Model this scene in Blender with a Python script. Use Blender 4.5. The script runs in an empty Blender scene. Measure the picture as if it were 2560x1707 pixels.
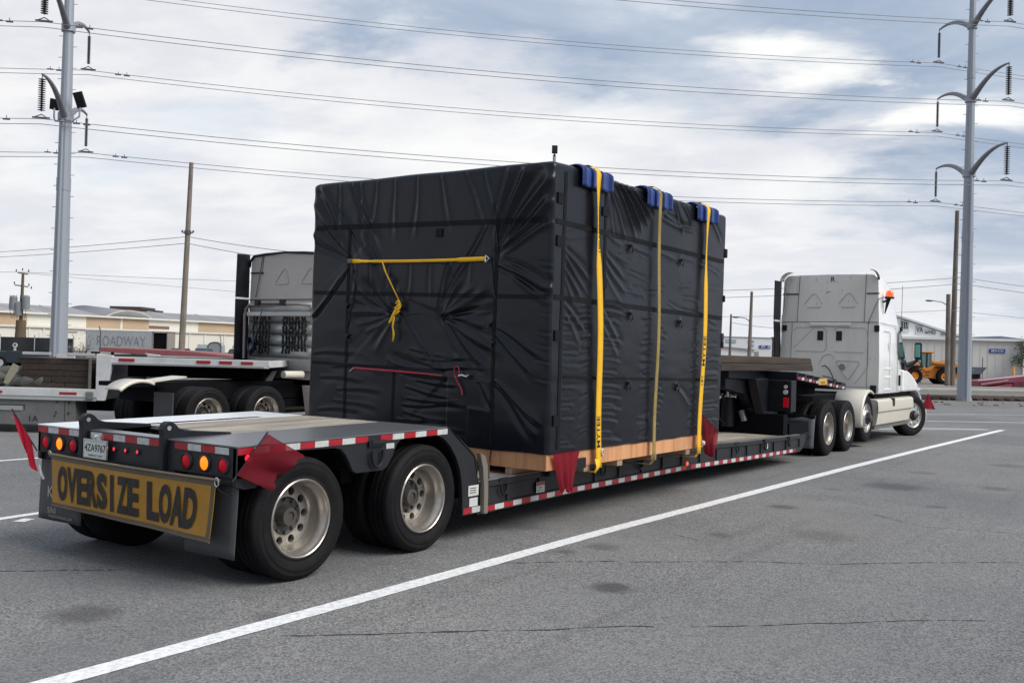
import bpy, math, random
import numpy as np
from mathutils import Matrix, Vector
random.seed(7); RNG = np.random.default_rng(5)
SC = bpy.context.scene
COL = SC.collection
R = math.radians

# ---------------------------------------------------------------- camera
CAM = Vector((-4.787, -5.691, 1.82)); YAW, PITCH, ROLL = R(34.665), R(.522), R(1.556)
fwd = Vector((math.cos(YAW)*math.cos(PITCH), math.sin(YAW)*math.cos(PITCH), math.sin(PITCH)))
rt = Vector((math.sin(YAW), -math.cos(YAW), 0)); up = rt.cross(fwd)
cR = math.cos(ROLL)*rt + math.sin(ROLL)*up; cU = math.cos(ROLL)*up - math.sin(ROLL)*rt
cam = bpy.data.cameras.new('camera'); camo = bpy.data.objects.new('camera', cam); COL.objects.link(camo)
camo.matrix_world = Matrix((( cR.x, cU.x, -fwd.x, CAM.x), (cR.y, cU.y, -fwd.y, CAM.y), (cR.z, cU.z, -fwd.z, CAM.z), (0, 0, 0, 1)))
cam.sensor_width = 36; cam.lens = 2488.47/2560*36; cam.clip_start = .05; cam.clip_end = 6000
SC.camera = camo
SC.view_settings.view_transform = 'Standard'; SC.view_settings.look = 'None'
SC.view_settings.gamma = 1; SC.view_settings.use_curve_mapping = False
SC.view_settings.exposure = 1.22

# ---------------------------------------------------------------- sky: broken cloud over a Nishita sky
SUN_EL, SUN_AZ = 44, -80          # azimuth of the sun measured from +X towards +Y
w = bpy.data.worlds.new('World'); SC.world = w; w.use_nodes = True
nt = w.node_tree; nt.nodes.clear(); N = nt.nodes.new; LK = nt.links.new
def nd(t, **k):
    n = N(t)
    for a, b in k.items(): setattr(n, a, b)
    return n
def vm(op, a, b=None, s=None):
    n = nd('ShaderNodeVectorMath', operation=op)
    for i, q in enumerate((a, b)):
        if q is None: continue
        if hasattr(q, 'is_linked'): LK(q, n.inputs[i])
        else: n.inputs[i].default_value = q
    if s is not None:
        if hasattr(s, 'is_linked'): LK(s, n.inputs['Scale'])
        else: n.inputs['Scale'].default_value = s
    return n
def mth(op, a, b=None, c=None, clamp=False):
    n = nd('ShaderNodeMath', operation=op); n.use_clamp = clamp
    for i, q in enumerate((a, b, c)):
        if q is None: continue
        if hasattr(q, 'is_linked'): LK(q, n.inputs[i])
        else: n.inputs[i].default_value = q
    return n.outputs[0]
def rng(v, a, b, c=0., d=1., smooth=True):
    n = nd('ShaderNodeMapRange', interpolation_type='SMOOTHSTEP' if smooth else 'LINEAR')
    LK(v, n.inputs[0])
    for i, q in enumerate((a, b, c, d)): n.inputs[i+1].default_value = q
    return n.outputs[0]
def mixc(f, a, b):
    n = nd('ShaderNodeMix', data_type='RGBA')
    if hasattr(f, 'is_linked'): LK(f, n.inputs[0])
    else: n.inputs[0].default_value = f
    for i, q in ((6, a), (7, b)):
        if hasattr(q, 'is_linked'): LK(q, n.inputs[i])
        else: n.inputs[i].default_value = (*q, 1)
    return n.outputs[2]
tc = nd('ShaderNodeTexCoord')
sk = nd('ShaderNodeTexSky', sky_type='NISHITA'); sk.sun_disc = False
sk.sun_elevation = R(SUN_EL); sk.sun_rotation = R(90-SUN_AZ); sk.air_density = 1.2; sk.dust_density = 1.5
blue = vm('SCALE', sk.outputs[0], s=.085).outputs[0]
D = tc.outputs['Generated']
sx = nd('ShaderNodeSeparateXYZ'); LK(D, sx.inputs[0])
dz = mth('MAXIMUM', sx.outputs[2], .0)
inv = mth('DIVIDE', 1., mth('ADD', dz, .13))
P = vm('SCALE', D, s=inv).outputs[0]
P = vm('MULTIPLY', P, (1, 1, 0)).outputs[0]
# rotate so that local x runs along the picture's left-right axis
mp = nd('ShaderNodeMapping', vector_type='POINT'); mp.inputs['Rotation'].default_value = (0, 0, R(90)-YAW); LK(P, mp.inputs[0]); P = mp.outputs[0]
def noise(v, sc, det=6, rough=.55, dist=0., off=(0, 0, 0)):
    n = nd('ShaderNodeTexNoise'); n.inputs['Scale'].default_value = sc; n.inputs['Detail'].default_value = det
    n.inputs['Roughness'].default_value = rough; n.inputs['Distortion'].default_value = dist
    a = vm('ADD', v, off).outputs[0]; LK(a, n.inputs['Vector']); return n.outputs['Fac']
inv2 = mth('DIVIDE', 1., mth('ADD', dz, .20))
Ps = vm('MULTIPLY', vm('SCALE', D, s=inv2).outputs[0], (1, 1, 0)).outputs[0]
mp2 = nd('ShaderNodeMapping', vector_type='POINT'); mp2.inputs['Rotation'].default_value = (0, 0, R(90)-YAW+R(12)); LK(Ps, mp2.inputs[0]); Ps = vm('MULTIPLY', mp2.outputs[0], (.9, 1.25, 1)).outputs[0]
n1 = noise(Ps, .8, 4, .5, .3, (3.1, 1.2, 0)); n2 = noise(Ps, 2.3, 9, .60, .25, (7.3, 4.4, 0)); n3 = noise(Ps, 1.5, 8, .56, .4, (1.7, 9.4, 0)); n4 = noise(Ps, 6.0, 8, .62, .2, (2.2, 5.1, 0))
# the heavy bank sits right of the middle of the frame (a mass of cloud at its own place in the sky)
sp = nd('ShaderNodeSeparateXYZ'); LK(P, sp.inputs[0])
u_ = sp.outputs[0]; v_ = sp.outputs[1]      # u: right, v: distance on the cloud layer (small = high in the sky)
bank = mth('MULTIPLY', mth('SUBTRACT', mth('ADD', u_, 2.72), v_), .55)
bank = mth('MINIMUM', bank, .40)
shade = mth('ADD', mth('ADD', bank, mth('MULTIPLY', mth('SUBTRACT', n1, .5), 1.1)), mth('ADD', mth('MULTIPLY', mth('SUBTRACT', n2, .5), 1.3), mth('MULTIPLY', mth('SUBTRACT', n4, .5), .35)))
dk = rng(shade, -.02, .42)
light = mixc(rng(mth('ADD', n2, mth('MULTIPLY', mth('SUBTRACT', n4, .5), .4)), .34, .66), (.415, .422, .455), (.505, .505, .510))
dark = mixc(rng(n3, .36, .66), (.185, .235, .315), (.305, .345, .405))
cl = mixc(dk, light, dark)
brk = rng(mth('ADD', n3, mth('MULTIPLY', mth('SUBTRACT', n2, .5), .6)), .56, .72)       # bright rims and gaps where the sun comes through
cl = mixc(mth('MULTIPLY', brk, .6), cl, (.545, .55, .545))
for (hu, hv, hr, ha) in ((.60, 2.22, .20, .95), (1.12, 2.50, .16, .9), (-.10, 3.05, .34, .7), (.95, 3.3, .30, .6)):      # places where the cloud thins and the sun whitens it
    du = mth('SUBTRACT', u_, hu); dv = mth('MULTIPLY', mth('SUBTRACT', v_, hv), 1.3)
    dd = mth('SQRT', mth('ADD', mth('MULTIPLY', du, du), mth('MULTIPLY', dv, dv)))
    dd = mth('ADD', dd, mth('ADD', mth('MULTIPLY', mth('SUBTRACT', n3, .5), .9), mth('MULTIPLY', mth('SUBTRACT', n2, .5), .9)))
    cl = mixc(mth('MULTIPLY', rng(dd, hr*.2, hr*1.5, 1., 0.), ha), cl, (.56, .562, .55))
hzn = rng(sx.outputs[2], .0, .22, 1., 0.)
cl = mixc(mth('MULTIPLY', hzn, .6), cl, (.44, .455, .48))
gap = mth('MULTIPLY', rng(n1, .60, .74), .35)
cl = mixc(gap, cl, blue)
low = rng(sx.outputs[2], -.08, .0, 0., 1.)
cl = mixc(low, (.12, .12, .12), cl)
bg = nd('ShaderNodeBackground'); LK(cl, bg.inputs[0]); bg.inputs[1].default_value = .80
wo = nd('ShaderNodeOutputWorld'); LK(bg.outputs[0], wo.inputs[0])

sun = bpy.data.lights.new('sun', 'SUN'); sun.energy = 1.5; sun.angle = R(40); sun.color = (1, .96, .9)
suno = bpy.data.objects.new('sun', sun); COL.objects.link(suno)
sd = Vector((math.cos(R(SUN_EL))*math.cos(R(SUN_AZ)), math.cos(R(SUN_EL))*math.sin(R(SUN_AZ)), math.sin(R(SUN_EL))))
suno.rotation_euler = sd.to_track_quat('Z', 'Y').to_euler(); suno.location = (0, 0, 30)

# ---------------------------------------------------------------- materials
def lin(c):
    return tuple((x/12.92 if x <= .04045 else ((x+.055)/1.055)**2.4) for x in [q/255 for q in c])
MATS = {}
def mat(name, col, rough=.5, metal=0., var=.12, scale=3., bump=0., bscale=60., dirt=None, damt=.5, dscale=1.5, coat=0., stretch=(1, 1, 1), emit=0., spec=None, alpha=None):
    """base colour with uneven wear, optional blotchy dirt, fine relief"""
    if name in MATS: return MATS[name]
    m = bpy.data.materials.new(name); m.use_nodes = True; t = m.node_tree; b = t.nodes['Principled BSDF']
    n_ = t.nodes.new; l_ = t.links.new
    co = n_('ShaderNodeTexCoord'); mpn = n_('ShaderNodeMapping'); mpn.inputs['Scale'].default_value = stretch; l_(co.outputs['Object'], mpn.inputs[0])
    nz = n_('ShaderNodeTexNoise'); nz.inputs['Scale'].default_value = scale; nz.inputs['Detail'].default_value = 6; nz.inputs['Roughness'].default_value = .65
    l_(mpn.outputs[0], nz.inputs['Vector'])
    mx = n_('ShaderNodeMix'); mx.data_type = 'RGBA'
    mr = n_('ShaderNodeMapRange'); mr.inputs[1].default_value = .3; mr.inputs[2].default_value = .7; l_(nz.outputs['Fac'], mr.inputs[0]); l_(mr.outputs[0], mx.inputs[0])
    mx.inputs[6].default_value = (*[c*(1-var) for c in col], 1); mx.inputs[7].default_value = (*[min(1, c*(1+var)) for c in col], 1)
    out = mx.outputs[2]
    if dirt:
        nz2 = n_('ShaderNodeTexNoise'); nz2.inputs['Scale'].default_value = dscale; nz2.inputs['Detail'].default_value = 8; nz2.inputs['Roughness'].default_value = .7
        l_(mpn.outputs[0], nz2.inputs['Vector'])
        m2 = n_('ShaderNodeMapRange'); m2.inputs[1].default_value = .45; m2.inputs[2].default_value = .75; m2.inputs[4].default_value = damt; l_(nz2.outputs['Fac'], m2.inputs[0])
        mx2 = n_('ShaderNodeMix'); mx2.data_type = 'RGBA'; l_(m2.outputs[0], mx2.inputs[0]); l_(out, mx2.inputs[6]); mx2.inputs[7].default_value = (*dirt, 1); out = mx2.outputs[2]
    l_(out, b.inputs['Base Color'])
    r2 = n_('ShaderNodeMapRange'); r2.inputs[3].default_value = max(.03, rough-.08); r2.inputs[4].default_value = min(1, rough+.1); l_(nz.outputs['Fac'], r2.inputs[0]); l_(r2.outputs[0], b.inputs['Roughness'])
    b.inputs['Metallic'].default_value = metal
    if coat: b.inputs['Coat Weight'].default_value = coat; b.inputs['Coat Roughness'].default_value = .12
    if spec is not None: b.inputs['Specular IOR Level'].default_value = spec
    if emit: b.inputs['Emission Color'].default_value = (*col, 1); b.inputs['Emission Strength'].default_value = emit
    if alpha is not None: b.inputs['Alpha'].default_value = alpha
    if bump:
        nb = n_('ShaderNodeTexNoise'); nb.inputs['Scale'].default_value = bscale; nb.inputs['Detail'].default_value = 4; l_(mpn.outputs[0], nb.inputs['Vector'])
        bp = n_('ShaderNodeBump'); bp.inputs['Strength'].default_value = bump; bp.inputs['Distance'].default_value = .01; l_(nb.outputs['Fac'], bp.inputs['Height']); l_(bp.outputs[0], b.inputs['Normal'])
    MATS[name] = m; return m

m_frame = mat('black_trailer_paint', (.012, .013, .017), .42, var=.3, scale=4, dirt=(.03, .029, .028), damt=.4, dscale=3, bump=.15, spec=.25)
m_panel = mat('dark_grey_panel', (.018, .019, .022), .45, var=.2, scale=5, dirt=(.03, .029, .028), damt=.3, dscale=4, spec=.3)
m_black = mat('black_steel', (.007, .008, .012), .42, spec=.3, var=.3, dirt=(.04, .038, .036), damt=.4)
m_under = mat('underside_black', (.004, .004, .006), .8, var=.3, spec=.12)
m_plate = mat('grey_deck_plate', (.15, .155, .165), .30, metal=.35, var=.08, scale=1.2, dirt=(.10, .10, .105), damt=.35, dscale=1.2, bump=.08, bscale=5)
m_plate2 = mat('sky_bright_deck_plate', (.80, .81, .83), .30, metal=.2, var=.05, scale=1.5, dirt=(.40, .40, .41), damt=.3, dscale=1.2)  # near-white base colour stands in for the sky's reflection on the plate
m_tyre = mat('tyre_rubber', (.0065, .0065, .0075), .68, var=.3, scale=9, dirt=(.02, .019, .018), damt=.5, dscale=3, bump=.2, bscale=40, spec=.18)
m_rim = mat('pale_alloy_rim', (.42, .385, .345), .30, metal=.75, var=.12, scale=6, dirt=(.13, .11, .09), damt=.35, dscale=5)
m_disc = mat('wheel_disc_silver', (.38, .35, .315), .42, metal=.6, var=.2, scale=8, dirt=(.08, .062, .045), damt=.75, dscale=6)
m_hub = mat('greasy_hub', (.075, .068, .062), .45, metal=.3, var=.3, scale=10)
m_chrome = mat('polished_alloy', (.72, .72, .73), .2, metal=.9, var=.08)
m_red = mat('red_reflective_tape', (.36, .006, .016), .38, var=.18, scale=20, dirt=(.10, .03, .03), damt=.4, dscale=9)
m_white = mat('white_reflective_tape', (.52, .53, .52), .38, var=.15, scale=20, dirt=(.20, .18, .16), damt=.5, dscale=9)
m_lred = mat('red_lamp_lens', (.40, .002, .014), .35, var=.1, spec=.2, emit=.10)
m_lredlit = mat('lit_red_lens', (.8, .02, .03), .2, emit=.5, coat=1.)
m_amber = mat('lit_amber_lens', (.95, .17, .004), .25, emit=.75)
m_rubber = mat('rubber_grommet', (.013, .013, .014), .6)
m_plank = None
def woodmat(name, c0, c1, c2, scale=1., rough=.8, axis=0, grey=None, darkline=.5):
    """board grain runs along one axis; every board differs by its own random value"""
    m = bpy.data.materials.new(name); m.use_nodes = True; t = m.node_tree; b = t.nodes['Principled BSDF']; n_ = t.nodes.new; l_ = t.links.new
    co = n_('ShaderNodeTexCoord'); oi = n_('ShaderNodeObjectInfo'); ad = n_('ShaderNodeVectorMath'); ad.operation = 'ADD'
    sc = n_('ShaderNodeVectorMath'); sc.operation = 'SCALE'; sc.inputs['Scale'].default_value = 37.; l_(oi.outputs['Random'], sc.inputs[0])
    l_(co.outputs['Object'], ad.inputs[0]); l_(sc.outputs[0], ad.inputs[1])
    mpn = n_('ShaderNodeMapping'); st = [18*scale]*3; st[axis] = .9*scale; mpn.inputs['Scale'].default_value = st; l_(ad.outputs[0], mpn.inputs[0])
    nz = n_('ShaderNodeTexNoise'); nz.inputs['Scale'].default_value = 1.; nz.inputs['Detail'].default_value = 8; nz.inputs['Roughness'].default_value = .7; l_(mpn.outputs[0], nz.inputs['Vector'])
    cr = n_('ShaderNodeValToRGB'); e = cr.color_ramp.elements
    e[0].position = .32; e[0].color = (*c0, 1); e[1].position = .72; e[1].color = (*c2, 1); x = e.new(.5); x.color = (*c1, 1); l_(nz.outputs['Fac'], cr.inputs[0])
    hs = n_('ShaderNodeHueSaturation'); rv = n_('ShaderNodeMapRange'); rv.inputs[3].default_value = .72; rv.inputs[4].default_value = 1.2; l_(oi.outputs['Random'], rv.inputs[0]); l_(rv.outputs[0], hs.inputs['Value']); l_(cr.outputs[0], hs.inputs['Color'])
    nz3 = n_('ShaderNodeTexNoise'); nz3.inputs['Scale'].default_value = 1.3; nz3.inputs['Detail'].default_value = 5; l_(ad.outputs[0], nz3.inputs['Vector'])
    m3 = n_('ShaderNodeMapRange'); m3.inputs[1].default_value = .5; m3.inputs[2].default_value = .72; m3.inputs[4].default_value = darkline; l_(nz3.outputs['Fac'], m3.inputs[0])
    mx = n_('ShaderNodeMix'); mx.data_type = 'RGBA'; l_(m3.outputs[0], mx.inputs[0]); l_(hs.outputs[0], mx.inputs[6]); mx.inputs[7].default_value = (*(grey or c0), 1)
    l_(mx.outputs[2], b.inputs['Base Color']); b.inputs['Roughness'].default_value = rough
    bp = n_('ShaderNodeBump'); bp.inputs['Strength'].default_value = .35; bp.inputs['Distance'].default_value = .006; l_(nz.outputs['Fac'], bp.inputs['Height']); l_(bp.outputs[0], b.inputs['Normal'])
    MATS[name] = m; return m
m_plank = woodmat('weathered_deck_board', (.20, .17, .14), (.33, .29, .24), (.47, .42, .35), grey=(.16, .14, .12), darkline=.55)
m_ply = woodmat('fresh_plywood', (.46, .20, .085), (.62, .30, .14), (.70, .38, .19), scale=.5, axis=2, grey=(.30, .14, .07), darkline=.35)
m_timber = woodmat('old_brown_timber', (.020, .014, .010), (.040, .027, .019), (.070, .048, .033), grey=(.04, .03, .025))
m_block = woodmat('pale_timber_block', (.28, .18, .11), (.38, .26, .17), (.45, .31, .2), grey=(.2, .13, .09))
m_pole = woodmat('grey_pole_wood', (.10, .085, .07), (.17, .14, .115), (.24, .2, .165), axis=2, grey=(.08, .06, .05))
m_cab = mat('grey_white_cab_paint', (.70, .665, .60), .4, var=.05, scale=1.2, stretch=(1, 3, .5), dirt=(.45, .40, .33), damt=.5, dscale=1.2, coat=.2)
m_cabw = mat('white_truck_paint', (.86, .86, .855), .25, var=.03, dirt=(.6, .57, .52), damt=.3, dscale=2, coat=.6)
m_cream = mat('cream_fairing_paint', (.66, .61, .52), .35, var=.05, dirt=(.4, .35, .28), damt=.4, dscale=3, coat=.3)
m_seam = mat('panel_gap_black', (.05, .048, .045), .8)
m_glass = mat('dark_window_glass', (.015, .02, .022), .06, var=.0, coat=1., spec=.8)
m_mirror = mat('greenish_mirror_glass', (.16, .42, .36), .08, metal=.3, var=.05)
m_galv = mat('painted_steel_pole', (.30, .325, .365), .5, metal=.15, var=.07, scale=1.5, stretch=(1, 1, .1), dirt=(.24, .26, .29), damt=.4)
m_wire = mat('conductor', (.20, .20, .20), .6, metal=.3)
m_ins = mat('insulator_porcelain', (.06, .062, .07), .35, coat=.3)
m_insg = mat('grey_polymer_insulator', (.13, .135, .15), .5)
m_yel = mat('yellow_webbing', (.86, .47, .008), .6, var=.06, scale=14, bump=.3, bscale=220, dirt=(.55, .30, .02), damt=.3, dscale=4)
m_yelold = mat('dirty_yellow_webbing', (.30, .215, .06), .75, var=.2, scale=9, bump=.3, bscale=200, dirt=(.14, .11, .05), damt=.6, dscale=4)
m_blue = mat('blue_plastic', (.025, .055, .20), .38, var=.15, scale=6, dirt=(.09, .12, .28), damt=.5)
m_ink = mat('black_ink', (.014, .013, .014), .7, var=.3, dirt=(.07, .05, .02), damt=.5, dscale=14)
m_blackc = mat('black_cord', (.012, .012, .014), .6)
m_redcord = mat('red_cord', (.42, .02, .04), .6)

# ---------------------------------------------------------------- object helpers
INFO = {}        # object name -> inverse world matrix (world-space input) or None (input already local)
def thing(name, label, cat, loc=(0, 0, 0), rz=0., group=None, local=False, mw=None):
    o = bpy.data.objects.new(name, None); COL.objects.link(o); o.empty_display_size = .3
    M_ = mw if mw is not None else Matrix.Translation(loc) @ Matrix.Rotation(rz, 4, 'Z')
    o.matrix_world = M_
    o['label'] = label; o['category'] = cat
    if group: o['group'] = group
    INFO[o.name] = None if local else M_.inverted()
    return o
def tag(o, label, cat, group=None):
    o['label'] = label; o['category'] = cat
    if group: o['group'] = group
    return o
def struct(o): o['kind'] = 'structure'; return o
def stuff(o): o['kind'] = 'stuff'; return o

def rotm(ax, a): return Matrix.Rotation(a, 3, ax)
class MB:
    def __init__(s): s.v = []; s.f = []
    def add(s, vs, fs):
        n = len(s.v); s.v += [tuple(q) for q in vs]; s.f += [tuple(i+n for i in f) for f in fs]; return s
    def box(s, x0, x1, y0, y1, z0, z1, T=None):
        vs = [(x, y, z) for z in (z0, z1) for y in (y0, y1) for x in (x0, x1)]
        if T is not None: vs = [T @ Vector(q) for q in vs]
        return s.add(vs, [(0, 2, 3, 1), (4, 5, 7, 6), (0, 1, 5, 4), (2, 6, 7, 3), (0, 4, 6, 2), (1, 3, 7, 5)])
    def obox(s, c, sz, Rm=None):
        T = Matrix.Translation(c) @ (Rm.to_4x4() if Rm is not None else Matrix.Identity(4))
        return s.box(-sz[0]/2, sz[0]/2, -sz[1]/2, sz[1]/2, -sz[2]/2, sz[2]/2, T)
    def bar(s, p0, p1, w_, h_, upv=(0, 0, 1)):
        p0, p1 = Vector(p0), Vector(p1); d = (p1-p0); L = d.length; d.normalize(); a = d.cross(Vector(upv))
        if a.length < 1e-4: a = d.cross(Vector((1, 0, 0)))
        a.normalize(); b = a.cross(d)
        vs = [q + a*i*w_/2 + b*j*h_/2 for q in (p0, p1) for (i, j) in ((-1, -1), (1, -1), (1, 1), (-1, 1))]
        return s.add(vs, [(3, 2, 1, 0), (4, 5, 6, 7), (0, 1, 5, 4), (1, 2, 6, 5), (2, 3, 7, 6), (3, 0, 4, 7)])
    def cyl(s, p0, p1, r0, r1=None, seg=16, caps=True):
        if r1 is None: r1 = r0
        p0, p1 = Vector(p0), Vector(p1); d = (p1-p0).normalized(); a = d.cross(Vector((0, 0, 1)))
        if a.length < 1e-3: a = d.cross(Vector((1, 0, 0)))
        a.normalize(); b = d.cross(a); n = seg
        vs = []
        for q, r_ in ((p0, r0), (p1, r1)):
            for i in range(n):
                t = 2*math.pi*i/n; vs.append(q + a*math.cos(t)*r_ + b*math.sin(t)*r_)
        fs = [(i, (i+1) % n, n+(i+1) % n, n+i) for i in range(n)]
        if caps: fs += [tuple(range(n-1, -1, -1)), tuple(range(n, 2*n))]
        return s.add(vs, fs)
    def tube(s, pts, r_, seg=8, caps=True):
        pts = [Vector(p) for p in pts]; n = len(pts); vs = []; prev = None
        rr = r_ if isinstance(r_, (list, tuple)) else [r_]*n
        for i, p in enumerate(pts):
            d = (pts[min(i+1, n-1)] - pts[max(i-1, 0)]).normalized()
            if prev is None:
                a = d.cross(Vector((0, 0, 1)))
                if a.length < 1e-2: a = d.cross(Vector((1, 0, 0)))
            else: a = prev - d*prev.dot(d)
            a.normalize(); prev = a; b = d.cross(a)
            for k in range(seg):
                t = 2*math.pi*k/seg; vs.append(p + (a*math.cos(t)+b*math.sin(t))*rr[i])
        fs = [(i*seg+k, i*seg+(k+1) % seg, (i+1)*seg+(k+1) % seg, (i+1)*seg+k) for i in range(n-1) for k in range(seg)]
        if caps: fs += [tuple(range(seg-1, -1, -1)), tuple(range((n-1)*seg, n*seg))]
        return s.add(vs, fs)
    def prism(s, poly, ax, a, b):
        def P3(p, q): return {'x': (q, p[0], p[1]), 'y': (p[0], q, p[1]), 'z': (p[0], p[1], q)}[ax]
        n = len(poly); vs = [P3(p, a) for p in poly] + [P3(p, b) for p in poly]
        fs = [tuple(range(n-1, -1, -1)), tuple(range(n, 2*n))] + [(i, (i+1) % n, n+(i+1) % n, n+i) for i in range(n)]
        return s.add(vs, fs)
    def lathe(s, prof, c=(0, 0, 0), seg=48, ax='y', closed=False):
        vs = []; n = len(prof)
        for r_, h_ in prof:
            for k in range(seg):
                t = 2*math.pi*k/seg; a, b = r_*math.cos(t), r_*math.sin(t)
                vs.append({'y': (c[0]+a, c[1]+h_, c[2]+b), 'z': (c[0]+a, c[1]+b, c[2]+h_), 'x': (c[0]+h_, c[1]+a, c[2]+b)}[ax])
        m = n if closed else n-1
        fs = [(i*seg+k, i*seg+(k+1) % seg, ((i+1) % n)*seg+(k+1) % seg, ((i+1) % n)*seg+k) for i in range(m) for k in range(seg)]
        return s.add(vs, fs)
    def grid(s, rows, close=False):
        m = len(rows[0]); vs = [p for r_ in rows for p in r_]; fs = []
        for i in range(len(rows)-1):
            for j in range(m if close else m-1):
                j2 = (j+1) % m; fs.append((i*m+j, i*m+j2, (i+1)*m+j2, (i+1)*m+j))
        return s.add(vs, fs)
    def ball(s, c, r_, seg=12, sc=(1, 1, 1)):
        rows = [[(c[0]+sc[0]*r_*math.sin(a)*math.cos(b), c[1]+sc[1]*r_*math.sin(a)*math.sin(b), c[2]+sc[2]*r_*math.cos(a)) for b in [2*math.pi*j/seg for j in range(seg)]] for a in [math.pi*(i+.02)/(seg//2+.04) for i in range(seg//2+1)]]
        return s.grid(rows, True)
    def build(s, name, m, parent=None, smooth=None, bevel=0., solid=0., recalc=True):
        me = bpy.data.meshes.new(name); vs = s.v
        inv_ = INFO.get(parent.name) if parent is not None else None
        if inv_ is not None: vs = [tuple(inv_ @ Vector(q)) for q in vs]
        org = None
        if parent is None:      # a thing that is one mesh: origin at the middle of its base
            a = np.array(vs); org = ((a[:, 0].min()+a[:, 0].max())/2, (a[:, 1].min()+a[:, 1].max())/2, a[:, 2].min())
            vs = [(q[0]-org[0], q[1]-org[1], q[2]-org[2]) for q in vs]
        me.from_pydata(vs, [], s.f)
        if recalc:
            import bmesh
            bm = bmesh.new(); bm.from_mesh(me); bmesh.ops.recalc_face_normals(bm, faces=bm.faces); bm.to_mesh(me); bm.free()
        me.materials.append(m)
        if smooth is not None:
            me.polygons.foreach_set('use_smooth', [True]*len(me.polygons)); me.set_sharp_from_angle(angle=R(smooth))
        me.update()
        o = bpy.data.objects.new(name, me); COL.objects.link(o)
        if parent is not None: o.parent = parent; INFO[o.name] = inv_
        else: o.location = org
        if bevel:
            b = o.modifiers.new('bevel', 'BEVEL'); b.width = bevel; b.segments = 2; b.limit_method = 'ANGLE'; b.angle_limit = R(40)
        if solid:
            b = o.modifiers.new('thickness', 'SOLIDIFY'); b.thickness = solid; b.offset = 0
        return o
_TX = {}
def text_geo(body, size=1., bold=0., sx_=1.):
    key = (body, bold)
    if key not in _TX:
        cu = bpy.data.curves.new('t', 'FONT'); cu.body = body; cu.size = 1; cu.offset = bold; cu.align_x = 'CENTER'; cu.align_y = 'CENTER'; cu.resolution_u = 3
        ob = bpy.data.objects.new('t', cu); COL.objects.link(ob); dg = bpy.context.evaluated_depsgraph_get()
        me = bpy.data.meshes.new_from_object(ob.evaluated_get(dg)); vs = [tuple(v.co) for v in me.vertices]; fs = [tuple(p.vertices) for p in me.polygons]
        bpy.data.objects.remove(ob); bpy.data.curves.remove(cu); bpy.data.meshes.remove(me); _TX[key] = (vs, fs)
    vs, fs = _TX[key]; return [(a*size*sx_, b*size) for a, b, c in vs], fs
def text_on(mb, body, o, ux, uy, size, bold=0., sx_=1., fn=None):
    vs, fs = text_geo(body, size, bold, sx_); o, ux, uy = Vector(o), Vector(ux), Vector(uy)
    pts = [o+ux*a+uy*b for a, b in vs]
    if fn: pts = [fn(p) for p in pts]
    mb.add(pts, fs); return mb
def link_copy(src, parent, name=None):
    c = src.copy(); COL.objects.link(c); c.parent = parent; return c
def V(l, t, z=0.):
    """ground point l metres to the right of and t metres ahead of where the photographer stood"""
    fh = Vector((math.cos(YAW), math.sin(YAW), 0)); q = Vector((CAM.x, CAM.y, 0)) + rt*l + fh*t; q.z = z; return q
RZ = YAW-math.pi/2
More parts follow.
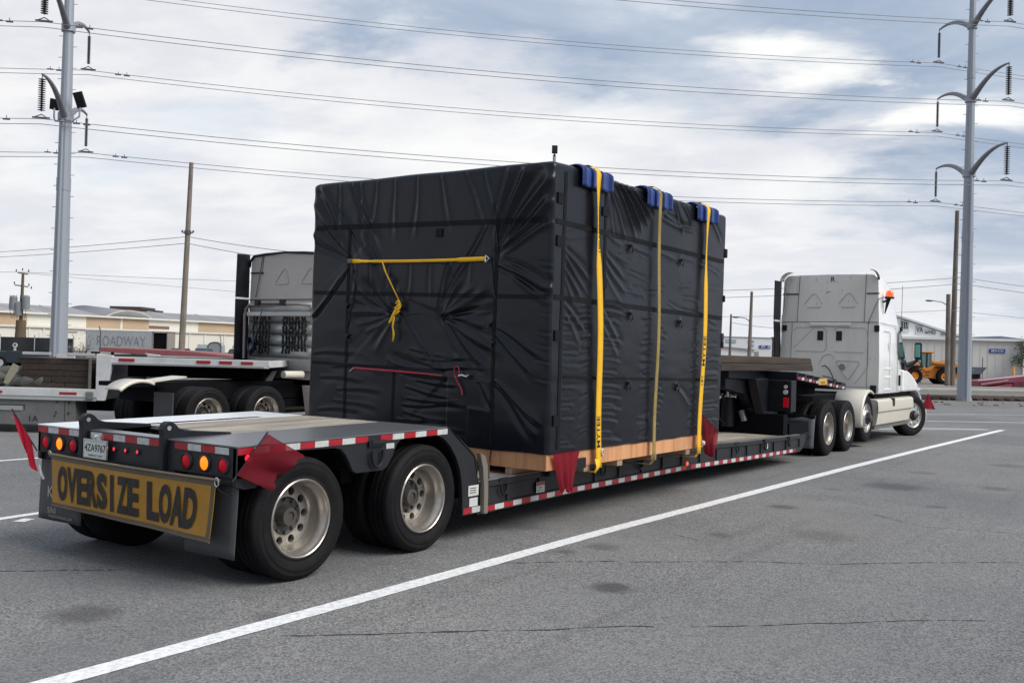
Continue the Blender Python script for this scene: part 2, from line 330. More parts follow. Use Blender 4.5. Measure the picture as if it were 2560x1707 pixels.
# ================================================================ THE GROUND
def ground_mat():
    m = bpy.data.materials.new('asphalt'); m.use_nodes = True; t = m.node_tree; b = t.nodes['Principled BSDF']; n_ = t.nodes.new; l_ = t.links.new
    co = n_('ShaderNodeTexCoord').outputs['Object']
    def nz(sc, det=4, ro=.6, st=None):
        n = n_('ShaderNodeTexNoise'); n.inputs['Scale'].default_value = sc; n.inputs['Detail'].default_value = det; n.inputs['Roughness'].default_value = ro
        if st:
            q = n_('ShaderNodeMapping'); q.inputs['Scale'].default_value = st; q.inputs['Rotation'].default_value = (0, 0, R(-42)); l_(co, q.inputs[0]); l_(q.outputs[0], n.inputs['Vector'])
        else: l_(co, n.inputs['Vector'])
        return n.outputs['Fac']
    def mr(v, a, b_, c=0., d=1.):
        n = n_('ShaderNodeMapRange'); l_(v, n.inputs[0])
        for i, q in enumerate((a, b_, c, d)): n.inputs[i+1].default_value = q
        return n.outputs[0]
    def mx(f, a, c, mode='MIX'):
        n = n_('ShaderNodeMix'); n.data_type = 'RGBA'; n.blend_type = mode
        if hasattr(f, 'is_linked'): l_(f, n.inputs[0])
        else: n.inputs[0].default_value = f
        for i, q in ((6, a), (7, c)):
            if hasattr(q, 'is_linked'): l_(q, n.inputs[i])
            else: n.inputs[i].default_value = (*q, 1)
        return n.outputs[2]
    base = mx(mr(nz(.35, 5), .35, .65), (.138, .139, .142), (.188, .185, .181))
    base = mx(mr(nz(1.1, 6, .7, (1, .45, 1)), .45, .72, 0, .6), base, (.115, .117, .121))
    base = mx(mr(nz(.22, 4, .6), .42, .66, 0, .65), base, (.205, .197, .188))
    base = mx(mr(nz(3.5, 5, .75), .56, .74, 0, .5), base, (.095, .095, .098))
    base = mx(mr(nz(1.6, 5, .6, (.16, 2.2, 1)), .55, .72, 0, .35), base, (.09, .09, .093))
    # aggregate: pale and dark chips
    vo = n_('ShaderNodeTexVoronoi'); vo.inputs['Scale'].default_value = 82; l_(co, vo.inputs['Vector'])
    vs = n_('ShaderNodeSeparateColor'); l_(vo.outputs['Color'], vs.inputs[0])
    chips = mr(vs.outputs[0], .0, 1., .48, 1.56)
    fine = mr(nz(170, 2), .3, .7, .72, 1.3)
    mu = n_('ShaderNodeMath'); mu.operation = 'MULTIPLY'; l_(chips, mu.inputs[0]); l_(fine, mu.inputs[1])
    cc = n_('ShaderNodeCombineColor')
    for i in range(3): l_(mu.outputs[0], cc.inputs[i])
    base = mx(mr(nz(.5, 3, .5), .35, .62, .5, 1.), base, mx(1., base, cc.outputs[0], 'MULTIPLY'))
    # oil spots, each with a ragged soft edge
    ragged = nz(9, 4)
    for (x, y, r_, a) in ((2.07, -1.96, .17, .62), (7.15, -1.53, .17, .5), (10.3, -2.1, .42, .5), (5.5, -2.54, .34, .3), (-.92, .36, .22, .5), (4.8, -1.7, .13, .4), (3.44, -1.09, .16, .4), (11.2, -3.27, .22, .4), (9.3, -1.5, .12, .3), (8.6, -3.0, .13, .4), (3.0, -.95, .1, .4), (15., -2.9, .3, .35), (-.2, -.6, .1, .35), (12.5, -2.0, .2, .3)):
        sb = n_('ShaderNodeVectorMath'); sb.operation = 'DISTANCE'; l_(co, sb.inputs[0]); sb.inputs[1].default_value = (x, y, 0)
        ad = n_('ShaderNodeMath'); ad.operation = 'MULTIPLY_ADD'; l_(ragged, ad.inputs[0]); ad.inputs[1].default_value = r_*1.1; l_(sb.outputs['Value'], ad.inputs[2])
        base = mx(mr(ad.outputs[0], r_*1.1, r_*1.9, min(.85, a*1.3), 0), base, (.058, .056, .054))
    l_(base, b.inputs['Base Color']); b.inputs['Roughness'].default_value = .88; b.inputs['Specular IOR Level'].default_value = .35
    bp = n_('ShaderNodeBump'); bp.inputs['Strength'].default_value = .6; bp.inputs['Distance'].default_value = .004
    l_(vo.outputs['Distance'], bp.inputs['Height'])
    bp2 = n_('ShaderNodeBump'); bp2.inputs['Strength'].default_value = .3; bp2.inputs['Distance'].default_value = .03; l_(nz(2.2, 6), bp2.inputs['Height']); l_(bp.outputs[0], bp2.inputs['Normal']); l_(bp2.outputs[0], b.inputs['Normal'])
    return m
m_asph = ground_mat()
m_conc = mat('pale_concrete', (.30, .29, .27), .85, var=.15, scale=.5, dirt=(.2, .19, .17), damt=.5, bump=.2, bscale=20)
m_gravel = mat('gravel_ballast', (.17, .16, .145), .95, var=.45, scale=9, dirt=(.08, .075, .065), damt=.6, dscale=2, bump=.8, bscale=12)
m_dirt = mat('dry_earth', (.20, .175, .145), .95, var=.25, scale=.6, dirt=(.12, .10, .08), damt=.6, dscale=.3, bump=.4, bscale=5)
m_paint = mat('white_road_paint', (.82, .82, .81), .7, var=.05, scale=8, dirt=(.22, .22, .22), damt=.7, dscale=22, bump=.3, bscale=120)
m_rust = mat('rail_steel', (.16, .12, .10), .5, metal=.4, var=.25)
m_tie = mat('dark_sleeper', (.04, .035, .03), .9)
def flat(name, quad, z, m):
    mb = MB(); mb.add([(p[0], p[1], z) for p in quad], [tuple(range(len(quad)))])
    o = mb.build(name, m, recalc=False); return struct(o)
g = MB(); g.add([(-3000, -3000, 0), (3000, -3000, 0), (3000, 3000, 0), (-3000, 3000, 0)], [(0, 1, 2, 3)])
o = g.build('ground', m_asph, recalc=False); struct(o)
for v in o.data.vertices: v.co.x += o.location.x; v.co.y += o.location.y
o.location = (0, 0, 0)
# power line and railway run from the left pole towards the right pole
LP, RP = V(-17.75, 39.), V(21.62, 47.5)
ld = (RP-LP).normalized(); ln = Vector((ld.y, -ld.x, 0))          # ln: towards the camera
def LN(a, b, z=0.):     # a along the line from the right pole, b towards the camera
    q = RP + ld*a + ln*b; q.z = z; return q
flat('gravel_strip', [LN(-140, 4.6), LN(200, 4.6), LN(200, -13.5), LN(-140, -13.5)], .004, m_gravel)
flat('dirt_yard', [LN(-220, -22.), LN(330, -22.), LN(330, -260), LN(-220, -260)], .004, m_dirt)
flat('concrete_road', [LN(-220, -13.5), LN(330, -13.5), LN(330, -22.), LN(-220, -22.)], .008, m_conc)
# ragged edge of the gravel: low verge of broken stone
mb = MB()
for i in range(420):
    a = random.uniform(-16, 30); b = random.choice([random.gauss(4.4, .35), random.gauss(2.2, .3), random.gauss(-6.0, .4)]); s_ = random.uniform(.03, .12); q = LN(a, b, .004)
    mb.obox((q.x, q.y, s_*.25), (s_*random.uniform(.8, 2.4), s_, s_*.6), rotm('Z', random.random()*3))
stuff(mb.build('loose_stones', m_gravel))
for k, b in enumerate((-.9, -2.35)):
    mb = MB(); prof = [(-.07, 0), (.07, 0), (.07, .02), (.015, .05), (.015, .12), (.035, .13), (.035, .165), (-.035, .165), (-.035, .13), (-.015, .12), (-.015, .05), (-.07, .02)]
    p0, p1 = LN(-140, b), LN(200, b)
    vs = [p+ln*x+Vector((0, 0, z+.03)) for p in (p0, p1) for x, z in prof]; n = len(prof)
    mb.add(vs, [tuple(range(n)), tuple(range(2*n-1, n-1, -1))]+[(i, (i+1) % n, n+(i+1) % n, n+i) for i in range(n)])
    o = mb.build('rail', m_rust); struct(o)
mb = MB()
for i in range(150):
    q = LN(-45+i*.6, -1.62, .05); mb.obox(q, (.22, 2.3, .12), rotm('Z', math.atan2(ld.y, ld.x)))
struct(mb.build('sleepers', m_tie))
for b, h_ in ((-12.6, .16), (-21.6, .13)):
    mb = MB(); p0, p1 = LN(-140, b, h_/2), LN(200, b, h_/2); mb.bar(p0, p1, .3, h_); struct(mb.build('kerb', m_conc, bevel=.02))
# painted lines
def line_strip(pts, wd, nm='parking_line'):
    pts = [Vector((p[0], p[1], 0)) for p in pts]; L = []; Rr = []
    dense = []
    for a, b in zip(pts[:-1], pts[1:]):
        n = max(1, int((b-a).length/.08)) if (a-Vector((CAM.x, CAM.y, 0))).length < 14 else max(1, int((b-a).length/.5))
        dense += [a.lerp(b, i/n) for i in range(n)]
    dense.append(pts[-1]); rows = []
    for i, p in enumerate(dense):
        d = (dense[min(i+1, len(dense)-1)]-dense[max(0, i-1)]).normalized(); nn = Vector((-d.y, d.x, 0))
        j1, j2 = random.gauss(0, .0022), random.gauss(0, .0022)
        rows.append([(p+nn*(wd/2+j1)).to_tuple()[:2]+(.004,), (p-nn*(wd/2+j2)).to_tuple()[:2]+(.004,)])
    mb = MB(); mb.grid(rows); return struct(mb.build(nm, m_paint, recalc=False))
line_strip([(-4.2, -.755), (-1.8, -.732), (.54, -.738), (4, -.715), (7.3, -.77), (12, -.84), (18, -1.0), (25.44, -1.25)], .165)
line_strip([(25.54, -1.24), (22.0, 1.9)], .11)
line_strip([(25.44, -1.22), (24.27, .61), (20.2, 7.0), (17, 12)], .10)
line_strip([(36.0, -6.2), (29.96, -1.2), (27.59, 1.29), (24, 5.2), (20, 9.6)], .12)
line_strip([(36.5, -1.6), (33.7, .82), (31.6, 2.14), (28, 5.5)], .10)
line_strip([(-2.4, 3.55), (.53, 4.141), (.93, 4.19), (5.2, 4.28), (9, 4.3)], .12)
line_strip([(-1, 8.72), (2.99, 8.746), (3.46, 8.748), (12, 8.72)], .11)
line_strip([(.56, 3.86), (.72, 3.95)], .12, 'paint_patch')
# cracks: thin ragged dark seams
m_crack = mat('crack_filler', (.035, .035, .036), .9)
def crack(pts, wd):
    rows = []; off = 0
    for a, b in zip(pts[:-1], pts[1:]):
        a, b = Vector((*a, 0)), Vector((*b, 0)); n = int((b-a).length/.045); d = (b-a).normalized(); nn = Vector((-d.y, d.x, 0))
        for i in range(n):
            off = off*.96 + random.gauss(0, .006); c = a.lerp(b, i/n)+nn*off; w_ = wd*max(.12, random.gauss(.8, .5)) * (1 if random.random() > .07 else .1)
            rows.append([(c.x+nn.x*w_/2, c.y+nn.y*w_/2, .003), (c.x-nn.x*w_/2, c.y-nn.y*w_/2, .003)])
    mb = MB(); mb.grid(rows); struct(mb.build('pavement_crack', m_crack, recalc=False))
crack([(-3.1, 4.1), (-.66, 1.93), (.03, 1.27)], .017)
crack([(1.9, -.5), (2.77, -1.36), (3.65, -2.32), (4.25, -3.09), (5.51, -4.38), (7.5, -6.6)], .014)
crack([(-.45, -1.0), (.64, -2.06), (1.33, -2.73)], .016)
crack([(1.45, -2.9), (1.88, -3.32), (3., -4.5)], .012)
crack([(7.4, -2.55), (6.9, -3.2), (7.3, -4.4), (7.1, -5.5)], .010)
crack([(4.6, -1.1), (4.35, -1.7)], .007)
crack([(8.1, -3.1), (9.6, -5.2)], .005)
# ================================================================ WHEELS (shared meshes)
def mesh_of(mb, name, m, smooth=None, bevel=0):
    o = mb.build(name, m, None, smooth=smooth); me = o.data; loc = o.location.copy()
    for v in me.vertices: v.co += loc
    bpy.data.objects.remove(o); return me
def disc_with_holes(mb, r0, r1, y, nh, hr_, y2, rc=None):
    """ring plate from r0 to r1 at depth y with nh true round holes; each hole gets a short wall down to y2"""
    rc = rc or (r0+r1)/2
    for k in range(nh):
        a0 = 2*math.pi*k/nh; da = math.pi/nh; M_ = 4
        sq = [(-1+2*i/M_, -1) for i in range(M_)] + [(1, -1+2*i/M_) for i in range(M_)] + [(1-2*i/M_, 1) for i in range(M_)] + [(-1, 1-2*i/M_) for i in range(M_)]
        outer = []; inner = []
        for (u, v) in sq:
            rr = r0+(r1-r0)*(v+1)/2; t = a0+u*da; outer.append((rr*math.cos(t), y, rr*math.sin(t)))
            an = math.atan2(v, u); dx, dr = hr_*math.cos(an), hr_*math.sin(an); t2 = a0+dx/rc; r2 = rc+dr; inner.append((r2*math.cos(t2), y, r2*math.sin(t2)))
        back = [(p[0], y2, p[2]) for p in inner]; n = len(sq)
        mb.add(outer+inner+back, [(i, (i+1) % n, n+(i+1) % n, n+i) for i in range(n)]+[(n+i, n+(i+1) % n, 2*n+(i+1) % n, 2*n+i) for i in range(n)])
def tyre_mesh(Rr, w_, r_in):
    mb = MB(); h = Rr-r_in
    pr = [(r_in-.004, .012), (r_in+.012, .0), (r_in+.03, .004), (r_in+h*.35, -.012), (r_in+h*.55, -.014), (r_in+h*.57, -.010), (r_in+h*.72, -.004), (r_in+h*.76, -.006), (Rr-.03, .004), (Rr-.012, .014), (Rr-.002, .03)]
    tr = []
    ys = [.03, .065, .070, .080, .085, w_/2-.012, w_/2-.007, w_/2+.007, w_/2+.012, w_-.085, w_-.08, w_-.07, w_-.065, w_-.03]
    for i, y in enumerate(ys[1:]):
        g = (i+1) in (2, 3, 6, 7, 10, 11); tr.append((Rr-.015 if g else Rr, y))
    back = [(r_, w_-y) for r_, y in reversed(pr)]
    mb.lathe(pr+tr[:-1]+back, seg=72); return mesh_of(mb, 'tyre', m_tyre, 35)
def rim_mesh(r, depth, w_):
    mb = MB()
    mb.lathe([(r-.008, .02), (r+.006, .012), (r+.008, .002), (r-.001, -.006), (r-.010, .0), (r-.013, .012), (r-.020, .03), (r-.042, .055), (r-.046, .09), (r-.052, depth-.02), (r-.066, depth-.002)], seg=72)
    mb.lathe([(r-.01, w_-.02), (r-.05, w_-.06), (r-.05, depth)], seg=48)
    return mesh_of(mb, 'rim', m_rim, 40)
def disc_mesh(r, depth, rh, nh=10):
    mb = MB(); ro = r-.062; ri = ro-.084
    disc_with_holes(mb, ri, ro, depth, nh, rh, depth+.05)
    mb.lathe([(ri, depth), (ri-.004, depth-.004), (ri-.006, depth+.004)], seg=60)
    return mesh_of(mb, 'wheel_disc', m_disc, 40)
def hub_mesh(r, depth, proud):
    mb = MB(); ro = r-.064-.09
    mb.lathe([(ro+.004, depth+.002), (ro-.01, depth+.018), (.12, depth+.02), (ro, depth+.022), (.088, depth+.024), (.084, depth-.0), (.070, depth-proud+.01), (.07, depth-proud), (.04, depth-proud-.004), (.038, depth-proud+.008), (.001, depth-proud+.008)], seg=40)
    for k in range(10):
        a = 2*math.pi*(k+.5)/10; x, z = .5*(ro+.11)*math.cos(a), .5*(ro+.11)*math.sin(a)
        mb.cyl((x, depth+.022, z), (x, depth-.008, z), .011, seg=6)
    return mesh_of(mb, 'hub', m_hub, 40)
def back_mesh(r, depth):
    mb = MB(); mb.cyl((0, depth+.06, 0), (0, depth+.075, 0), r-.05, seg=40); return mesh_of(mb, 'brake_drum', m_under)
def fdisc_mesh(r, depth):      # steer/pusher wheel: shiny convex disc with hand holes
    mb = MB(); ro = r-.03; disc_with_holes(mb, ro-.085, ro, depth, 10, .022, depth+.04)
    mb.lathe([(ro+.012, .02), (ro, depth)], seg=60)
    mb.lathe([(ro-.085, depth), (ro-.1, depth-.02), (.12, depth-.03)], seg=60)
    return mesh_of(mb, 'wheel_disc', m_chrome, 40)
def fhub_mesh(depth):
    mb = MB(); mb.lathe([(.13, depth-.02), (.128, depth-.04), (.085, depth-.045), (.08, depth-.11), (.06, depth-.125), (.001, depth-.128)], seg=32)
    for k in range(10):
        a = 2*math.pi*k/10; x, z = .108*math.cos(a), .108*math.sin(a); mb.cyl((x, depth-.03, z), (x, depth-.075, z), .014, seg=6)
    return mesh_of(mb, 'hub', m_hub, 40)
TY = {}
def wheel_meshes(kind):
    if kind not in TY:
        Rr = {'trailer': .478, 'drive': .505, 'steer': .50}[kind]; r = .3
        if kind == 'steer': TY[kind] = [('tyre', tyre_mesh(Rr, .29, r)), ('rim', rim_mesh(r, .11, .29)), ('wheel_disc', fdisc_mesh(r, .02)), ('hub', fhub_mesh(.02)), ('brake_drum', back_mesh(r, .1))]
        else:
            d = .185; TY[kind] = [('tyre', tyre_mesh(Rr, .265, r)), ('rim', rim_mesh(r, d, .265)), ('wheel_disc', disc_mesh(r, d, .033)), ('hub', hub_mesh(r, d, .055)), ('brake_drum', back_mesh(r, d))]
    return TY[kind]
def wheel(parent, x, y, z, kind, side=-1, dual=True, turn=0., inv_=True, label=None):
    """side -1: outer face looks towards -y. The wheel is a part; tyre, rim, disc, hub are its pieces"""
    e = bpy.data.objects.new('wheel', None); COL.objects.link(e); e.empty_display_size = .2; e.parent = parent
    p = Vector((x, y, z)); iv = INFO.get(parent.name)
    if iv is not None: p = iv @ p
    spin = random.random()*6
    e.matrix_local = Matrix.Translation(p) @ Matrix.Rotation(turn + (0 if side < 0 else math.pi), 4, 'Z') @ Matrix.Rotation(spin, 4, 'Y')
    if label: e['label'] = label
    for nm, me in wheel_meshes(kind):
        c = bpy.data.objects.new(nm, me); COL.objects.link(c); c.parent = e
    if dual:
        c = bpy.data.objects.new('tyre', wheel_meshes(kind)[0][1]); COL.objects.link(c); c.parent = e; c.location = (0, .315, 0)
    return e

# ================================================================ LOWBOY TRAILER under the crate
W = 2.59
lb = thing('lowboy_trailer', 'black lowboy trailer with low deck carrying the tarped crate, rear bumper with lamps', 'trailer', (0, W/2, 0))
T_ = lb
def part(mb, name, m, parent=None, **k): return mb.build(name, m, parent or T_, **k)
SL = .028/2.42
def dz_(x): return 1.075 + max(0, x)*SL*.9      # top of the rear deck climbs a little towards the load
# rear bumper, underframe
mb = MB(); mb.box(0, .10, 0, W, .835, 1.068); part(mb, 'rear_bumper', m_panel, bevel=.008)
mb = MB(); mb.box(.02, .10, .66, 1.93, .60, .834); mb.box(.1, 2.7, .75, .95, .55, .95); mb.box(.1, 2.7, 1.65, 1.85, .55, .95)
for x in (.25, 1.38, 2.5): mb.box(x-.06, x+.06, .25, 2.34, .66, .82)
part(mb, 'underframe', m_under)
for x in (.654, 2.12):
    mb = MB(); mb.cyl((x, .35, .478), (x, W-.35, .478), .065, seg=16); mb.obox((x, .9, .5), (.35, .12, .28)); mb.obox((x, 1.7, .5), (.35, .12, .28)); part(mb, 'axle', m_under, smooth=40)
    mb = MB(); mb.cyl((x-.2, .98, .62), (x-.2, 1.2, .62), .09); mb.cyl((x-.2, 1.4, .62), (x-.2, 1.62, .62), .09); part(mb, 'brake_chamber', m_black, smooth=40)
# side skirts with wheel arches (right and left)
def arch(xc, z0, rx, rz, a0, a1, n=10): return [(xc+rx*math.cos(R(a)), z0+rz*math.sin(R(a))) for a in [a0+(a1-a0)*i/n for i in range(n+1)]]
sk_top = [(0, 1.062), (2.42, 1.10), (2.55, 1.03), (2.70, .94), (2.86, .83), (2.925, .74), (2.925, .25), (2.70, .25)]
arch2 = [(2.69, .45), (2.672, .58), (2.64, .70), (2.58, .81), (2.49, .92), (2.38, 1.0), (2.27, 1.035), (2.14, 1.045), (1.98, 1.04), (1.86, 1.035), (1.78, 1.015), (1.74, .98), (1.68, .88), (1.62, .80), (1.56, .775), (1.25, .775), (1.20, .80), (1.12, .93), (1.06, .985), (.98, 1.0), (.60, 1.005), (.36, .99), (.31, .95), (.27, .88), (.24, .80), (.18, .76), (.08, .757), (0, .78)]
for y0, y1 in ((.0, .045), (W-.045, W)):
    mb = MB(); mb.prism(sk_top+arch2, 'y', y0, y1); part(mb, 'side_skirt', m_panel, bevel=.006)
# arch liners
for ya_, yb_ in ((.046, .6), (W-.046, W-.6)):
    rows = [[(p[0], ya_, p[1]+.008), (p[0], yb_, p[1]+.008)] for p in arch2]; mb = MB(); mb.grid(rows); part(mb, 'arch_liner', m_under, recalc=False)
# deck plates and boards
def slab(mb, x0, x1, y0, y1, th, lift=0.):
    vs = []
    for z_ in (-th, 0):
        for (x, y) in ((x0, y0), (x1, y0), (x1, y1), (x0, y1)): vs.append((x, y, dz_(x)+z_+lift))
    mb.add(vs, [(3, 2, 1, 0), (4, 5, 6, 7), (0, 1, 5, 4), (1, 2, 6, 5), (2, 3, 7, 6), (3, 0, 4, 7)])
mb = MB(); slab(mb, -.005, 2.43, -.004, .80, .012); part(mb, 'deck_plate', m_plate, bevel=.003)['label'] = 'grey steel deck plate along the right side'
mb = MB(); slab(mb, -.005, 2.43, 1.905, W+.004, .012); part(mb, 'deck_plate', m_plate2, bevel=.003)['label'] = 'steel deck plate along the left side, sky reflection in its colour'
mb = MB(); slab(mb, .30, 1.95, 1.915, 2.30, .004, .016); part(mb, 'cover_strip', m_plate2, bevel=.004)
mb = MB(); slab(mb, .02, .16, .845, 1.86, .012, -.004); part(mb, 'rear_cross_plate', m_plate, bevel=.003)
bm_ = None
ny = 6; y0 = .812; y1 = 1.893; pw = (y1-y0)/ny
for i in range(ny):
    mb = MB(); a = y0+i*pw; slab(mb, .60+.02*random.random(), 2.42, a+.006, a+pw-.006, .035, random.uniform(-.004, .003)); part(mb, 'deck_board', m_plank, bevel=.004)
mb = MB(); mb.box(.16, .6, .9, 1.8, .70, .73); mb.box(.18, .24, .83, 1.88, .9, 1.0); mb.cyl((.4, .86, .93), (.4, 1.85, .93), .045); part(mb, 'ramp_well', m_under)
# lifting brackets
def bracket(y):
    pr = [(-.045, .80), (-.045, 1.10), (-.052, 1.15), (-.04, 1.185), (-.01, 1.205), (.03, 1.205), (.065, 1.185), (.10, 1.15), (.17, 1.13), (.60, 1.095), (.62, 1.07), (.03, 1.05), (.03, .80)]
    mb = MB(); mb.prism(pr, 'y', y-.028, y+.028); o = part(mb, 'ramp_bracket', m_black, bevel=.006)
    mb = MB(); mb.cyl((.005, y-.032, 1.155), (.005, y+.032, 1.155), .018, seg=14); part(mb, 'pin', m_chrome, o, smooth=40)
bracket(1.885); bracket(.82)
mb = MB(); mb.box(-.012, .0, 1.50, 1.86, .62, .84); mb.box(-.01, 0, .7, 1.5, .6, .84); part(mb, 'lower_rear_plate', m_panel)
# lamps
def lamp(y, z, r_, m, nm='tail_lamp', x=0.):
    mb = MB(); mb.lathe([(r_*1.28, 0), (r_*1.26, -.014), (r_*1.02, -.017), (r_*1.0, -.004)], (x, y, z), 28, 'x'); g_ = part(mb, nm, m_rubber, smooth=40)
    mb = MB(); mb.lathe([(r_*1.01, -.006), (r_*.8, -.014), (r_*.4, -.019), (.001, -.021)], (x, y, z), 28, 'x'); part(mb, 'lens', m, g_, smooth=50)
    return g_
for y, m in ((2.458, m_lred), (2.245, m_amber), (2.05, m_lred), (.56, m_lred), (.349, m_amber), (.14, m_lred)):
    o = lamp(y, .928, .052, m); o['label'] = 'glowing amber rear lamp' if m is m_amber else 'round red rear lamp'
for y in (1.467, 1.315, 1.16): lamp(y, .944, .018, m_lredlit, 'marker_lamp')
# reflective tape: alternating pieces
tmesh = {}
def tape_row(mk, n, first=0, skip=(), wd=.156, m2=None):
    for i in range(n):
        if i in skip: continue
        mb = mk(i); part(mb, 'reflective_tape_piece', m_red if (i+first) % 2 == 0 else m_white)
def tp_rear(i):
    a = W-.004-i*.1565; mb = MB(); mb.box(-.0035, -.0005, a-.153, a, 1.008, 1.058); return mb
tape_row(tp_rear, 16, 0, (4, 11))
mb = MB(); a = W-.004-4*.1565; mb.box(-.0035, -.0005, a-.07, a, 1.008, 1.058); part(mb, 'reflective_tape_piece', m_red)
def tp_side(i):
    a = .006+i*.152; z = dz_(a)-.064; mb = MB(); mb.add([(a, -.0035, z), (a+.148, -.0035, z+.0015), (a+.148, -.0035, z+.05), (a, -.0035, z+.0485), (a, -.0005, z), (a+.148, -.0005, z+.0015), (a+.148, -.0005, z+.05), (a, -.0005, z+.0485)], [(0, 1, 2, 3), (7, 6, 5, 4), (0, 4, 5, 1), (1, 5, 6, 2), (2, 6, 7, 3), (3, 7, 4, 0)]); return mb
tape_row(tp_side, 16, 0, (9,))
mb = MB(); mb.box(1.60, 1.70, -.0035, -.0005, .955, 1.0); part(mb, 'reflective_tape_piece', m_white)
o = lamp(.0, .0, .001, m_lredlit, 'marker_lamp'); bpy.data.objects.remove(o.children[0]); bpy.data.objects.remove(o)
mb = MB(); mb.lathe([(.026, 0), (.024, -.008), (.001, -.014)], (.10, 0, .985), 20, 'y'); part(mb, 'marker_lamp', m_lredlit, smooth=50)
# licence plate
mb = MB(); mb.box(-.05, -.045, 1.515, 1.815, .862, 1.0); pl_ = part(mb, 'licence_plate', mat('plate_white', (.62, .66, .62), .4, var=.06, dirt=(.35, .36, .33), damt=.5, dscale=12), bevel=.002)
mb = MB(); text_on(mb, '4ZA9767', (-.0515, 1.665, .935), (0, -1, 0), (0, 0, 1), .082, .012, .92); part(mb, 'lettering', m_ink, pl_, recalc=False)
mb = MB(); text_on(mb, 'PERMANENT TRAILER', (-.0515, 1.66, .877), (0, -1, 0), (0, 0, 1), .020, .004); part(mb, 'lettering', m_ink, pl_, recalc=False)
mb = MB()
for a, b, c, d in ((1.505, 1.825, .995, 1.008), (1.505, 1.825, .854, .866), (1.505, 1.517, .866, .995), (1.813, 1.825, .866, .995)): mb.box(-.054, -.04, a, b, c, d)
part(mb, 'plate_frame', m_chrome, pl_)
mb = MB(); mb.box(-.035, -.001, 1.62, 1.70, 1.006, 1.04); mb.cyl((-.05, 1.69, 1.028), (-.01, 1.69, 1.028), .018); part(mb, 'plate_lamp', m_chrome)
# mud flaps
def flap(pts_y0, pts_y1, z0, z1, x0, curl):
    rows = []
    for i in range(11):
        s_ = i/10; z = z1+(z0-z1)*s_; rows.append([(x0-curl*math.sin(s_*1.6)+.006*math.sin(7*u+s_*3), y_, z) for u in [k/8 for k in range(9)] for y_ in [pts_y0+(pts_y1-pts_y0)*u]])
    mb = MB(); mb.grid(rows); return mb
m_flap = mat('mud_flap_rubber', (.045, .047, .052), .55, var=.15, dirt=(.07, .068, .065), damt=.5, dscale=5)
fl = part(flap(2.585, 1.95, .262, .90, .045, .02), 'mud_flap', m_flap, smooth=60, solid=.01)
fr = part(flap(.60, .03, .248, .86, .05, .02), 'mud_flap', m_flap, smooth=60, solid=.01)
m_gold = mat('pale_gold_print', (.42, .38, .30), .6)
mb = MB(); text_on(mb, 'K', (.012, 2.40, .50), (0, -1, 0), (0, 0, 1), .14, .0); text_on(mb, '1', (.012, 2.36, .405), (0, -1, 0), (0, 0, 1), .07, .0); text_on(mb, 'SINI', (.012, 2.37, .345), (0, -1, 0), (0, 0, 1), .075, .0)
text_on(mb, 'VASQUEZTRAILERS.COM', (.011, 2.24, .30), (0, -1, 0), (0, 0, 1), .032, .0); part(mb, 'lettering', m_gold, fl, recalc=False)
# wheels
for x in (.654, 2.12):
    wheel(lb, x, .002, .478, 'trailer', -1); wheel(lb, x, W-.002, .478, 'trailer', 1)
# hanging D ring and chain holder on the skirt
def dring(x, z, s_=1., y=-.02, m=m_black):
    mb = MB(); pts = [(x+s_*.05*math.cos(R(a)), y-.012, z-.05*s_+s_*.075*math.sin(R(a))) for a in range(-200, 21, 20)]; mb.tube(pts, .011*s_, 8); mb.box(x-.07*s_, x+.07*s_, y-.005, y+.02, z+.0, z+.035*s_); return part(mb, 'tie_down_ring', m, smooth=40)
dring(1.46, .985, 1.35)
mb = MB(); mb.box(1.40, 1.58, -.03, 0, 1.01, 1.035); part(mb, 'ring_plate', m_panel)
# swoop from rear deck to low deck: cross slope, posts
mb = MB(); mb.add([(2.43, .0, 1.098), (2.43, W, 1.098), (2.55, W, 1.02), (2.55, 0, 1.02), (2.86, W, .80), (2.86, 0, .80), (2.93, W, .56), (2.93, 0, .56)], [(0, 1, 2, 3), (3, 2, 4, 5), (5, 4, 6, 7)]); part(mb, 'sloped_plate', m_panel, recalc=False, solid=.012)
mb = MB(); mb.prism([(2.90, .83), (2.985, .80), (3.03, .70), (3.045, .50), (3.05, .24), (2.985, .24), (2.975, .5), (2.95, .68)], 'y', -.045, .012); part(mb, 'stake_post', mat('tan_post', (.17, .15, .12), .7, var=.2, dirt=(.06, .05, .045), damt=.6), bevel=.006)
mb = MB(); mb.box(3.06, 3.12, .0, .07, .54, .72); mb.box(3.0, 3.1, .1, .5, .5, .56); part(mb, 'stop_block', m_timber)
m_stk = mat('sticker_white', (.55, .55, .53), .5, dirt=(.3, .3, .3), damt=.3, dscale=30)
for (x0, x1, z0, z1) in ((2.78, 2.94, .425, .525), (2.80, 2.93, .325, .405)):
    mb = MB(); mb.box(x0, x1, -.0035, -.0005, z0, z1); s_ = part(mb, 'sticker', m_stk)
    mb = MB()
    for k in range(3 if z0 > .4 else 0): mb.box(x0+.02, x1-.04, -.005, -.0038, z1-.03-k*.022, z1-.022-k*.022)
    if z0 > .4: part(mb, 'print', m_ink, s_)
mb = MB(); mb.box(2.71, 2.83, -.0035, -.0005, .262, .318); part(mb, 'reflective_tape_piece', m_red)
mb = MB(); mb.box(2.84, 2.975, -.0035, -.0005, .262, .318); part(mb, 'reflective_tape_piece', m_white)

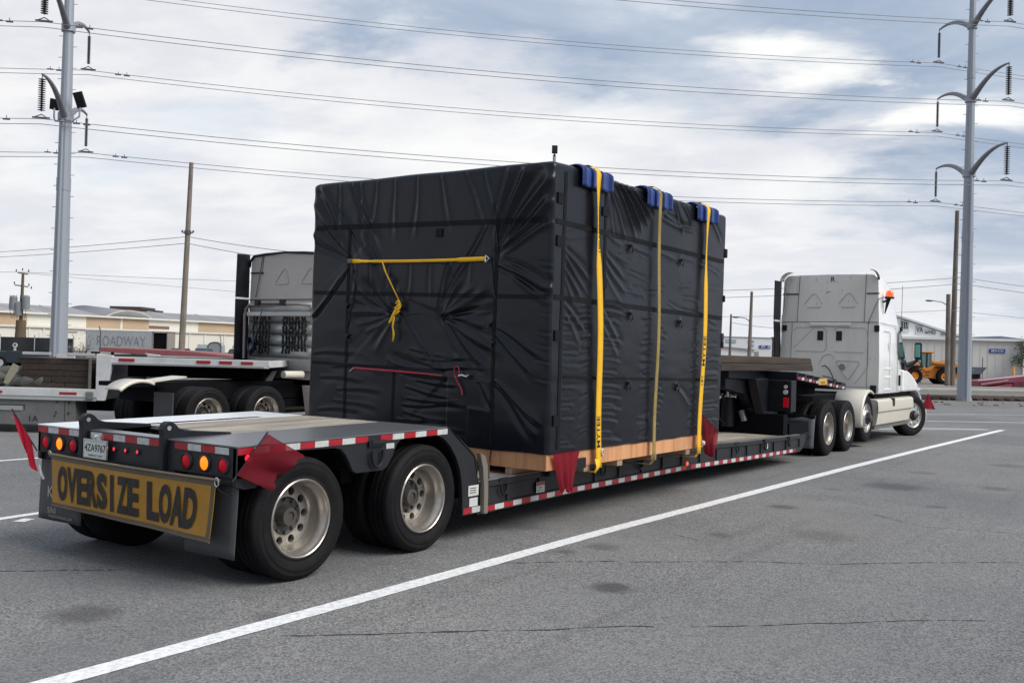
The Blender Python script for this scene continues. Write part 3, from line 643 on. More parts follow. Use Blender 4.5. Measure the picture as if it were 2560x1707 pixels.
# ---- low deck
def zt(x):      # underside of the side beam (slightly arched when loaded)
    return float(np.interp(x, [2.9, 4.8, 7.7, 9.6, 12.1, 12.5], [.235, .262, .268, .235, .205, .20]))
def zd(x): return float(np.interp(x, [2.9, 5, 8.7, 9.6, 12.4, 12.6], [.548, .56, .56, .53, .492, .49]))
def beam(y0, y1, name='side_beam', mm=m_panel):
    xs = [2.93+i*(12.3-2.93)/24 for i in range(25)]; rows = []
    for x in xs:
        b, t = zt(x), zd(x); rows.append([(x, y0, b), (x, y0, b+.075), (x, y0+.02, b+.085), (x, y0+.02, t-.07), (x, y0, t-.06), (x, y0, t), (x, y1, t), (x, y1, b)])
    mb = MB(); mb.grid(rows, True); mb.add(rows[0], [tuple(range(8))]); mb.add(rows[-1], [tuple(range(7, -1, -1))]); return part(mb, name, mm)
beam(0, .09); 
xs = [2.93+i*(12.3-2.93)/24 for i in range(25)]
mb = MB(); rows = [[(x, W, zt(x)), (x, W, zd(x)), (x, W-.09, zd(x)), (x, W-.09, zt(x))] for x in xs]; mb.grid(rows, True); part(mb, 'side_beam', m_panel)
for x in [3.45+.585*i for i in range(15)]:
    mb = MB(); mb.box(x-.02, x+.02, -.002, .03, zt(x)+.08, zd(x)-.065); part(mb, 'rib', m_panel)
for yy in (.85, 1.55):
    mb = MB(); mb.box(2.7, 12.6, yy, yy+.18, .22, .44); part(mb, 'main_beam', m_under)
mb = MB()
for x in [3.2+.585*i for i in range(16)]: mb.box(x, x+.08, .09, W-.09, .33, .45)
part(mb, 'cross_member', m_under)
ny = 12; pw = (W-.12-.10)/ny
for i in range(ny):
    y = .11+i*pw; rows = []
    for x in (2.95, 5, 7, 8.7, 9.6, 11, 12.42 if i > 1 else 12.3): rows.append([(x, y+.005, zd(x)-.04), (x, y+.005, zd(x)+.006), (x, y+pw-.005, zd(x)+.006), (x, y+pw-.005, zd(x)-.04)])
    mb = MB(); mb.grid(rows, True); mb.add(rows[-1], [(0, 1, 2, 3)]); part(mb, 'deck_board', m_plank)
mb = MB(); rows = [[(x, -.005, zd(x)), (x, -.005, zd(x)+.012), (x, .105, zd(x)+.012), (x, .105, zd(x))] for x in xs]; mb.grid(rows, True); part(mb, 'edge_rail', mat('edge_rail_grey', (.16, .155, .145), .55, metal=.3, var=.2))
n_t = 57
for i in range(n_t):
    a = 3.062+i*.1585
    if a > 12.0: break
    if abs(a-7.66) < .09: continue
    z0, z1 = zt(a)+.012, zt(a+.15)+.012
    mb = MB(); mb.add([(a, -.0035, z0), (a+.154, -.0035, z1), (a+.154, -.0035, z1+.052), (a, -.0035, z0+.052), (a, -.0005, z0), (a+.154, -.0005, z1), (a+.154, -.0005, z1+.052), (a, -.0005, z0+.052)], [(0, 1, 2, 3), (7, 6, 5, 4), (0, 4, 5, 1), (1, 5, 6, 2), (2, 6, 7, 3), (3, 7, 4, 0)])
    part(mb, 'reflective_tape_piece', m_red if i % 2 == 0 else m_white)
mb = MB(); mb.lathe([(.032, 0), (.030, -.012), (.02, -.02), (.001, -.022)], (7.68, 0, .355), 20, 'y'); part(mb, 'marker_lamp', mat('amber_side_lens', (.8, .09, .02), .2, emit=.4, coat=1), smooth=50)
mb = MB(); mb.box(3.955, 4.115, -.002, .0, .34, .45, Matrix.Translation((0, -.004, 0))); s_ = part(mb, 'warning_sticker', m_stk)
mb = MB(); mb.box(3.957, 4.113, -.0032, -.0022, .415, .448, Matrix.Translation((0, -.004, 0))); part(mb, 'print', mat('faded_orange', (.30, .12, .06), .6), s_)
mb = MB(); text_on(mb, '72 in', (4.035, -.0072, .39), (1, 0, 0), (0, 0, 1), .035, .006); text_on(mb, 'MAXIMUM LOAD', (4.035, -.0072, .36), (1, 0, 0), (0, 0, 1), .017, .003); part(mb, 'print', m_ink, s_, recalc=False)
for x in (3.35, 5.35, 6.3, 9.43, 10.6, 11.72): dring(x, zd(x)-.03, 1.05, -.005)
mb = MB(); mb.box(10.66, 10.74, -.006, -.001, .36, .44); part(mb, 'tag', m_stk)
mb = MB(); 
for x in (10.55, 11.7): mb.tube([(x, -.02, zd(x)-.01), (x+.02, -.03, zd(x)-.07), (x-.02, -.03, zd(x)-.12), (x+.03, -.03, zd(x)-.17)], .012, 6)
part(mb, 'chain_end', m_black)
# beam tip sweeps up to the gooseneck
mb = MB(); mb.prism([(12.3, .492), (12.62, .50), (12.62, .40), (12.5, .27), (12.3, .20)], 'y', .0, .09);mb.prism([(12.3, .492), (12.62, .50), (12.62, .40), (12.5, .27), (12.3, .20)], 'y', W-.09, W); part(mb, 'beam_tip', m_panel)

# ---- gooseneck
def nk(x): return float(np.interp(x, [10.3, 12.07, 14.95], [1.64, 1.585, 1.36]))
mb = MB()
xs2 = [12.07, 13, 14, 14.95]
rows = [[(x, 0, nk(x)-.13), (x, 0, nk(x)), (x, W, nk(x)), (x, W, nk(x)-.13)] for x in xs2]; mb.grid(rows, True); mb.add(rows[0], [(0, 1, 2, 3)]); mb.add(rows[-1], [(3, 2, 1, 0)]); part(mb, 'neck_deck', m_frame)
mb = MB(); rows = [[(x, .55, nk(x)-.16), (x, .55, nk(x)), (x, 2.05, nk(x)), (x, 2.05, nk(x)-.16)] for x in (10.4, 11.2, 12.065)]; mb.grid(rows, True); mb.add(rows[0], [(0, 1, 2, 3)]); part(mb, 'rear_neck_deck', m_frame)
for k in range(14):
    a = 12.12+k*.2
    mb = MB(); z = nk(a+.08)-.118; mb.box(a, a+.14, -.0035, -.0005, z, z+.045); part(mb, 'reflective_tape_piece', m_red if k % 2 == 0 else m_white)
mb = MB(); mb.box(13.25, 13.75, -.006, -.0042, nk(13.5)-.125, nk(13.5)-.01); s_ = part(mb, 'yellow_placard', mat('placard_yellow', (.62, .36, .06), .5, dirt=(.3, .2, .1), damt=.5, dscale=20))
mb = MB(); text_on(mb, 'DANGER', (13.5, -.0075, nk(13.5)-.09), (1, 0, 0), (0, 0, 1), .06, .01); part(mb, 'print', m_ink, s_, recalc=False)
for a in (12.15, 12.6, 13.0, 13.85, 14.3):
    mb = MB(); z = nk(a+.17); mb.box(a, a+.35, -.004, .0, z-.06, z-.012); part(mb, 'stake_slot', m_under)
for yy in (.60, 1.82):      # neck side webs swooping down to the low deck
    mb = MB(); mb.prism([(12.9, nk(12.9)-.13), (10.4, nk(10.4)-.16), (10.4, 1.30), (11.3, 1.18), (11.62, .95), (11.75, .50), (12.7, .42), (12.9, .95)], 'y', yy, yy+.17); part(mb, 'neck_beam', m_black, bevel=.01)
mb = MB(); mb.box(12.9, 14.95, .6, 2.0, 1.12, 1.30); part(mb, 'fifth_wheel_plate', m_under)
mb = MB(); mb.box(11.8, 12.06, -.002, .50, .90, 1.44); part(mb, 'lamp_bracket_panel', m_black, bevel=.01)
mb = MB(); mb.box(11.8, 12.06, W-.5, W, .90, 1.44); part(mb, 'lamp_bracket_panel', m_black, bevel=.01)
mb = MB(); mb.prism([(11.2, 1.46), (11.79, 1.46), (12.05, .62), (11.75, .62)], 'y', .40, .56); part(mb, 'sloped_brace', m_black, bevel=.01)
mb = MB(); mb.box(11.72, 11.80, .56, .78, .92, 1.40); part(mb, 'valve_box', m_frame, bevel=.01)
mb = MB(); mb.box(11.60, 11.80, .05, 2.5, .52, .86); mb.box(11.9, 12.9, .05, 2.5, .52, .70); part(mb, 'rear_cross_box', m_under)
mb = MB(); mb.cyl((11.5, 1.0, .62), (11.5, 1.0, 1.12), .12, seg=20); part(mb, 'hydraulic_cylinder', m_black, smooth=40)
mb = MB(); mb.cyl((11.5, 1.0, 1.1), (11.5, 1.0, 1.36), .035, seg=14); part(mb, 'piston_rod', m_chrome, smooth=40)
mb = MB(); mb.box(11.43, 11.57, .92, 1.08, 1.33, 1.50); part(mb, 'cylinder_clevis', m_frame, bevel=.01)
mb = MB(); mb.cyl((11.55, .72, .72), (11.55, .78, .90), .055, seg=14); part(mb, 'air_canister', mat('grey_canister', (.2, .2, .22), .4, metal=.5), smooth=40)
mb = MB(); mb.box(11.28, 11.45, .6, .82, 1.45, 1.64); part(mb, 'grey_bracket', m_plate)
for i in range(5):
    mb = MB(); y = 1.0+i*.12; mb.tube([(11.4, y, .66), (11.25-.05*i, y+.05, .75+.05*i), (11.35, y+.12, .98), (11.5, y+.05, 1.2)], .018, 6); part(mb, 'air_hose', m_blackc, smooth=50)
mb = MB(); mb.box(11.785, 11.80, .02, .14, .96, 1.17); o = part(mb, 'tail_lamp', m_black)
mb = MB(); mb.box(11.770, 11.786, .035, .125, .98, 1.15); part(mb, 'lens', m_lred, o, bevel=.006)
mb = MB(); mb.cyl((11.79, .09, 1.24), (11.77, .09, 1.24), .04); mb.cyl((11.79, .09, 1.33), (11.77, .09, 1.33), .03); part(mb, 'clear_lamp', m_stk, smooth=40)
# front mud flaps hang behind the tractor's drive wheels
for y0_, y1_ in ((.66, -.02), (W+.02, W-.66)):
    fm = part(flap(y0_, y1_, .21, .76, 13.05, .06), 'mud_flap', mat('grey_mud_flap', (.13, .14, .155), .5, var=.1, dirt=(.12, .12, .12), damt=.4), smooth=60, solid=.01)
    mb = MB(); text_on(mb, 'ONLY', ((12.985, (y0_+y1_)/2-.16, .40)), (0, -1, 0), (0, 0, 1), .10, .005); part(mb, 'lettering', m_ink, fm, recalc=False)
    mb = MB(); 
    for k in range(5): mb.tube([(12.99, (y0_+y1_)/2-.07+k*.035+.02*math.sin(t*3), .50+.14*t*(1-.15*abs(k-2))) for t in [j/5 for j in range(6)]], .006, 4)
    part(mb, 'flame_emblem', m_ink, fm)
    mb = MB(); mb.box(13.04, 13.10, min(y0_, y1_), max(y0_, y1_), .74, .80); part(mb, 'flap_hanger', m_frame)

# ================================================================ timbers lying on the gooseneck
for k, (y, z) in enumerate(((.40, 0), (.64, 0), (.90, 0), (.42, 1), (.66, 1))):
    mb = MB(); x0, x1 = 9.6+random.random()*.2, 14.2-.05*z+random.random()*.05
    b = lambda x: nk(max(x, 10.4)) if x > 12.07 else nk(x)
    zb0, zb1 = nk(12.1)+.012+z*.125, nk(12.1)+.0+z*.125
    mb.add([(x0, y, zb0), (x1, y, zb1), (x1+.06, y+.22, zb1), (x0, y+.22, zb0), (x0, y, zb0+.12), (x1-.08, y, zb1+.12), (x1-.02, y+.22, zb1+.12), (x0, y+.22, zb0+.12)], [(3, 2, 1, 0), (4, 5, 6, 7), (0, 1, 5, 4), (1, 2, 6, 5), (2, 3, 7, 6), (3, 0, 4, 7)])
    o = mb.build('timber_beam', m_timber, bevel=.012)
    tag(o, ['lower timber nearest the right edge of the trailer gooseneck', 'lower timber in the middle of the gooseneck pile', 'lower timber farthest to the left on the gooseneck', 'upper brown timber on the near side of the gooseneck pile', 'upper brown timber on the far side of the gooseneck pile'][k], 'timber', 'timbers lying on the gooseneck')

# ================================================================ OVERSIZE LOAD banner
bn = thing('oversize_load_banner', 'yellow oversize load banner with black letters hung across the trailer rear', 'banner', (-.07, 1.15, .36))
m_ban = mat('dull_yellow_vinyl', (.40, .19, .012), .5, var=.14, scale=2.5, dirt=(.24, .115, .018), damt=.45, dscale=3.5, bump=.25, bscale=6)
m_hem = mat('brown_hem', (.10, .075, .045), .55, var=.25)
BY0, BY1 = 2.27, .145
def bsurf(u, v):      # u 0 left .. 1 right, v 0 top .. 1 bottom
    y = (BY0-.07*v)+((BY1+.04*v)-(BY0-.07*v))*u; z = .838-.014*u-(.415+.035*u)*v - .014*math.sin(math.pi*u)*(1-v)*.6
    x = -.062-.012*math.sin(u*5+v*2)*v-.006*math.sin(u*17)*v-.01*v
    return Vector((x, y, z))
mb = MB(); mb.grid([[bsurf(i/60, j/14) for i in range(61)] for j in range(15)]); part(mb, 'sheet', m_ban, bn, smooth=60, recalc=False, solid=.003)
mb = MB()
for j0, j1 in ((0., .09), (.93, 1.)): mb.grid([[bsurf(i/60, j)+Vector((-.005, 0, 0)) for i in range(61)] for j in (j0, (j0+j1)/2, j1)])
mb.grid([[bsurf(i, j/14)+Vector((-.0055, 0, 0)) for i in (.98, 1.)] for j in range(15)])
part(mb, 'hem', m_hem, bn, recalc=False)
mb = MB(); mb.tube([bsurf(u, 0)+Vector((-.004, 0, .004)) for u in [-.012+1.03*i/20 for i in range(21)]], .013, 10); part(mb, 'top_rod', mat('bronze_rod', (.20, .16, .11), .35, metal=.7), bn, smooth=50)
mb = MB(); mb.tube([bsurf(i/20, 1.) for i in range(21)], .009, 8); part(mb, 'bottom_rod', m_hem, bn, smooth=50)
mb = MB()
p = bsurf(1.01, 0); mb.tube([(p.x-.01, p.y+.0+.02*math.cos(a), p.z-.01+.032*math.sin(a)) for a in [i*.55 for i in range(13)]], .005, 6)
p = bsurf(-.005, 0); mb.tube([(p.x-.01, p.y+.0+.015*math.cos(a), p.z+.01+.02*math.sin(a)) for a in [i*.55 for i in range(9)]], .005, 6)
part(mb, 'ring', m_chrome, bn, smooth=50)
def letters(word, u0, u1, mb, hh=.84):
    n = len(word); wd = (u1-u0)/n
    for i, ch in enumerate(word):
        vs, fs = text_geo(ch, 1., .045, 1.) if ch != 'I' else ([(-.1, -.35), (.1, -.35), (.1, .35), (-.1, .35)], [(0, 1, 2, 3)]); xs_ = [v[0] for v in vs]; ys_ = [v[1] for v in vs]; a0, a1, b0, b1 = min(xs_), max(xs_), min(ys_), max(ys_)
        fill = .34 if ch == 'I' else 1.02
        cw = wd*fill; cu = u0+wd*(i+.5)
        pts = [bsurf(cu+((a-a0)/(a1-a0)-.5)*cw, .115+(.93-.115)*(.5-(((b-b0)/(b1-b0))-.5)*hh)+.0*a)+Vector((-.009, 0, 0)) for a, b in vs]
        mb.add(pts, fs)
mb = MB(); letters('OVERSIZE', .05, .575, mb); part(mb, 'lettering', m_ink, bn, recalc=False)
mb = MB(); letters('LOAD', .625, .915, mb); part(mb, 'lettering', m_ink, bn, recalc=False)
mb = MB(); mb.tube([(-.05, .22, .80), (-.03, .12, .74), (-.02, .06, .72), (-.03, .0, .74)], .004, 5); mb.tube([(-.05, 2.27, .84), (-.02, 2.42, .86), (-.01, 2.5, .84)], .004, 5); part(mb, 'tie_cord', m_blackc, bn)
mb = MB(); mb.tube([(-.07, 2.44, .74), (-.07, 2.40, .66), (-.06, 2.38, .62)], [.004, .012, .01], 6); part(mb, 'rope_end', m_stk, bn)

# ================================================================ flags
def cloth_mat(name, col, tr):
    m = bpy.data.materials.new(name); m.use_nodes = True; t = m.node_tree; b = t.nodes['Principled BSDF']; b.inputs['Base Color'].default_value = (*col, 1); b.inputs['Roughness'].default_value = .8
    tl = t.nodes.new('ShaderNodeBsdfTranslucent'); tl.inputs[0].default_value = (*[min(1, c*1.6) for c in col], 1); tp = t.nodes.new('ShaderNodeBsdfTransparent'); tp.inputs[0].default_value = (*[min(1, .35+c) for c in col], 1)
    m1 = t.nodes.new('ShaderNodeMixShader'); m1.inputs[0].default_value = .35; m2 = t.nodes.new('ShaderNodeMixShader'); m2.inputs[0].default_value = tr; l_ = t.links.new
    l_(b.outputs[0], m1.inputs[1]); l_(tl.outputs[0], m1.inputs[2]); l_(m1.outputs[0], m2.inputs[1]); l_(tp.outputs[0], m2.inputs[2]); l_(m2.outputs[0], t.nodes['Material Output'].inputs[0]); return m
m_flag = cloth_mat('thin_red_mesh_cloth', (.20, .0, .012), .34); m_flag2 = cloth_mat('bright_red_cloth', (.24, .0, .014), .04)
def flag(name_label, A, B, C_, D_, nf, amp, m, ax=(0, 1, 0), ragged=0., stick=None, nu=26, nv=20, grow=1.):
    """cloth between edge A>B (held) and edge C>D (free), folds running from one edge to the other"""
    A, B, C_, D_, ax = Vector(A), Vector(B), Vector(C_), Vector(D_), Vector(ax); rows = []; ph = random.random()*6
    for j in range(nv+1):
        v = j/nv; row = []
        for i in range(nu+1):
            u = i/nu; p = A.lerp(B, u).lerp(C_.lerp(D_, u), v)
            k = v**grow; p = p + ax*(amp*k*math.sin(nf*math.pi*2*u+ph+v*1.1)+amp*.4*k*math.sin(nf*9*u+ph*2+3*v))
            if ragged: p = p + (C_-A).normalized()*(ragged*v**3*(math.sin(13*u+ph)+.6*math.sin(29*u)))
            row.append(p)
        rows.append(row)
    r_ = thing('red_flag', name_label, 'flag', A.lerp(D_, .5), group='red warning flags')
    mb = MB(); mb.grid(rows); mb.build('cloth', m, r_, smooth=60, recalc=False)
    if stick:
        mb = MB(); mb.tube(stick, .006, 8); mb.build('stick', m_black, r_, smooth=40)
    else:
        mb = MB(); mb.tube([A.lerp(B, i/10)+Vector((0, 0, .002)) for i in range(11)], .005, 6); mb.build('hem', m, r_, smooth=40)
    return r_
flag('translucent red mesh flag on a stick at the right rear corner of the trailer', (.225, -.055, 1.165), (-.03, -.045, .875), (.56, -.10, .985), (.23, -.07, .75), 1.4, .026, m_flag, ragged=.016, stick=[(-.06, -.03, .83), (.235, -.055, 1.175)])
flag('bright red flag leaning out from the left rear corner of the trailer', (-.02, 2.985, 1.17), (-.02, 2.66, .93), (-.03, 2.66, .76), (-.03, 2.575, .66), 1.3, .035, cloth_mat('vivid_crimson_cloth', (.50, .004, .028), .04), ax=(1, 0, 0), stick=[(-.0, 2.60, .84), (-.02, 2.99, 1.18)])
flag('crimson flag pinned over the near bottom corner of the crate', (3.62, -.415, .795), (4.13, -.415, .80), (3.76, -.43, .43), (3.99, -.43, .405), 3.2, .026, m_flag2, ragged=.02, grow=.7)
flag('dark red flag hanging at the far bottom corner of the crate', (7.19, -.40, 1.08), (7.75, -.41, .815), (7.36, -.42, .57), (7.52, -.43, .50), 2.6, .04, m_flag, ragged=.03, grow=.8)
flag('small red flag on a wire at the tractor front bumper', (22.0, -.04, 1.01), (22.0, -.06, .98), (21.9, .10, .63), (22.05, -.20, .62), 1.2, .03, m_flag2, ax=(1, 0, 0), stick=[(21.95, .12, .60), (22.0, -.04, 1.03)], grow=.8)

# ================================================================ WOODEN CRATE
X0, X1, YR, YL, ZB, ZTOP = 3.553, 7.80, -.375, 2.964, .632, 3.725
cr_ = thing('wooden_crate', 'plywood crate base showing below the black tarpaulin on the low deck', 'crate', ((X0+X1)/2, (YR+YL)/2, .56))
def ply(x0, x1, y0, y1, z0=ZB, z1=.90): mb = MB(); mb.box(x0, x1, y0, y1, z0, z1); mb.build('plywood_panel', m_ply, cr_, bevel=.003)
for a, b in ((X0, 4.81), (4.814, 6.45), (6.454, X1)): ply(a, b, YR, YR+.02)
for a, b in ((YR+.021, .62), (.624, 1.85), (1.854, YL)): ply(X0, X0+.02, a, b)
ply(X0+.021, X1, YL-.02, YL); ply(X1-.02, X1, YR+.021, YL-.021)
for a, b in ((.05, .13), (.9, 1.0), (1.6, 1.7), (2.45, 2.53)): mb = MB(); mb.box(X0+.02, X1-.02, a, b, .565, ZB-.002); mb.build('skid', m_block, cr_)
mb = MB(); mb.box(X0+.03, X1-.03, YR+.03, YL-.03, ZB, ZB+.03); mb.build('floor_panel', m_ply, cr_)
for x in (5.1, 5.95, 6.9): mb = MB(); mb.box(x-.06, x+.06, YR+.01, .1, .566, ZB-.002); mb.build('skid', m_block, cr_)
mb = MB(); mb.box(4.06, 4.30, -.40, -.06, .61, .72); mb.box(4.12, 4.26, -.06, .02, .5, .66); o = mb.build('corner_bracket', m_frame, cr_, bevel=.008)
mb = MB(); mb.box(4.30, 4.42, -.37, -.05, .566, .631); mb.build('skid', m_block, cr_)
for y, z in ((.30, .72), (-.38, .7)):
    pass
mb = MB(); mb.tube([(3.545, .30, .81), (3.54, .31, .62), (3.42, .35, .56)], .006, 5); mb.tube([(3.548, .95, .80), (3.30, .55, .64), (3.2, .4, .60)], .006, 5); mb.build('lashing_cord', m_blackc, cr_)
# ================================================================ TARPAULIN
def ss(a, b, x): t = np.clip((x-a)/(b-a), 0, 1); return t*t*(3-2*t)
def _lat(seed, n=64):
    r_ = np.random.default_rng(seed).random((n, n)); return r_
def vnoise(x, y, seed):
    L = _lat(seed); n = L.shape[0]; xi = np.floor(x).astype(int); yi = np.floor(y).astype(int); fx = x-xi; fy = y-yi; fx = fx*fx*(3-2*fx); fy = fy*fy*(3-2*fy)
    g = lambda i, j: L[(xi+i) % n, (yi+j) % n]
    return (g(0, 0)*(1-fx)*(1-fy)+g(1, 0)*fx*(1-fy)+g(0, 1)*(1-fx)*fy+g(1, 1)*fx*fy)*2-1
def fbm(x, y, seed, o=4):
    r_ = 0; a = 1
    for k in range(o): r_ = r_+a*vnoise(x*2**k+k*3.7, y*2**k-k*5.1, seed+k); a *= .5
    return r_
def ridge(x, y, seed):
    wx = x+.5*vnoise(x*1.7, y*1.7, seed+9); wy = y+.5*vnoise(x*1.9+5, y*1.9, seed+11); n = 1-np.abs(vnoise(wx, wy, seed))*2.2; return np.clip(n, 0, 1)**2.2*np.clip(.6+vnoise(x*.7, y*.7, seed+3), 0, 1)
def fold(a, z, p0, p1, w0, w1, amp, crisp=1.):
    """a raised crease from p0 to p1; width grows from w0 to w1; a shallow furrow beside it"""
    dx, dy = p1[0]-p0[0], p1[1]-p0[1]; L = math.hypot(dx, dy); ux, uy = dx/L, dy/L
    wob = .012*np.sin(7*(a*ux+z*uy)+p0[0]*9)
    t = ((a-p0[0])*ux+(z-p0[1])*uy)/L; d = -(a-p0[0])*uy+(z-p0[1])*ux+wob; w_ = w0+(w1-w0)*np.clip(t, 0, 1)
    tp = ss(-.04, .08, t)*(1-ss(.7, 1.05, t))
    h = np.exp(-np.abs(d/(w_*.85))**1.15)-.75*np.exp(-np.abs((d-1.9*w_)/(w_*1.2))**2)
    return 1.2*amp*tp*h
def step(a, z, p0, p1, amp, w_=.008, reach=.25):
    dx, dy = p1[0]-p0[0], p1[1]-p0[1]; L = math.hypot(dx, dy); ux, uy = dx/L, dy/L
    t = ((a-p0[0])*ux+(z-p0[1])*uy)/L; d = -(a-p0[0])*uy+(z-p0[1])*ux
    return amp*ss(-.02, .04, t)*(1-ss(.96, 1.02, t))*ss(-w_, w_, d)*np.exp(-np.maximum(d, 0)/reach)
def pit(a, z, c, r_, amp): return amp*np.exp(-(((a-c[0])**2+(z-c[1])**2)/r_**2))
rs = random.Random(11)
def rear_disp(a, z):          # a = y (2.96 left ... -.375 right)
    d = .007*fbm(a*1.1, z*1.1, 3, 2)+.0022*fbm(a*2.2, z*5, 21, 2)+.0016*ridge(a*1.7, z*2.0, 31)+.0005*ridge(a*5+z, z*5-a*2, 37)
    F = lambda *k: fold(a, z, *k)
    # top valance hangs from the roof edge
    for y_ in (2.55, 2.2, 1.95, 1.7, 1.35, 1.05, .7, .45): d = d+F((y_, 3.70), (y_-.10+rs.random()*.25*(1 if y_ > 1.3 else -1), 3.15-rs.random()*.2), .012, .035, .010)
    d = d+F((2.35, 3.70), (1.85, 2.95), .015, .05, .018)+F((2.2, 3.3), (1.75, 2.5), .015, .03, .014)+F((2.6, 3.5), (2.1, 2.85), .012, .03, .014)
    # corner swags: cloth pulled down from the upper corners to the strap ends
    for (p0, p1, am, w0) in (((2.96, 3.50), (2.33, 2.82), .036, .075), ((2.96, 3.15), (2.33, 2.80), .026, .06), ((2.84, 3.70), (2.36, 2.86), .022, .05), ((2.96, 2.15), (2.36, 2.72), .022, .018)): d = d+F(p0, p1, w0, .014, am)
    for (p0, p1, am, w0) in (((-.36, 3.60), (.27, 2.85), .040, .085), ((-.36, 3.33), (.26, 2.83), .030, .055), ((-.05, 3.70), (.30, 2.90), .026, .045), ((.16, 3.70), (.34, 2.95), .020, .03), ((-.36, 3.10), (.24, 2.80), .016, .035), ((-.36, 2.45), (.24, 2.74), .024, .035), ((-.34, 2.28), (.23, 2.70), .012, .03)): d = d+F(p0, p1, w0, .014, am)
    for (p0, p1, am) in (((2.12, 2.98), (1.66, 2.32), .022), ((1.62, 2.30), (.93, 1.53), .022), ((.88, 2.74), (1.04, 2.2), .018), ((.42, 3.12), (1.02, 2.22), .016)): d = d+F(p0, p1, .012, .014, am)
    # below the yellow strap
    for k in range(7):
        y_ = 2.2-k*.27+.08*rs.random(); d = d+F((y_, 2.77), (y_-.05+.09*rs.random(), 2.50-.2*rs.random()), .014, .028, .006+.006*rs.random())
    # gathered knot, left
    for ang, L, am in ((5, .74, .024), (17, .7, .016), (27, .66, .026), (44, .4, .012), (-9, .6, .012), (-24, .5, .012), (-58, .5, .010), (74, .4, .016)):
        d = d+F((1.655, 2.17), (1.655+L*math.cos(R(ang)), 2.17+L*math.sin(R(ang))), .010, .035+.9*am, am)
    # gathered knot, middle: rays to the right
    for ang, L, am in ((3, .72, .016), (13, .75, .028), (24, .72, .030), (36, .6, .014), (-9, .72, .020), (-27, .9, .018), (-41, .85, .020), (-58, .55, .009), (56, .5, .012)):
        d = d+F((1.0, 2.17), (1.0-L*math.cos(R(ang)), 2.17+L*math.sin(R(ang))), .010, .035+.9*am, am)
    d = d+pit(a, z, (1.655, 2.17), .05, -.02)+pit(a, z, (1.0, 2.17), .05, -.02)+pit(a, z, (.27, 2.82), .05, -.018)+pit(a, z, (2.33, 2.80), .05, -.018)
    # overlapping flap edges
    d = d+step(a, z, (1.62, 2.30), (.90, 1.50), .020, reach=.5)+step(a, z, (2.12, 2.98), (1.66, 2.30), .016, reach=.3)
    d = d+step(a, z, (.90, 2.72), (1.05, 2.22), .016, reach=.25)+step(a, z, (.889, 1.52), (.90, .80), -.020, reach=.35)+step(a, z, (.885, 1.52), (.31, 1.50), .010, reach=.25)+step(a, z, (.60, 1.22), (.30, 1.20), .010, reach=.2)
    d = d+F((.9, 1.52), (1.75, 1.68), .012, .04, .016)+F((.9, 1.50), (1.6, 1.58), .01, .03, .012)
    d = d+F((.45, 1.5), (.30, 1.22), .012, .03, .014)
    for (p0, p1, am, w1) in (((.27, 1.50), (-.33, 1.08), .024, .045), ((.27, 1.47), (-.30, .95), .018, .04), ((.25, 2.05), (-.35, 1.75), .014, .04), ((.27, 2.0), (-.2, 1.55), .012, .035), ((.27, 2.72), (-.34, 2.42), .02, .03)): d = d+F(p0, p1, .012, w1, am)
    # long flat billows across the lower part
    for k in range(12):
        z_ = .86+k*.085; y_ = 1.6-rs.random()*.5; d = d+F((y_, z_+rs.gauss(0, .01)), (y_-.5-rs.random()*.5, z_+rs.gauss(0, .05)), .012, .02, .007)
    for k in range(7):
        z_ = .95+k*.13; y_ = 2.9-rs.random()*.4; d = d+F((y_, z_), (y_-.7, z_+rs.gauss(0, .05)), .015, .03, .006)
    # flutes along the near corner
    for k in range(16):
        z_ = .86+rs.random()*2.1; d = d+F((-.37, z_), (-.24+rs.random()*.08, z_+.03), .014, .008, .005*rs.random())
    return d
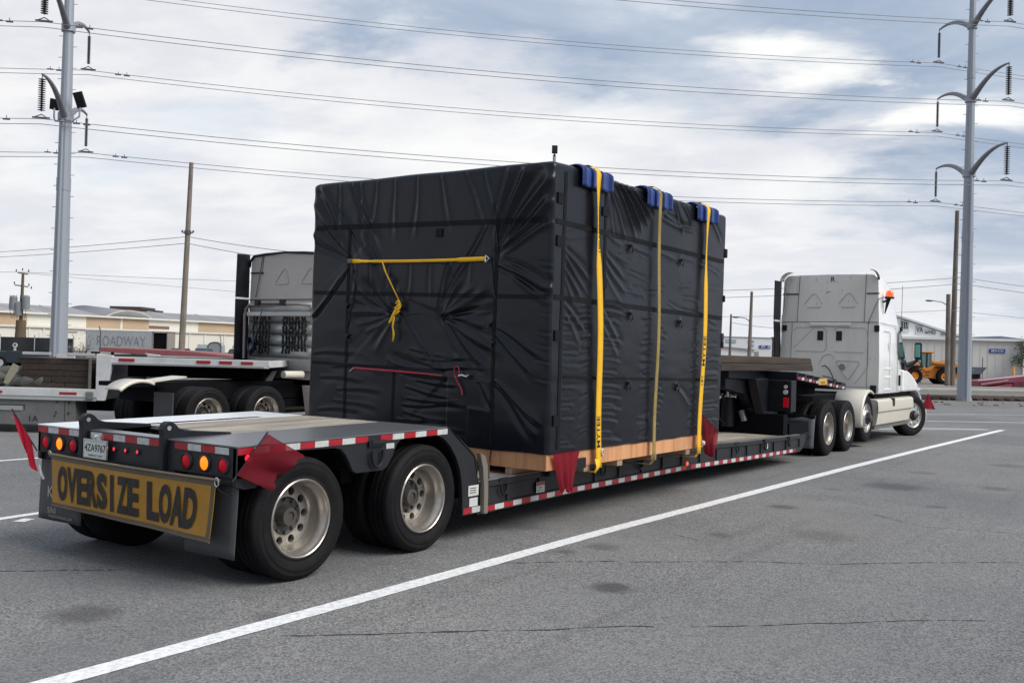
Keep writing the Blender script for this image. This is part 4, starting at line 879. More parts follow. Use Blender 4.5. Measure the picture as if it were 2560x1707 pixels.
def side_disp(a, z):          # a = x (3.553 ... 7.80)
    d = .007*fbm(a*.9, z*1.0, 53, 2)+.0022*fbm(a*1.6, z*6, 61, 2)+.0016*ridge(a*1.5, z*2.2, 71)+.0005*ridge(a*4+z, z*6, 77)
    F = lambda *k: fold(a, z, *k)
    # drapes under the roof edge
    for (p0, p1, am, w1) in (((4.72, 3.72), (5.30, 3.12), .030, .04), ((4.85, 3.72), (5.45, 3.22), .032, .035), ((4.98, 3.72), (5.60, 3.30), .030, .03), ((5.1, 3.70), (5.68, 3.42), .026, .03), ((4.66, 3.60), (5.05, 3.05), .016, .04), ((5.25, 3.70), (5.70, 3.5), .016, .03), ((4.62, 3.5), (4.8, 3.02), .010, .03), ((6.2, 3.68), (6.5, 3.3), .016, .04), ((6.4, 3.7), (6.8, 3.42), .016, .03), ((5.9, 3.42), (6.9, 3.36), .016, .03), ((7.2, 3.66), (7.7, 3.3), .012, .04), ((6.0, 3.5), (6.6, 3.36), .012, .03)): d = d+F(p0, p1, .018, w1, am)
    # diagonal drags between the hem seams on the near bay
    for (p0, p1, am) in (((3.78, 2.98), (4.30, 3.06), .010), ((3.78, 2.86), (4.28, 2.55), .020), ((3.78, 2.78), (4.25, 2.42), .022), ((3.78, 2.68), (4.1, 2.36), .020), ((3.78, 2.55), (3.98, 2.30), .016), ((3.78, 2.3), (4.3, 1.98), .016), ((3.80, 2.2), (4.1, 1.9), .012), ((4.60, 2.90), (5.05, 2.62), .012), ((4.60, 2.80), (5.1, 2.46), .013), ((4.60, 2.66), (5.0, 2.36), .010), ((4.58, 2.28), (5.0, 1.85), .010), ((4.58, 2.12), (4.95, 1.72), .008), ((4.6, 3.1), (5.0, 3.02), .012), ((5.15, 3.03), (5.7, 3.0), .016), ((5.85, 3.02), (6.5, 2.98), .014), ((6.5, 3.0), (6.95, 3.02), .010), ((5.2, 2.55), (5.6, 2.45), .008), ((6.4, 1.45), (6.9, 1.15), .010)): d = d+F(p0, p1, .020, .045, am*.62)
    # horizontal flutes beside straps and seams
    for x_, n, L, am in ((3.78, 22, .28, .010), (4.30, 24, -.25, .010), (4.60, 26, .42, .011), (5.72, 22, -.26, .008), (5.86, 22, .25, .008), (7.05, 22, -.22, .008), (7.20, 24, .5, .011)):
        for k in range(n):
            z_ = .86+k*(1.5 if x_ > 4 else 1.35)/n*1.02+rs.gauss(0, .012); d = d+F((x_, z_), (x_+L*(.6+.6*rs.random()), z_-.03+rs.gauss(0, .015)), .010, .02, am*.62*rs.random()**1.6*1.6)
    for k in range(16):
        z_ = 2.3+rs.random()*.75; x_ = 4.65+rs.random()*2.6; d = d+F((x_, z_), (x_+.25+.4*rs.random(), z_+rs.gauss(-.02, .05)), .01, .02, .0045)
    for x_, z_ in ((5.13, 3.03), (6.43, 3.0), (5.16, 2.275), (6.46, 2.24), (5.17, 1.49), (6.44, 1.45)): d = d+pit(a, z, (x_, z_), .05, .010)
    return d
NSIDE, NREAR, NV = 340, 270, 236
RC = .035
zz_wall = np.linspace(.80, 3.66, NV)
def rim_section():
    """(inset, z) going up the wall, round the roof edge and over to the middle"""
    out = [(0., z) for z in zz_wall]; r_ = .055
    for k in range(1, 7):
        t = k/6*math.pi/2; out.append((r_*(1-math.cos(t)), 3.675+r_*math.sin(t)))
    for k in range(1, 16): out.append((r_+1.55*(k/15), 3.73+.012*math.sin(k/15*math.pi/2)))
    return out
sec = rim_section()
# outline stations: near side (x from far to near), rounded corner, rear (y from right to left), then the two hidden walls
st = []
for i in range(NSIDE): st.append(('s', X1-(X1-X0-RC)*i/(NSIDE-1)))
for i in range(1, 8): st.append(('c1', i/8))
for i in range(NREAR): st.append(('r', YR+RC+(YL-YR-2*RC)*i/(NREAR-1)))
for i in range(1, 6): st.append(('c2', i/6))
for i in range(26): st.append(('l', X0+RC+(X1-X0-RC)*i/25))
for i in range(1, 22): st.append(('f', YL-(YL-YR)*i/22))
def station(s_):
    k, q = s_
    if k == 's': return (q, YR), (0, -1)
    if k == 'c1': t = R(90*q); return (X0+RC-RC*math.sin(t), YR+RC-RC*math.cos(t)), (-math.sin(t), -math.cos(t))
    if k == 'r': return (X0, q), (-1, 0)
    if k == 'c2': t = R(90*q); return (X0+RC-RC*math.cos(t), YL-RC+RC*math.sin(t)), (-math.cos(t), math.sin(t))
    if k == 'l': return (q, YL), (0, 1)
    return (X1, q), (1, 0)
SA = np.array([q for k, q in st if k == 's']); RA = np.array([q for k, q in st if k == 'r'])
ZA = np.array([z for i, z in sec]); fadeT = 1-ss(3.66, 3.75, ZA)*.6
zc = np.minimum(ZA, 3.72)
Ssd = side_disp(SA[:, None]+0*zc[None, :], zc[None, :]+0*SA[:, None]); Rrd = rear_disp(RA[:, None]+0*zc[None, :], zc[None, :]+0*RA[:, None])
nst, nse = len(st), len(sec); DD = np.zeros((nst, nse)); i0 = NSIDE; i1 = NSIDE+7; i2 = i1+NREAR
DD[:NSIDE] = Ssd; DD[i1:i2] = Rrd
for k in range(7):
    u = (k+1)/8; DD[NSIDE+k] = Ssd[-1]*(1-u)+Rrd[0]*u
for k in range(nst-i2):
    u = min(1, (k+1)/5); DD[i2+k] = Rrd[-1]*(1-u)+.004*np.sin(ZA*5+k)
inner = np.array([1. if i == 0 else max(0., 1-i/.10) for i, z in sec])
BASE = .016
pos = np.zeros((nst, nse, 3)); cx_, cy_ = (X0+X1)/2, (YR+YL)/2
for i, s_ in enumerate(st):
    (x, y), (nx, ny_) = station(s_)
    d = (BASE+DD[i])*np.where(inner > 0, inner, 0)+0
    lean = .022*(x-X0)/(X1-X0)
    ins = np.array([q for q, z in sec])
    px_ = x+nx*d; py_ = y+ny_*d
    # far end leans out a little towards the top
    px_ = px_+lean*(ZA-.8)*1.2*(1 if s_[0] in 'sf' or s_[0] == 'l' else 0)
    # insets shrink the outline towards the middle line
    fx = np.clip((px_-cx_)/((X1-X0)/2), -1, 1); fy = np.clip((py_-cy_)/((YL-YR)/2), -1, 1)
    pos[i, :, 0] = px_-fx*ins*(1 if True else 0); pos[i, :, 1] = py_-fy*ins
    sagv = .004*np.sin(5*x+2*y)+.003*np.sin(11*x-4*y)
    pos[i, :, 2] = ZA+(ins > .02)*.2*d*0+np.where(ins > .01, .5*sagv*np.clip(ins*6, 0, 1), 0)+np.clip((ZA-3.4)/.3, 0, 1)*(.005*math.sin(3.1*x+1)+.003*math.sin(9*x+5*y))
    # ragged hem
    pos[i, 0, 2] += .004*math.sin(x*3+y*2)+.003*math.sin(x*13+y*9)
tp = thing('tarpaulin', 'black wrinkled tarpaulin covering the big crate from roof to plywood base', 'tarpaulin', (cx_, cy_, .8))
me = bpy.data.meshes.new('cover'); nV = nst*nse; co = pos.reshape(-1, 3)-np.array([cx_, cy_, .8])
ii = np.arange(nst); jj = np.arange(nse-1); I, J = np.meshgrid(ii, jj, indexing='ij'); I2 = (I+1) % nst
quads = np.stack([I*nse+J, I*nse+J+1, I2*nse+J+1, I2*nse+J], -1).reshape(-1, 4)
me.vertices.add(nV); me.vertices.foreach_set('co', co.ravel().astype(np.float32)); nq = len(quads)
me.loops.add(nq*4); me.loops.foreach_set('vertex_index', quads.ravel().astype(np.int32)); me.polygons.add(nq)
me.polygons.foreach_set('loop_start', np.arange(0, nq*4, 4, dtype=np.int32)); me.polygons.foreach_set('loop_total', np.full(nq, 4, dtype=np.int32)); me.update(calc_edges=True); me.validate()
me.polygons.foreach_set('use_smooth', np.ones(nq, dtype=bool))
def tarp_mat():
    m = mat('black_tarp_vinyl', (.0036, .0048, .0095), .29, var=.2, scale=1.6, dirt=(.0085, .0095, .0125), damt=.5, dscale=1.1)
    b = m.node_tree.nodes['Principled BSDF']; b.inputs['Specular IOR Level'].default_value = .36
    b.inputs['Sheen Weight'].default_value = .03; b.inputs['Sheen Roughness'].default_value = .4
    return m
m_tarp = tarp_mat(); me.materials.append(m_tarp); o = bpy.data.objects.new('cover', me); COL.objects.link(o); o.parent = tp
m_seamb = mat('tarp_seam_webbing', (.0035, .0038, .0055), .6, var=.2, spec=.22)
PS = pos[:NSIDE]; PR = pos[i1:i2]
def on_side(x, z, off=.004):
    i = np.interp(-x, -SA, np.arange(NSIDE)); j = np.interp(z, zz_wall, np.arange(NV)); a, b = int(i), int(j); u, v = i-a, j-b; a2 = min(a+1, NSIDE-1); b2 = min(b+1, NV-1)
    p = PS[a, b]*(1-u)*(1-v)+PS[a2, b]*u*(1-v)+PS[a, b2]*(1-u)*v+PS[a2, b2]*u*v; return Vector((p[0], p[1]-off, p[2]))
def on_rear(y, z, off=.004):
    i = np.interp(y, RA, np.arange(NREAR)); j = np.interp(z, zz_wall, np.arange(NV)); a, b = int(i), int(j); u, v = i-a, j-b; a2 = min(a+1, NREAR-1); b2 = min(b+1, NV-1)
    p = PR[a, b]*(1-u)*(1-v)+PR[a2, b]*u*(1-v)+PR[a, b2]*(1-u)*v+PR[a2, b2]*u*v; return Vector((p[0]-off, p[1], p[2]))
def seam(fn, p0, p1, wd):
    n = int(math.hypot(p1[0]-p0[0], p1[1]-p0[1])/.014); dx, dz = p1[0]-p0[0], p1[1]-p0[1]; L = math.hypot(dx, dz); nx, nz = -dz/L*wd/2, dx/L*wd/2; rows = []
    for k in (-1, -.34, .34, 1): rows.append([fn(p0[0]+dx*i/n+nx*k, p0[1]+dz*i/n+nz*k, .005) for i in range(n+1)])
    mb = MB(); mb.grid(rows); mb.build('seam_band', m_seamb, tp, smooth=60, recalc=False)
for z in (3.11, 2.35): seam(on_side, (3.60, z+.015), (7.78, z-.02), .055)
for x0_, x1_ in ((3.765, 3.72), (4.575, 4.59)): seam(on_side, (x0_, 3.64), (x1_, .84 if x0_ < 4 else 2.3), .05)
seam(on_rear, (2.92, 3.20), (-.33, 3.13), .055); seam(on_rear, (2.92, 2.44), (-.33, 2.36), .045); seam(on_rear, (2.37, 3.16), (2.38, .86), .04); seam(on_rear, (.285, 3.12), (.30, .86), .04); seam(on_rear, (1.64, 1.6), (1.66, .86), .035)
seam(on_rear, (2.92, 1.62), (.95, 1.58), .035); seam(on_side, (3.8, 1.56), (7.7, 1.50), .035)
def patch(fn, a, z, w_, h_):
    rows = [[fn(a-w_/2+w_*i/4, z-h_/2+h_*j/4, .010) for i in range(5)] for j in range(5)]; mb = MB(); mb.grid(rows); mb.build('velcro_tab', m_seamb, tp, recalc=False, solid=.008)
for z in (3.36, 2.93, 1.98, 1.13): patch(on_side, 3.665, z, .10, .11)
for z in (3.34, 2.57): patch(on_side, 4.56, z, .13, .10)
patch(on_rear, 1.05, 3.06, .09, .09)
def clip(p, n, s_=1.):
    mb = MB(); p, n = Vector(p), Vector(n); t = n.cross(Vector((0, 0, 1)))
    mb.bar(p+n*.01, p+n*.01+t*.035*s_+Vector((0, 0, -.07*s_)), .022, .012, n); mb.bar(p+n*.02+t*-.03, p+n*.02+t*.03, .018, .018); mb.tube([p+n*.02, p+n*.035+Vector((0, 0, -.05)), p+n*.01+t*-.02+Vector((0, 0, -.09*s_))], .007, 5)
    mb.build('buckle', m_blackc, tp)
for x, z in ((5.13, 3.04), (6.43, 3.0), (5.16, 2.28), (6.46, 2.24), (5.17, 1.50), (6.44, 1.46)): clip(on_side(x, z), (0, -1, 0))
for y, z in ((2.36, 2.30), (2.35, 1.95), (.34, 2.10), (.30, 1.9)): clip(on_rear(y, z), (-1, 0, 0), .8)
mb = MB(); mb.box(X1+.06, X1+.14, YR-.03, YR+.03, 3.15, 3.27); mb.box(X1+.05, X1+.10, YR-.03, YR+.03, 2.55, 2.64); mb.build('velcro_tab', m_seamb, tp, bevel=.01)
for z, c in ((1.93, m_seamb), (2.03, m_timber)): mb = MB(); mb.box(X1+.02, X1+.09, YR-.03, YR+.04, z, z+.10); mb.build('buckle', c, tp, bevel=.015)

# ================================================================ straps over the load
def ribbon(pts, wid, m, name, parent, th=.004, wdir=(1, 0, 0)):
    rows = []; n = len(pts)
    for i, p in enumerate(pts):
        w_ = wid[i] if isinstance(wid, (list, tuple)) else wid; wv = Vector(wdir[i] if isinstance(wdir, list) else wdir).normalized(); rows.append([Vector(p)-wv*w_/2, Vector(p), Vector(p)+wv*w_/2])
    mb = MB(); mb.grid(rows); return mb.build(name, m, parent, smooth=50, recalc=False, solid=th)
def tie_strap(xt, xb, wid, m, label, zbot, twist=0.):
    r_ = thing('tie_down_strap', label, 'strap', ((xt+xb)/2, YR, .3), group='yellow straps over the crate')
    pts = []; wd = []
    pts.append((xt, YL-.3, 3.775)); pts.append((xt, 1.3, 3.79)); pts.append((xt, YR+.12, 3.80)); pts.append((xt, YR+.02, 3.795)); pts.append((xt, YR-.05, 3.76)); pts.append((xt, YR-.075, 3.70))
    n = 26
    for i in range(1, n+1):
        t = i/n; z = 3.70+(zbot-3.70)*t; pts.append((xt+(xb-xt)*t+.008*math.sin(t*5), YR-.075+.012*math.sin(t*9)+.03*max(0, t-.9)*5*0, z))
    for k, p in enumerate(pts):
        t = max(0, (3.7-p[2])/(3.7-zbot)) if k > 4 else 0
        a = twist*math.sin(math.pi*min(1, t*3.2))*(1 if t < .32 else 0); wd.append((math.cos(a), math.sin(a), 0))
    ribbon(pts, wid, m, 'webbing', r_, .005, wd)
    return r_, pts
s1, p1 = tie_strap(4.315, 4.50, .112, m_yel, 'bright yellow strap nearest the trailer rear, printed with black letters', .60, .45)
s2, p2 = tie_strap(5.785, 5.80, .075, m_yelold, 'dirty tan yellow strap in the middle of the crate side', .58)
s3, p3 = tie_strap(7.17, 7.07, .112, m_yel, 'bright yellow strap farthest from the rear, near the front end of the crate', .57, .3)
def strap_print(body, parent, xt, xb, zc_, size, flip=1):
    def at(z): t = (3.70-z)/(3.70-.6); return xt+(xb-xt)*t+.008*math.sin(t*5), YR-.075+.012*math.sin(t*9)
    mb = MB(); vs, fs = text_geo(body, size, .015, 1.1); pts = []
    for a, b in vs: z = zc_+a*flip; x, y = at(z); pts.append((x-b*flip*1.0, y-.0045, z))
    mb.add(pts, fs); mb.build('printed_letters', m_ink, parent, recalc=False)
strap_print('MYTEE', s1, 4.315, 4.50, .98, .105); strap_print('168 LBS', s1, 4.315, 4.50, 3.02, .085); strap_print('MYTEE', s3, 7.17, 7.07, 1.88, .12); strap_print('18T', s3, 7.17, 7.07, 1.50, .08)
# strap ends: hook under the beam edge, loose tail, white knot
for (x, z, par, m) in ((4.50, .60, s1, m_yel), (7.07, .575, s3, m_yel), (5.80, .58, s2, m_yelold)):
    ribbon([(x, YR-.063, z+.01), (x-.01, YR-.02, z-.05), (x-.01, YR+.10, z-.05), (x, -.03, z-.06)], .07, m, 'webbing', par, .005)
mb = MB()
for i in range(3): mb.tube([(4.55+.02*math.cos(a+i), -.455+.01*i, .76+.035*math.sin(a+i*.7)) for a in [k*.6 for k in range(9)]], .010, 6)
mb.build('tape_knot', m_stk, s1, smooth=60)
mb = MB(); mb.ball((7.16, -.455, .70), .035, 8); mb.build('tape_knot', m_stk, s3, smooth=60)
ribbon([(4.46, -.44, .70), (4.43, -.47, .62), (4.38, -.46, .55)], [.11, .08, .01], m_yel, 'loose_tail', s1, .004)

# blue corner protectors: ridged wings either side of a channel that holds the strap
def protector(xc, wd, label, k=1.):
    r_ = thing('corner_protector', label, 'corner protector', (xc, YR, 3.5), group='blue corner protectors under the straps')
    # one long moulding: cross-section along x gives ridges
    half = wd/2; xsn = []
    def prof(u):    # u along x in metres from the centre: height off the tarp
        a = abs(u); h = .022
        if a < .062: return .006
        if a < .075: return .006+(a-.062)/.013*.05
        if a < .115: return .056
        if a < .13: return .056-(a-.115)/.015*.03
        if a < half-.055: return .026
        if a < half-.04: return .026+(a-(half-.055))/.015*.034
        if a < half-.008: return .060
        return .03
    us = sorted(set([round(v, 4) for v in list(np.linspace(-half, half, 25))+[s_*q for s_ in (-1, 1) for q in (.058, .062, .075, .115, .13, half-.055, half-.04, half-.008, half)]]))
    for side in (0, 1):
        uu = [u for u in us if (u <= -.056 if side == 0 else u >= .056)]
        rows = []
        for u in uu:
            h = prof(u)+.012; x = xc+u; row = []
            for t in np.linspace(0, 1, 6): row.append((x, YR-h-.004-.016, 3.535+.01*side+t*.14))
            for a in (15, 40, 65, 90): row.append((x, YR+.05-(.07+h)*math.cos(R(a)), 3.70+(.048+h*.30)*math.sin(R(a))))
            row.append((x, YR+.10, 3.748+h*.2)); row.append((x, YR+.14, 3.742))
            rows.append(row)
        mb = MB(); mb.grid(rows); mb.build('ridged_wing', m_blue, r_, smooth=35, recalc=False, solid=.008)
    mb = MB(); mb.grid([[(xc+u, YR-.022, 3.54), (xc+u, YR-.022, 3.69), (xc+u, YR-.01, 3.745), (xc+u, YR+.05, 3.762), (xc+u, YR+.2, 3.76)] for u in (-.06, .06)]); mb.build('channel', m_blue, r_, recalc=False, solid=.006)
protector(4.32, .62, 'blue plastic corner protector under the strap nearest the trailer rear')
protector(5.785, .62, 'blue plastic corner protector under the dirty middle strap')
protector(7.17, .62, 'blue plastic corner protector under the strap farthest from the rear')
# ---- straps tied across the rear of the tarp
r_ = thing('cross_strap', 'thin yellow ratchet strap stretched level across the rear of the tarp', 'strap', (X0-.06, 1.3, 2.75))
pts = [(X0-.055-.02*math.sin(math.pi*t), 2.314+(.40-2.314)*t, 2.79-.03*t-.012*math.sin(math.pi*t)) for t in [i/30 for i in range(31)]]
tw = [(.0, math.sin(.0), 1) if not (.07 < i/30 < .2) else (0.6, 0, .7) for i in range(31)]
ribbon(pts, [.045 if i/30 < .16 or i/30 > .8 else .032 for i in range(31)], m_yel, 'webbing', r_, .003, tw)
mb = MB(); p = Vector(pts[-1]); 
for a, b in (((0, .0, .035), (0, .0, -.035)), ((0, 0, -.035), (0, -.05, 0)), ((0, -.05, 0), (0, 0, .035))): mb.tube([p+Vector(a), p+Vector(b)], .006, 6)
mb.build('triangle_ring', m_chrome, r_); mb = MB(); mb.box(X0-.08, X0-.05, 2.29, 2.34, 2.765, 2.815); mb.build('ratchet', m_rust, r_, bevel=.006)
r_ = thing('hanging_strap', 'narrow yellow strap running down to a knot with a dangling tail on the tarp rear', 'strap', (X0-.06, 1.6, 1.9))
ribbon([(X0-.075, 1.81, 2.775), (X0-.075, 1.76, 2.66), (X0-.07, 1.66, 2.5), (X0-.07, 1.555, 2.34)], [.02, .03, .024, .026], m_yel, 'webbing', r_, .003, (0, .9, .3))
mb = MB()
for k in range(4): mb.tube([(X0-.08+.014*math.sin(a*2+k), 1.555+.032*math.cos(a+k*1.3), 2.30-.028*k+.035*math.sin(a+k)) for a in [i*.5 for i in range(11)]], .010, 6)
mb.build('knot', m_yel, r_, smooth=60)
ribbon([(X0-.075, 1.55, 2.30), (X0-.09, 1.60, 2.20), (X0-.085, 1.655, 2.11), (X0-.08, 1.68, 2.09), (X0-.085, 1.63, 2.13), (X0-.09, 1.57, 2.24)], [.028, .032, .034, .03, .03, .02], m_yel, 'loop', r_, .003, (0, .8, .5))
ribbon([(X0-.085, 1.60, 2.16), (X0-.08, 1.625, 2.05), (X0-.085, 1.60, 1.97), (X0-.08, 1.615, 1.885)], [.03, .022, .03, .022], m_yel, 'tail', r_, .003, (0, 1, .1))
r_ = thing('red_strap', 'thin red strap stretched across the lower left of the tarp rear', 'strap', (X0-.04, 1.6, 1.55))
ribbon([(X0-.05, 2.21, 1.575), (X0-.055, 1.6, 1.56), (X0-.05, .94, 1.535)], [.028, .02, .012], m_redcord, 'webbing', r_, .003, (0, 0, 1))
mb = MB(); mb.tube([(X0-.045, 2.22, 1.58), (X0-.03, 2.30, 1.53)], .005, 5); mb.build('hook', m_chrome, r_)
r_ = thing('red_cord_tie', 'knotted red cord and silver hook beside the slit in the tarp', 'cord', (X0-.05, .70, 1.35))
mb = MB(); mb.tube([(X0-.05, .74+.035*math.cos(a), 1.58+.06*math.sin(a)) for a in [i*.45 for i in range(14)]], .0055, 6); mb.tube([(X0-.05, .76, 1.53), (X0-.06, .72, 1.48), (X0-.05, .67, 1.40), (X0-.05, .66, 1.34)], .007, 6); mb.build('cord', m_redcord, r_, smooth=60)
mb = MB(); mb.tube([(X0-.06, .70, 1.54), (X0-.07, .65, 1.55), (X0-.06, .60, 1.535), (X0-.07, .57, 1.555)], .012, 8); mb.build('hook', m_chrome, r_, smooth=60)
r_ = thing('black_tie_cord', 'thin black cords lacing the flaps across the tarp rear', 'cord', (X0-.03, 1.5, 1.8))
mb = MB()
for pl_ in ([(1.64, 2.16), (1.3, 2.2), (1.05, 2.14)], [(2.33, 2.78), (2.25, 2.5), (2.33, 2.2), (2.36, 2.05)], [(.36, 2.78), (.32, 2.5), (.28, 2.35)], [(.27, 2.84), (.30, 3.1)], [(2.93, 2.15), (2.62, 2.46), (2.36, 2.73)], [(.94, 1.53), (.72, 1.51), (.42, 1.49)]):
    mb.tube([tuple(on_rear(y, z, .012)) for y, z in pl_], .0055, 5)
mb.build('cord', m_blackc, r_, smooth=60)
# ================================================================ SEMI TRACTORS
def groove(mb, x, pts, r_=.008):      # pressed line on a rear wall that faces -x
    mb.tube([(x, y, z) for y, z in pts], r_, 6)
def semi(root, xr, y0, drives, x_push, x_steer, push_z, turn, cabm, sidem):
    Pp = lambda mb, name, m, parent=None, **k: mb.build(name, m, parent or root, **k)
    yc = y0+1.10
    # --- cab and sleeper: sections from the rear wall forward
    stn = [(0, 1.11, 3.68, 1.095), (.02, 1.10, 3.70, 1.10), (.4, 1.10, 3.70, 1.105), (.8, 1.10, 3.62, 1.105), (1.15, 1.10, 3.42, 1.10), (1.45, 1.10, 3.12, 1.09), (1.68, 1.10, 2.80, 1.085), (1.80, 1.10, 2.62, 1.08), (2.25, 1.10, 2.02, 1.03), (2.45, 1.10, 1.80, 1.0)]
    rows = []
    for (dx, z0, z1, hw) in stn:
        x = xr+dx; half = []; rc = min(.16, (z1-2.3)*.2+.05) if z1 > 2.3 else .06
        prof = [(hw-.02, z0), (hw, z0+.04), (hw, min(z1-rc, 1.9))]
        ht = hw-.055*max(0, (z1-rc-1.9))/1.7
        prof += [(ht+(hw-ht)*(1-k/3), 1.9+(z1-rc-1.9)*k/3) for k in (1, 2, 3)] if z1-rc > 1.95 else [(hw, z1-rc)]*3
        prof += [(ht-rc*(1-math.cos(R(a))), z1-rc+rc*math.sin(R(a))) for a in (20, 45, 70, 90)]
        prof += [(ht*.5, z1+.012), (0, z1+.018)]
        rows.append([(x, yc-h, z) for h, z in prof]+[(x, yc+h, z) for h, z in reversed(prof[:-1])])
    mb = MB(); mb.grid(rows, True); n = len(rows[0]); mb.add(rows[-1], [tuple(range(n))]); body = Pp(mb, 'cab', sidem, smooth=40)
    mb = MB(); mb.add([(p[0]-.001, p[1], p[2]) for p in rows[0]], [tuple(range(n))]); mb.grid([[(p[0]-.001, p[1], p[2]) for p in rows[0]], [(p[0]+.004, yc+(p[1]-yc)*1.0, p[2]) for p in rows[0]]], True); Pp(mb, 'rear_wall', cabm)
    # windshield and side windows
    mb = MB(); mb.add([(xr+1.83, yc-.95, 2.56), (xr+1.83, yc+.95, 2.56), (xr+2.43, yc+.93, 1.86), (xr+2.43, yc-.93, 1.86)], [(0, 1, 2, 3)]); Pp(mb, 'windshield', m_glass, recalc=False)
    for s_ in (-1, 1):
        yy = yc+s_*1.106
        mb = MB(); q = [(1.62, 2.46), (1.74, 2.46), (2.12, 2.0), (2.27, 1.84), (2.1, 1.82), (1.70, 1.93), (1.62, 2.05)]; mb.prism([(xr+a, b) for a, b in q], 'y', yy-.006, yy+.006); Pp(mb, 'side_window', m_glass)
        mb = MB(); q2 = [(1.57, 2.50), (1.77, 2.50), (2.17, 1.98), (2.36, 1.80), (2.34, 1.76), (2.1, 1.76), (1.66, 1.88), (1.57, 2.02)]; mb.prism([(xr+a, b) for a, b in q2], 'y', yy-.003*1, yy+.003); Pp(mb, 'window_seal', m_black)
        mb = MB(); mb.tube([(xr+.02, yy, 2.64), (xr+.6, yy, 2.62), (xr+1.70, yy, 2.60)], .006, 5); mb.tube([(xr+.33, yy, 2.46), (xr+.78, yy, 2.46), (xr+.84, yy, 2.40), (xr+.84, yy, 1.2)], .006, 5); mb.tube([(xr+1.55, yy, 2.55), (xr+1.55, yy, 1.12)], .006, 5); Pp(mb, 'door_gap', mat('soft_gap_grey', (.33, .33, .33), .7), body)
        for z in (1.62, 1.43, 1.16):
            mb = MB(); mb.box(xr+.4, xr+.95, yy-.012, yy+.012, z, z+.05); Pp(mb, 'grab_step', sidem, bevel=.012)
        mb = MB(); mb.box(xr+1.74, xr+1.80, yy-.02, yy+.02, 1.25, 1.50); Pp(mb, 'door_handle_slot', m_black, bevel=.02)
        # mirror on its arm
        m_ = -1 if s_ < 0 else 1; ym = yc+m_*1.30
        mb = MB(); mb.tube([(xr+2.42, yc+m_*1.02, 1.70), (xr+2.62, yc+m_*1.20, 1.78), (xr+2.66, ym, 1.86)], [.06, .05, .03], 8); mb.prism([(xr+2.2, 1.80), (xr+2.5, 1.74), (xr+2.55, 1.60), (xr+2.22, 1.55)], 'y', yc+m_*1.0-.02, yc+m_*1.0+.10*m_); mr_ = Pp(mb, 'mirror_arm', m_black, smooth=50)
        mb = MB(); mb.box(xr+2.62, xr+2.70, ym-.085, ym+.085, 1.86, 2.27); mh = Pp(mb, 'mirror_housing', m_black, bevel=.05)
        mb = MB(); mb.box(xr+2.608, xr+2.616, ym-.055, ym+.055, 1.92, 2.22); Pp(mb, 'mirror_glass', m_mirror, mh, bevel=.003)
    # --- hood
    hs = [(2.38, 1.86, .98), (2.7, 1.78, .93), (3.1, 1.69, .86), (3.5, 1.58, .78), (3.85, 1.42, .70), (4.08, 1.18, .64), (4.18, .95, .60), (4.2, .6, .58)]; rows = []
    for dx, z1, hw in hs:
        pr = [(hw, .55), (hw, z1-.22), (hw-.03, z1-.12), (hw-.10, z1-.04), (hw*.6, z1), (0, z1+.02)]
        rows.append([(xr+dx, yc-h, z) for h, z in pr]+[(xr+dx, yc+h, z) for h, z in reversed(pr[:-1])])
    mb = MB(); mb.grid(rows); mb.add(rows[-1], [tuple(range(len(rows[-1])))]); Pp(mb, 'hood', sidem, smooth=50, recalc=True)
    mb = MB(); mb.box(xr+4.19, xr+4.22, yc-.45, yc+.45, .68, 1.15); Pp(mb, 'grille', m_chrome)
    mb = MB(); mb.box(xr+4.05, xr+4.38, yc-1.16, yc+1.16, .34, .66); Pp(mb, 'bumper', sidem, bevel=.06)
    for s_ in (-1, 1):
        a, b = yc+s_*1.11, yc+s_*.62
        ms = [(2.10, 1.11), (2.12, 1.62), (2.45, 1.62), (2.75, 1.56), (3.1, 1.47), (3.45, 1.33), (3.75, 1.16), (3.98, .98), (4.10, .80), (4.12, .66), (4.0, .66), (3.98, .78), (3.92, .90), (3.8, 1.0), (3.66, 1.07), (3.45, 1.10), (3.0, 1.105), (2.6, 1.105)]
        rows = []
        mb = MB(); mb.prism([(xr+p, q) for p, q in ms], 'y', min(a, b), max(a, b)); o = Pp(mb, 'front_fender', sidem, bevel=.05)
        o.modifiers['bevel'].segments = 4
        mb = MB(); mb.box(xr+3.62, xr+3.95, a-.004, a+.004, 1.02, 1.12) if False else mb.ball((xr+3.75, a+s_*-.03, 1.13), .10, 10, (1.6, .5, .6)); Pp(mb, 'headlamp', mat('headlamp_glass', (.55, .6, .66), .15, coat=1.), smooth=60)
        mb = MB(); mb.lathe([(.05, 0), (.03, .01), (.001, .014)], (xr+3.5, a+.001*s_, 1.22), 14, 'y'); Pp(mb, 'side_marker', mat('pale_amber', (.75, .5, .3), .3))
        # tank fairing with step bulge
        f0, f1 = xr-.05, xr+3.02
        pr = [(.02, .97), (-.012, .93), (-.022, .80), (-.012, .705), (.02, .69), (.055, .43), (.08, .40), (.46, .38), (.46, .99), (.10, .985)]
        mb = MB(); sg = 1 if s_ < 0 else -1; ybase = y0 if s_ < 0 else y0+2.2
        pa = [(ybase+sg*p, q) for p, q in pr]; vs = [(f0+(.12 if q < .7 else 0), p, q) for p, q in pa]+[(f1+(.10 if q > .7 else 0), p, q) for p, q in pa]; nn = len(pa)
        mb.add(vs, [tuple(range(nn)), tuple(range(2*nn-1, nn-1, -1))]+[(i, (i+1) % nn, nn+(i+1) % nn, nn+i) for i in range(nn)]); Pp(mb, 'tank_fairing', m_cream, smooth=30, bevel=.012)
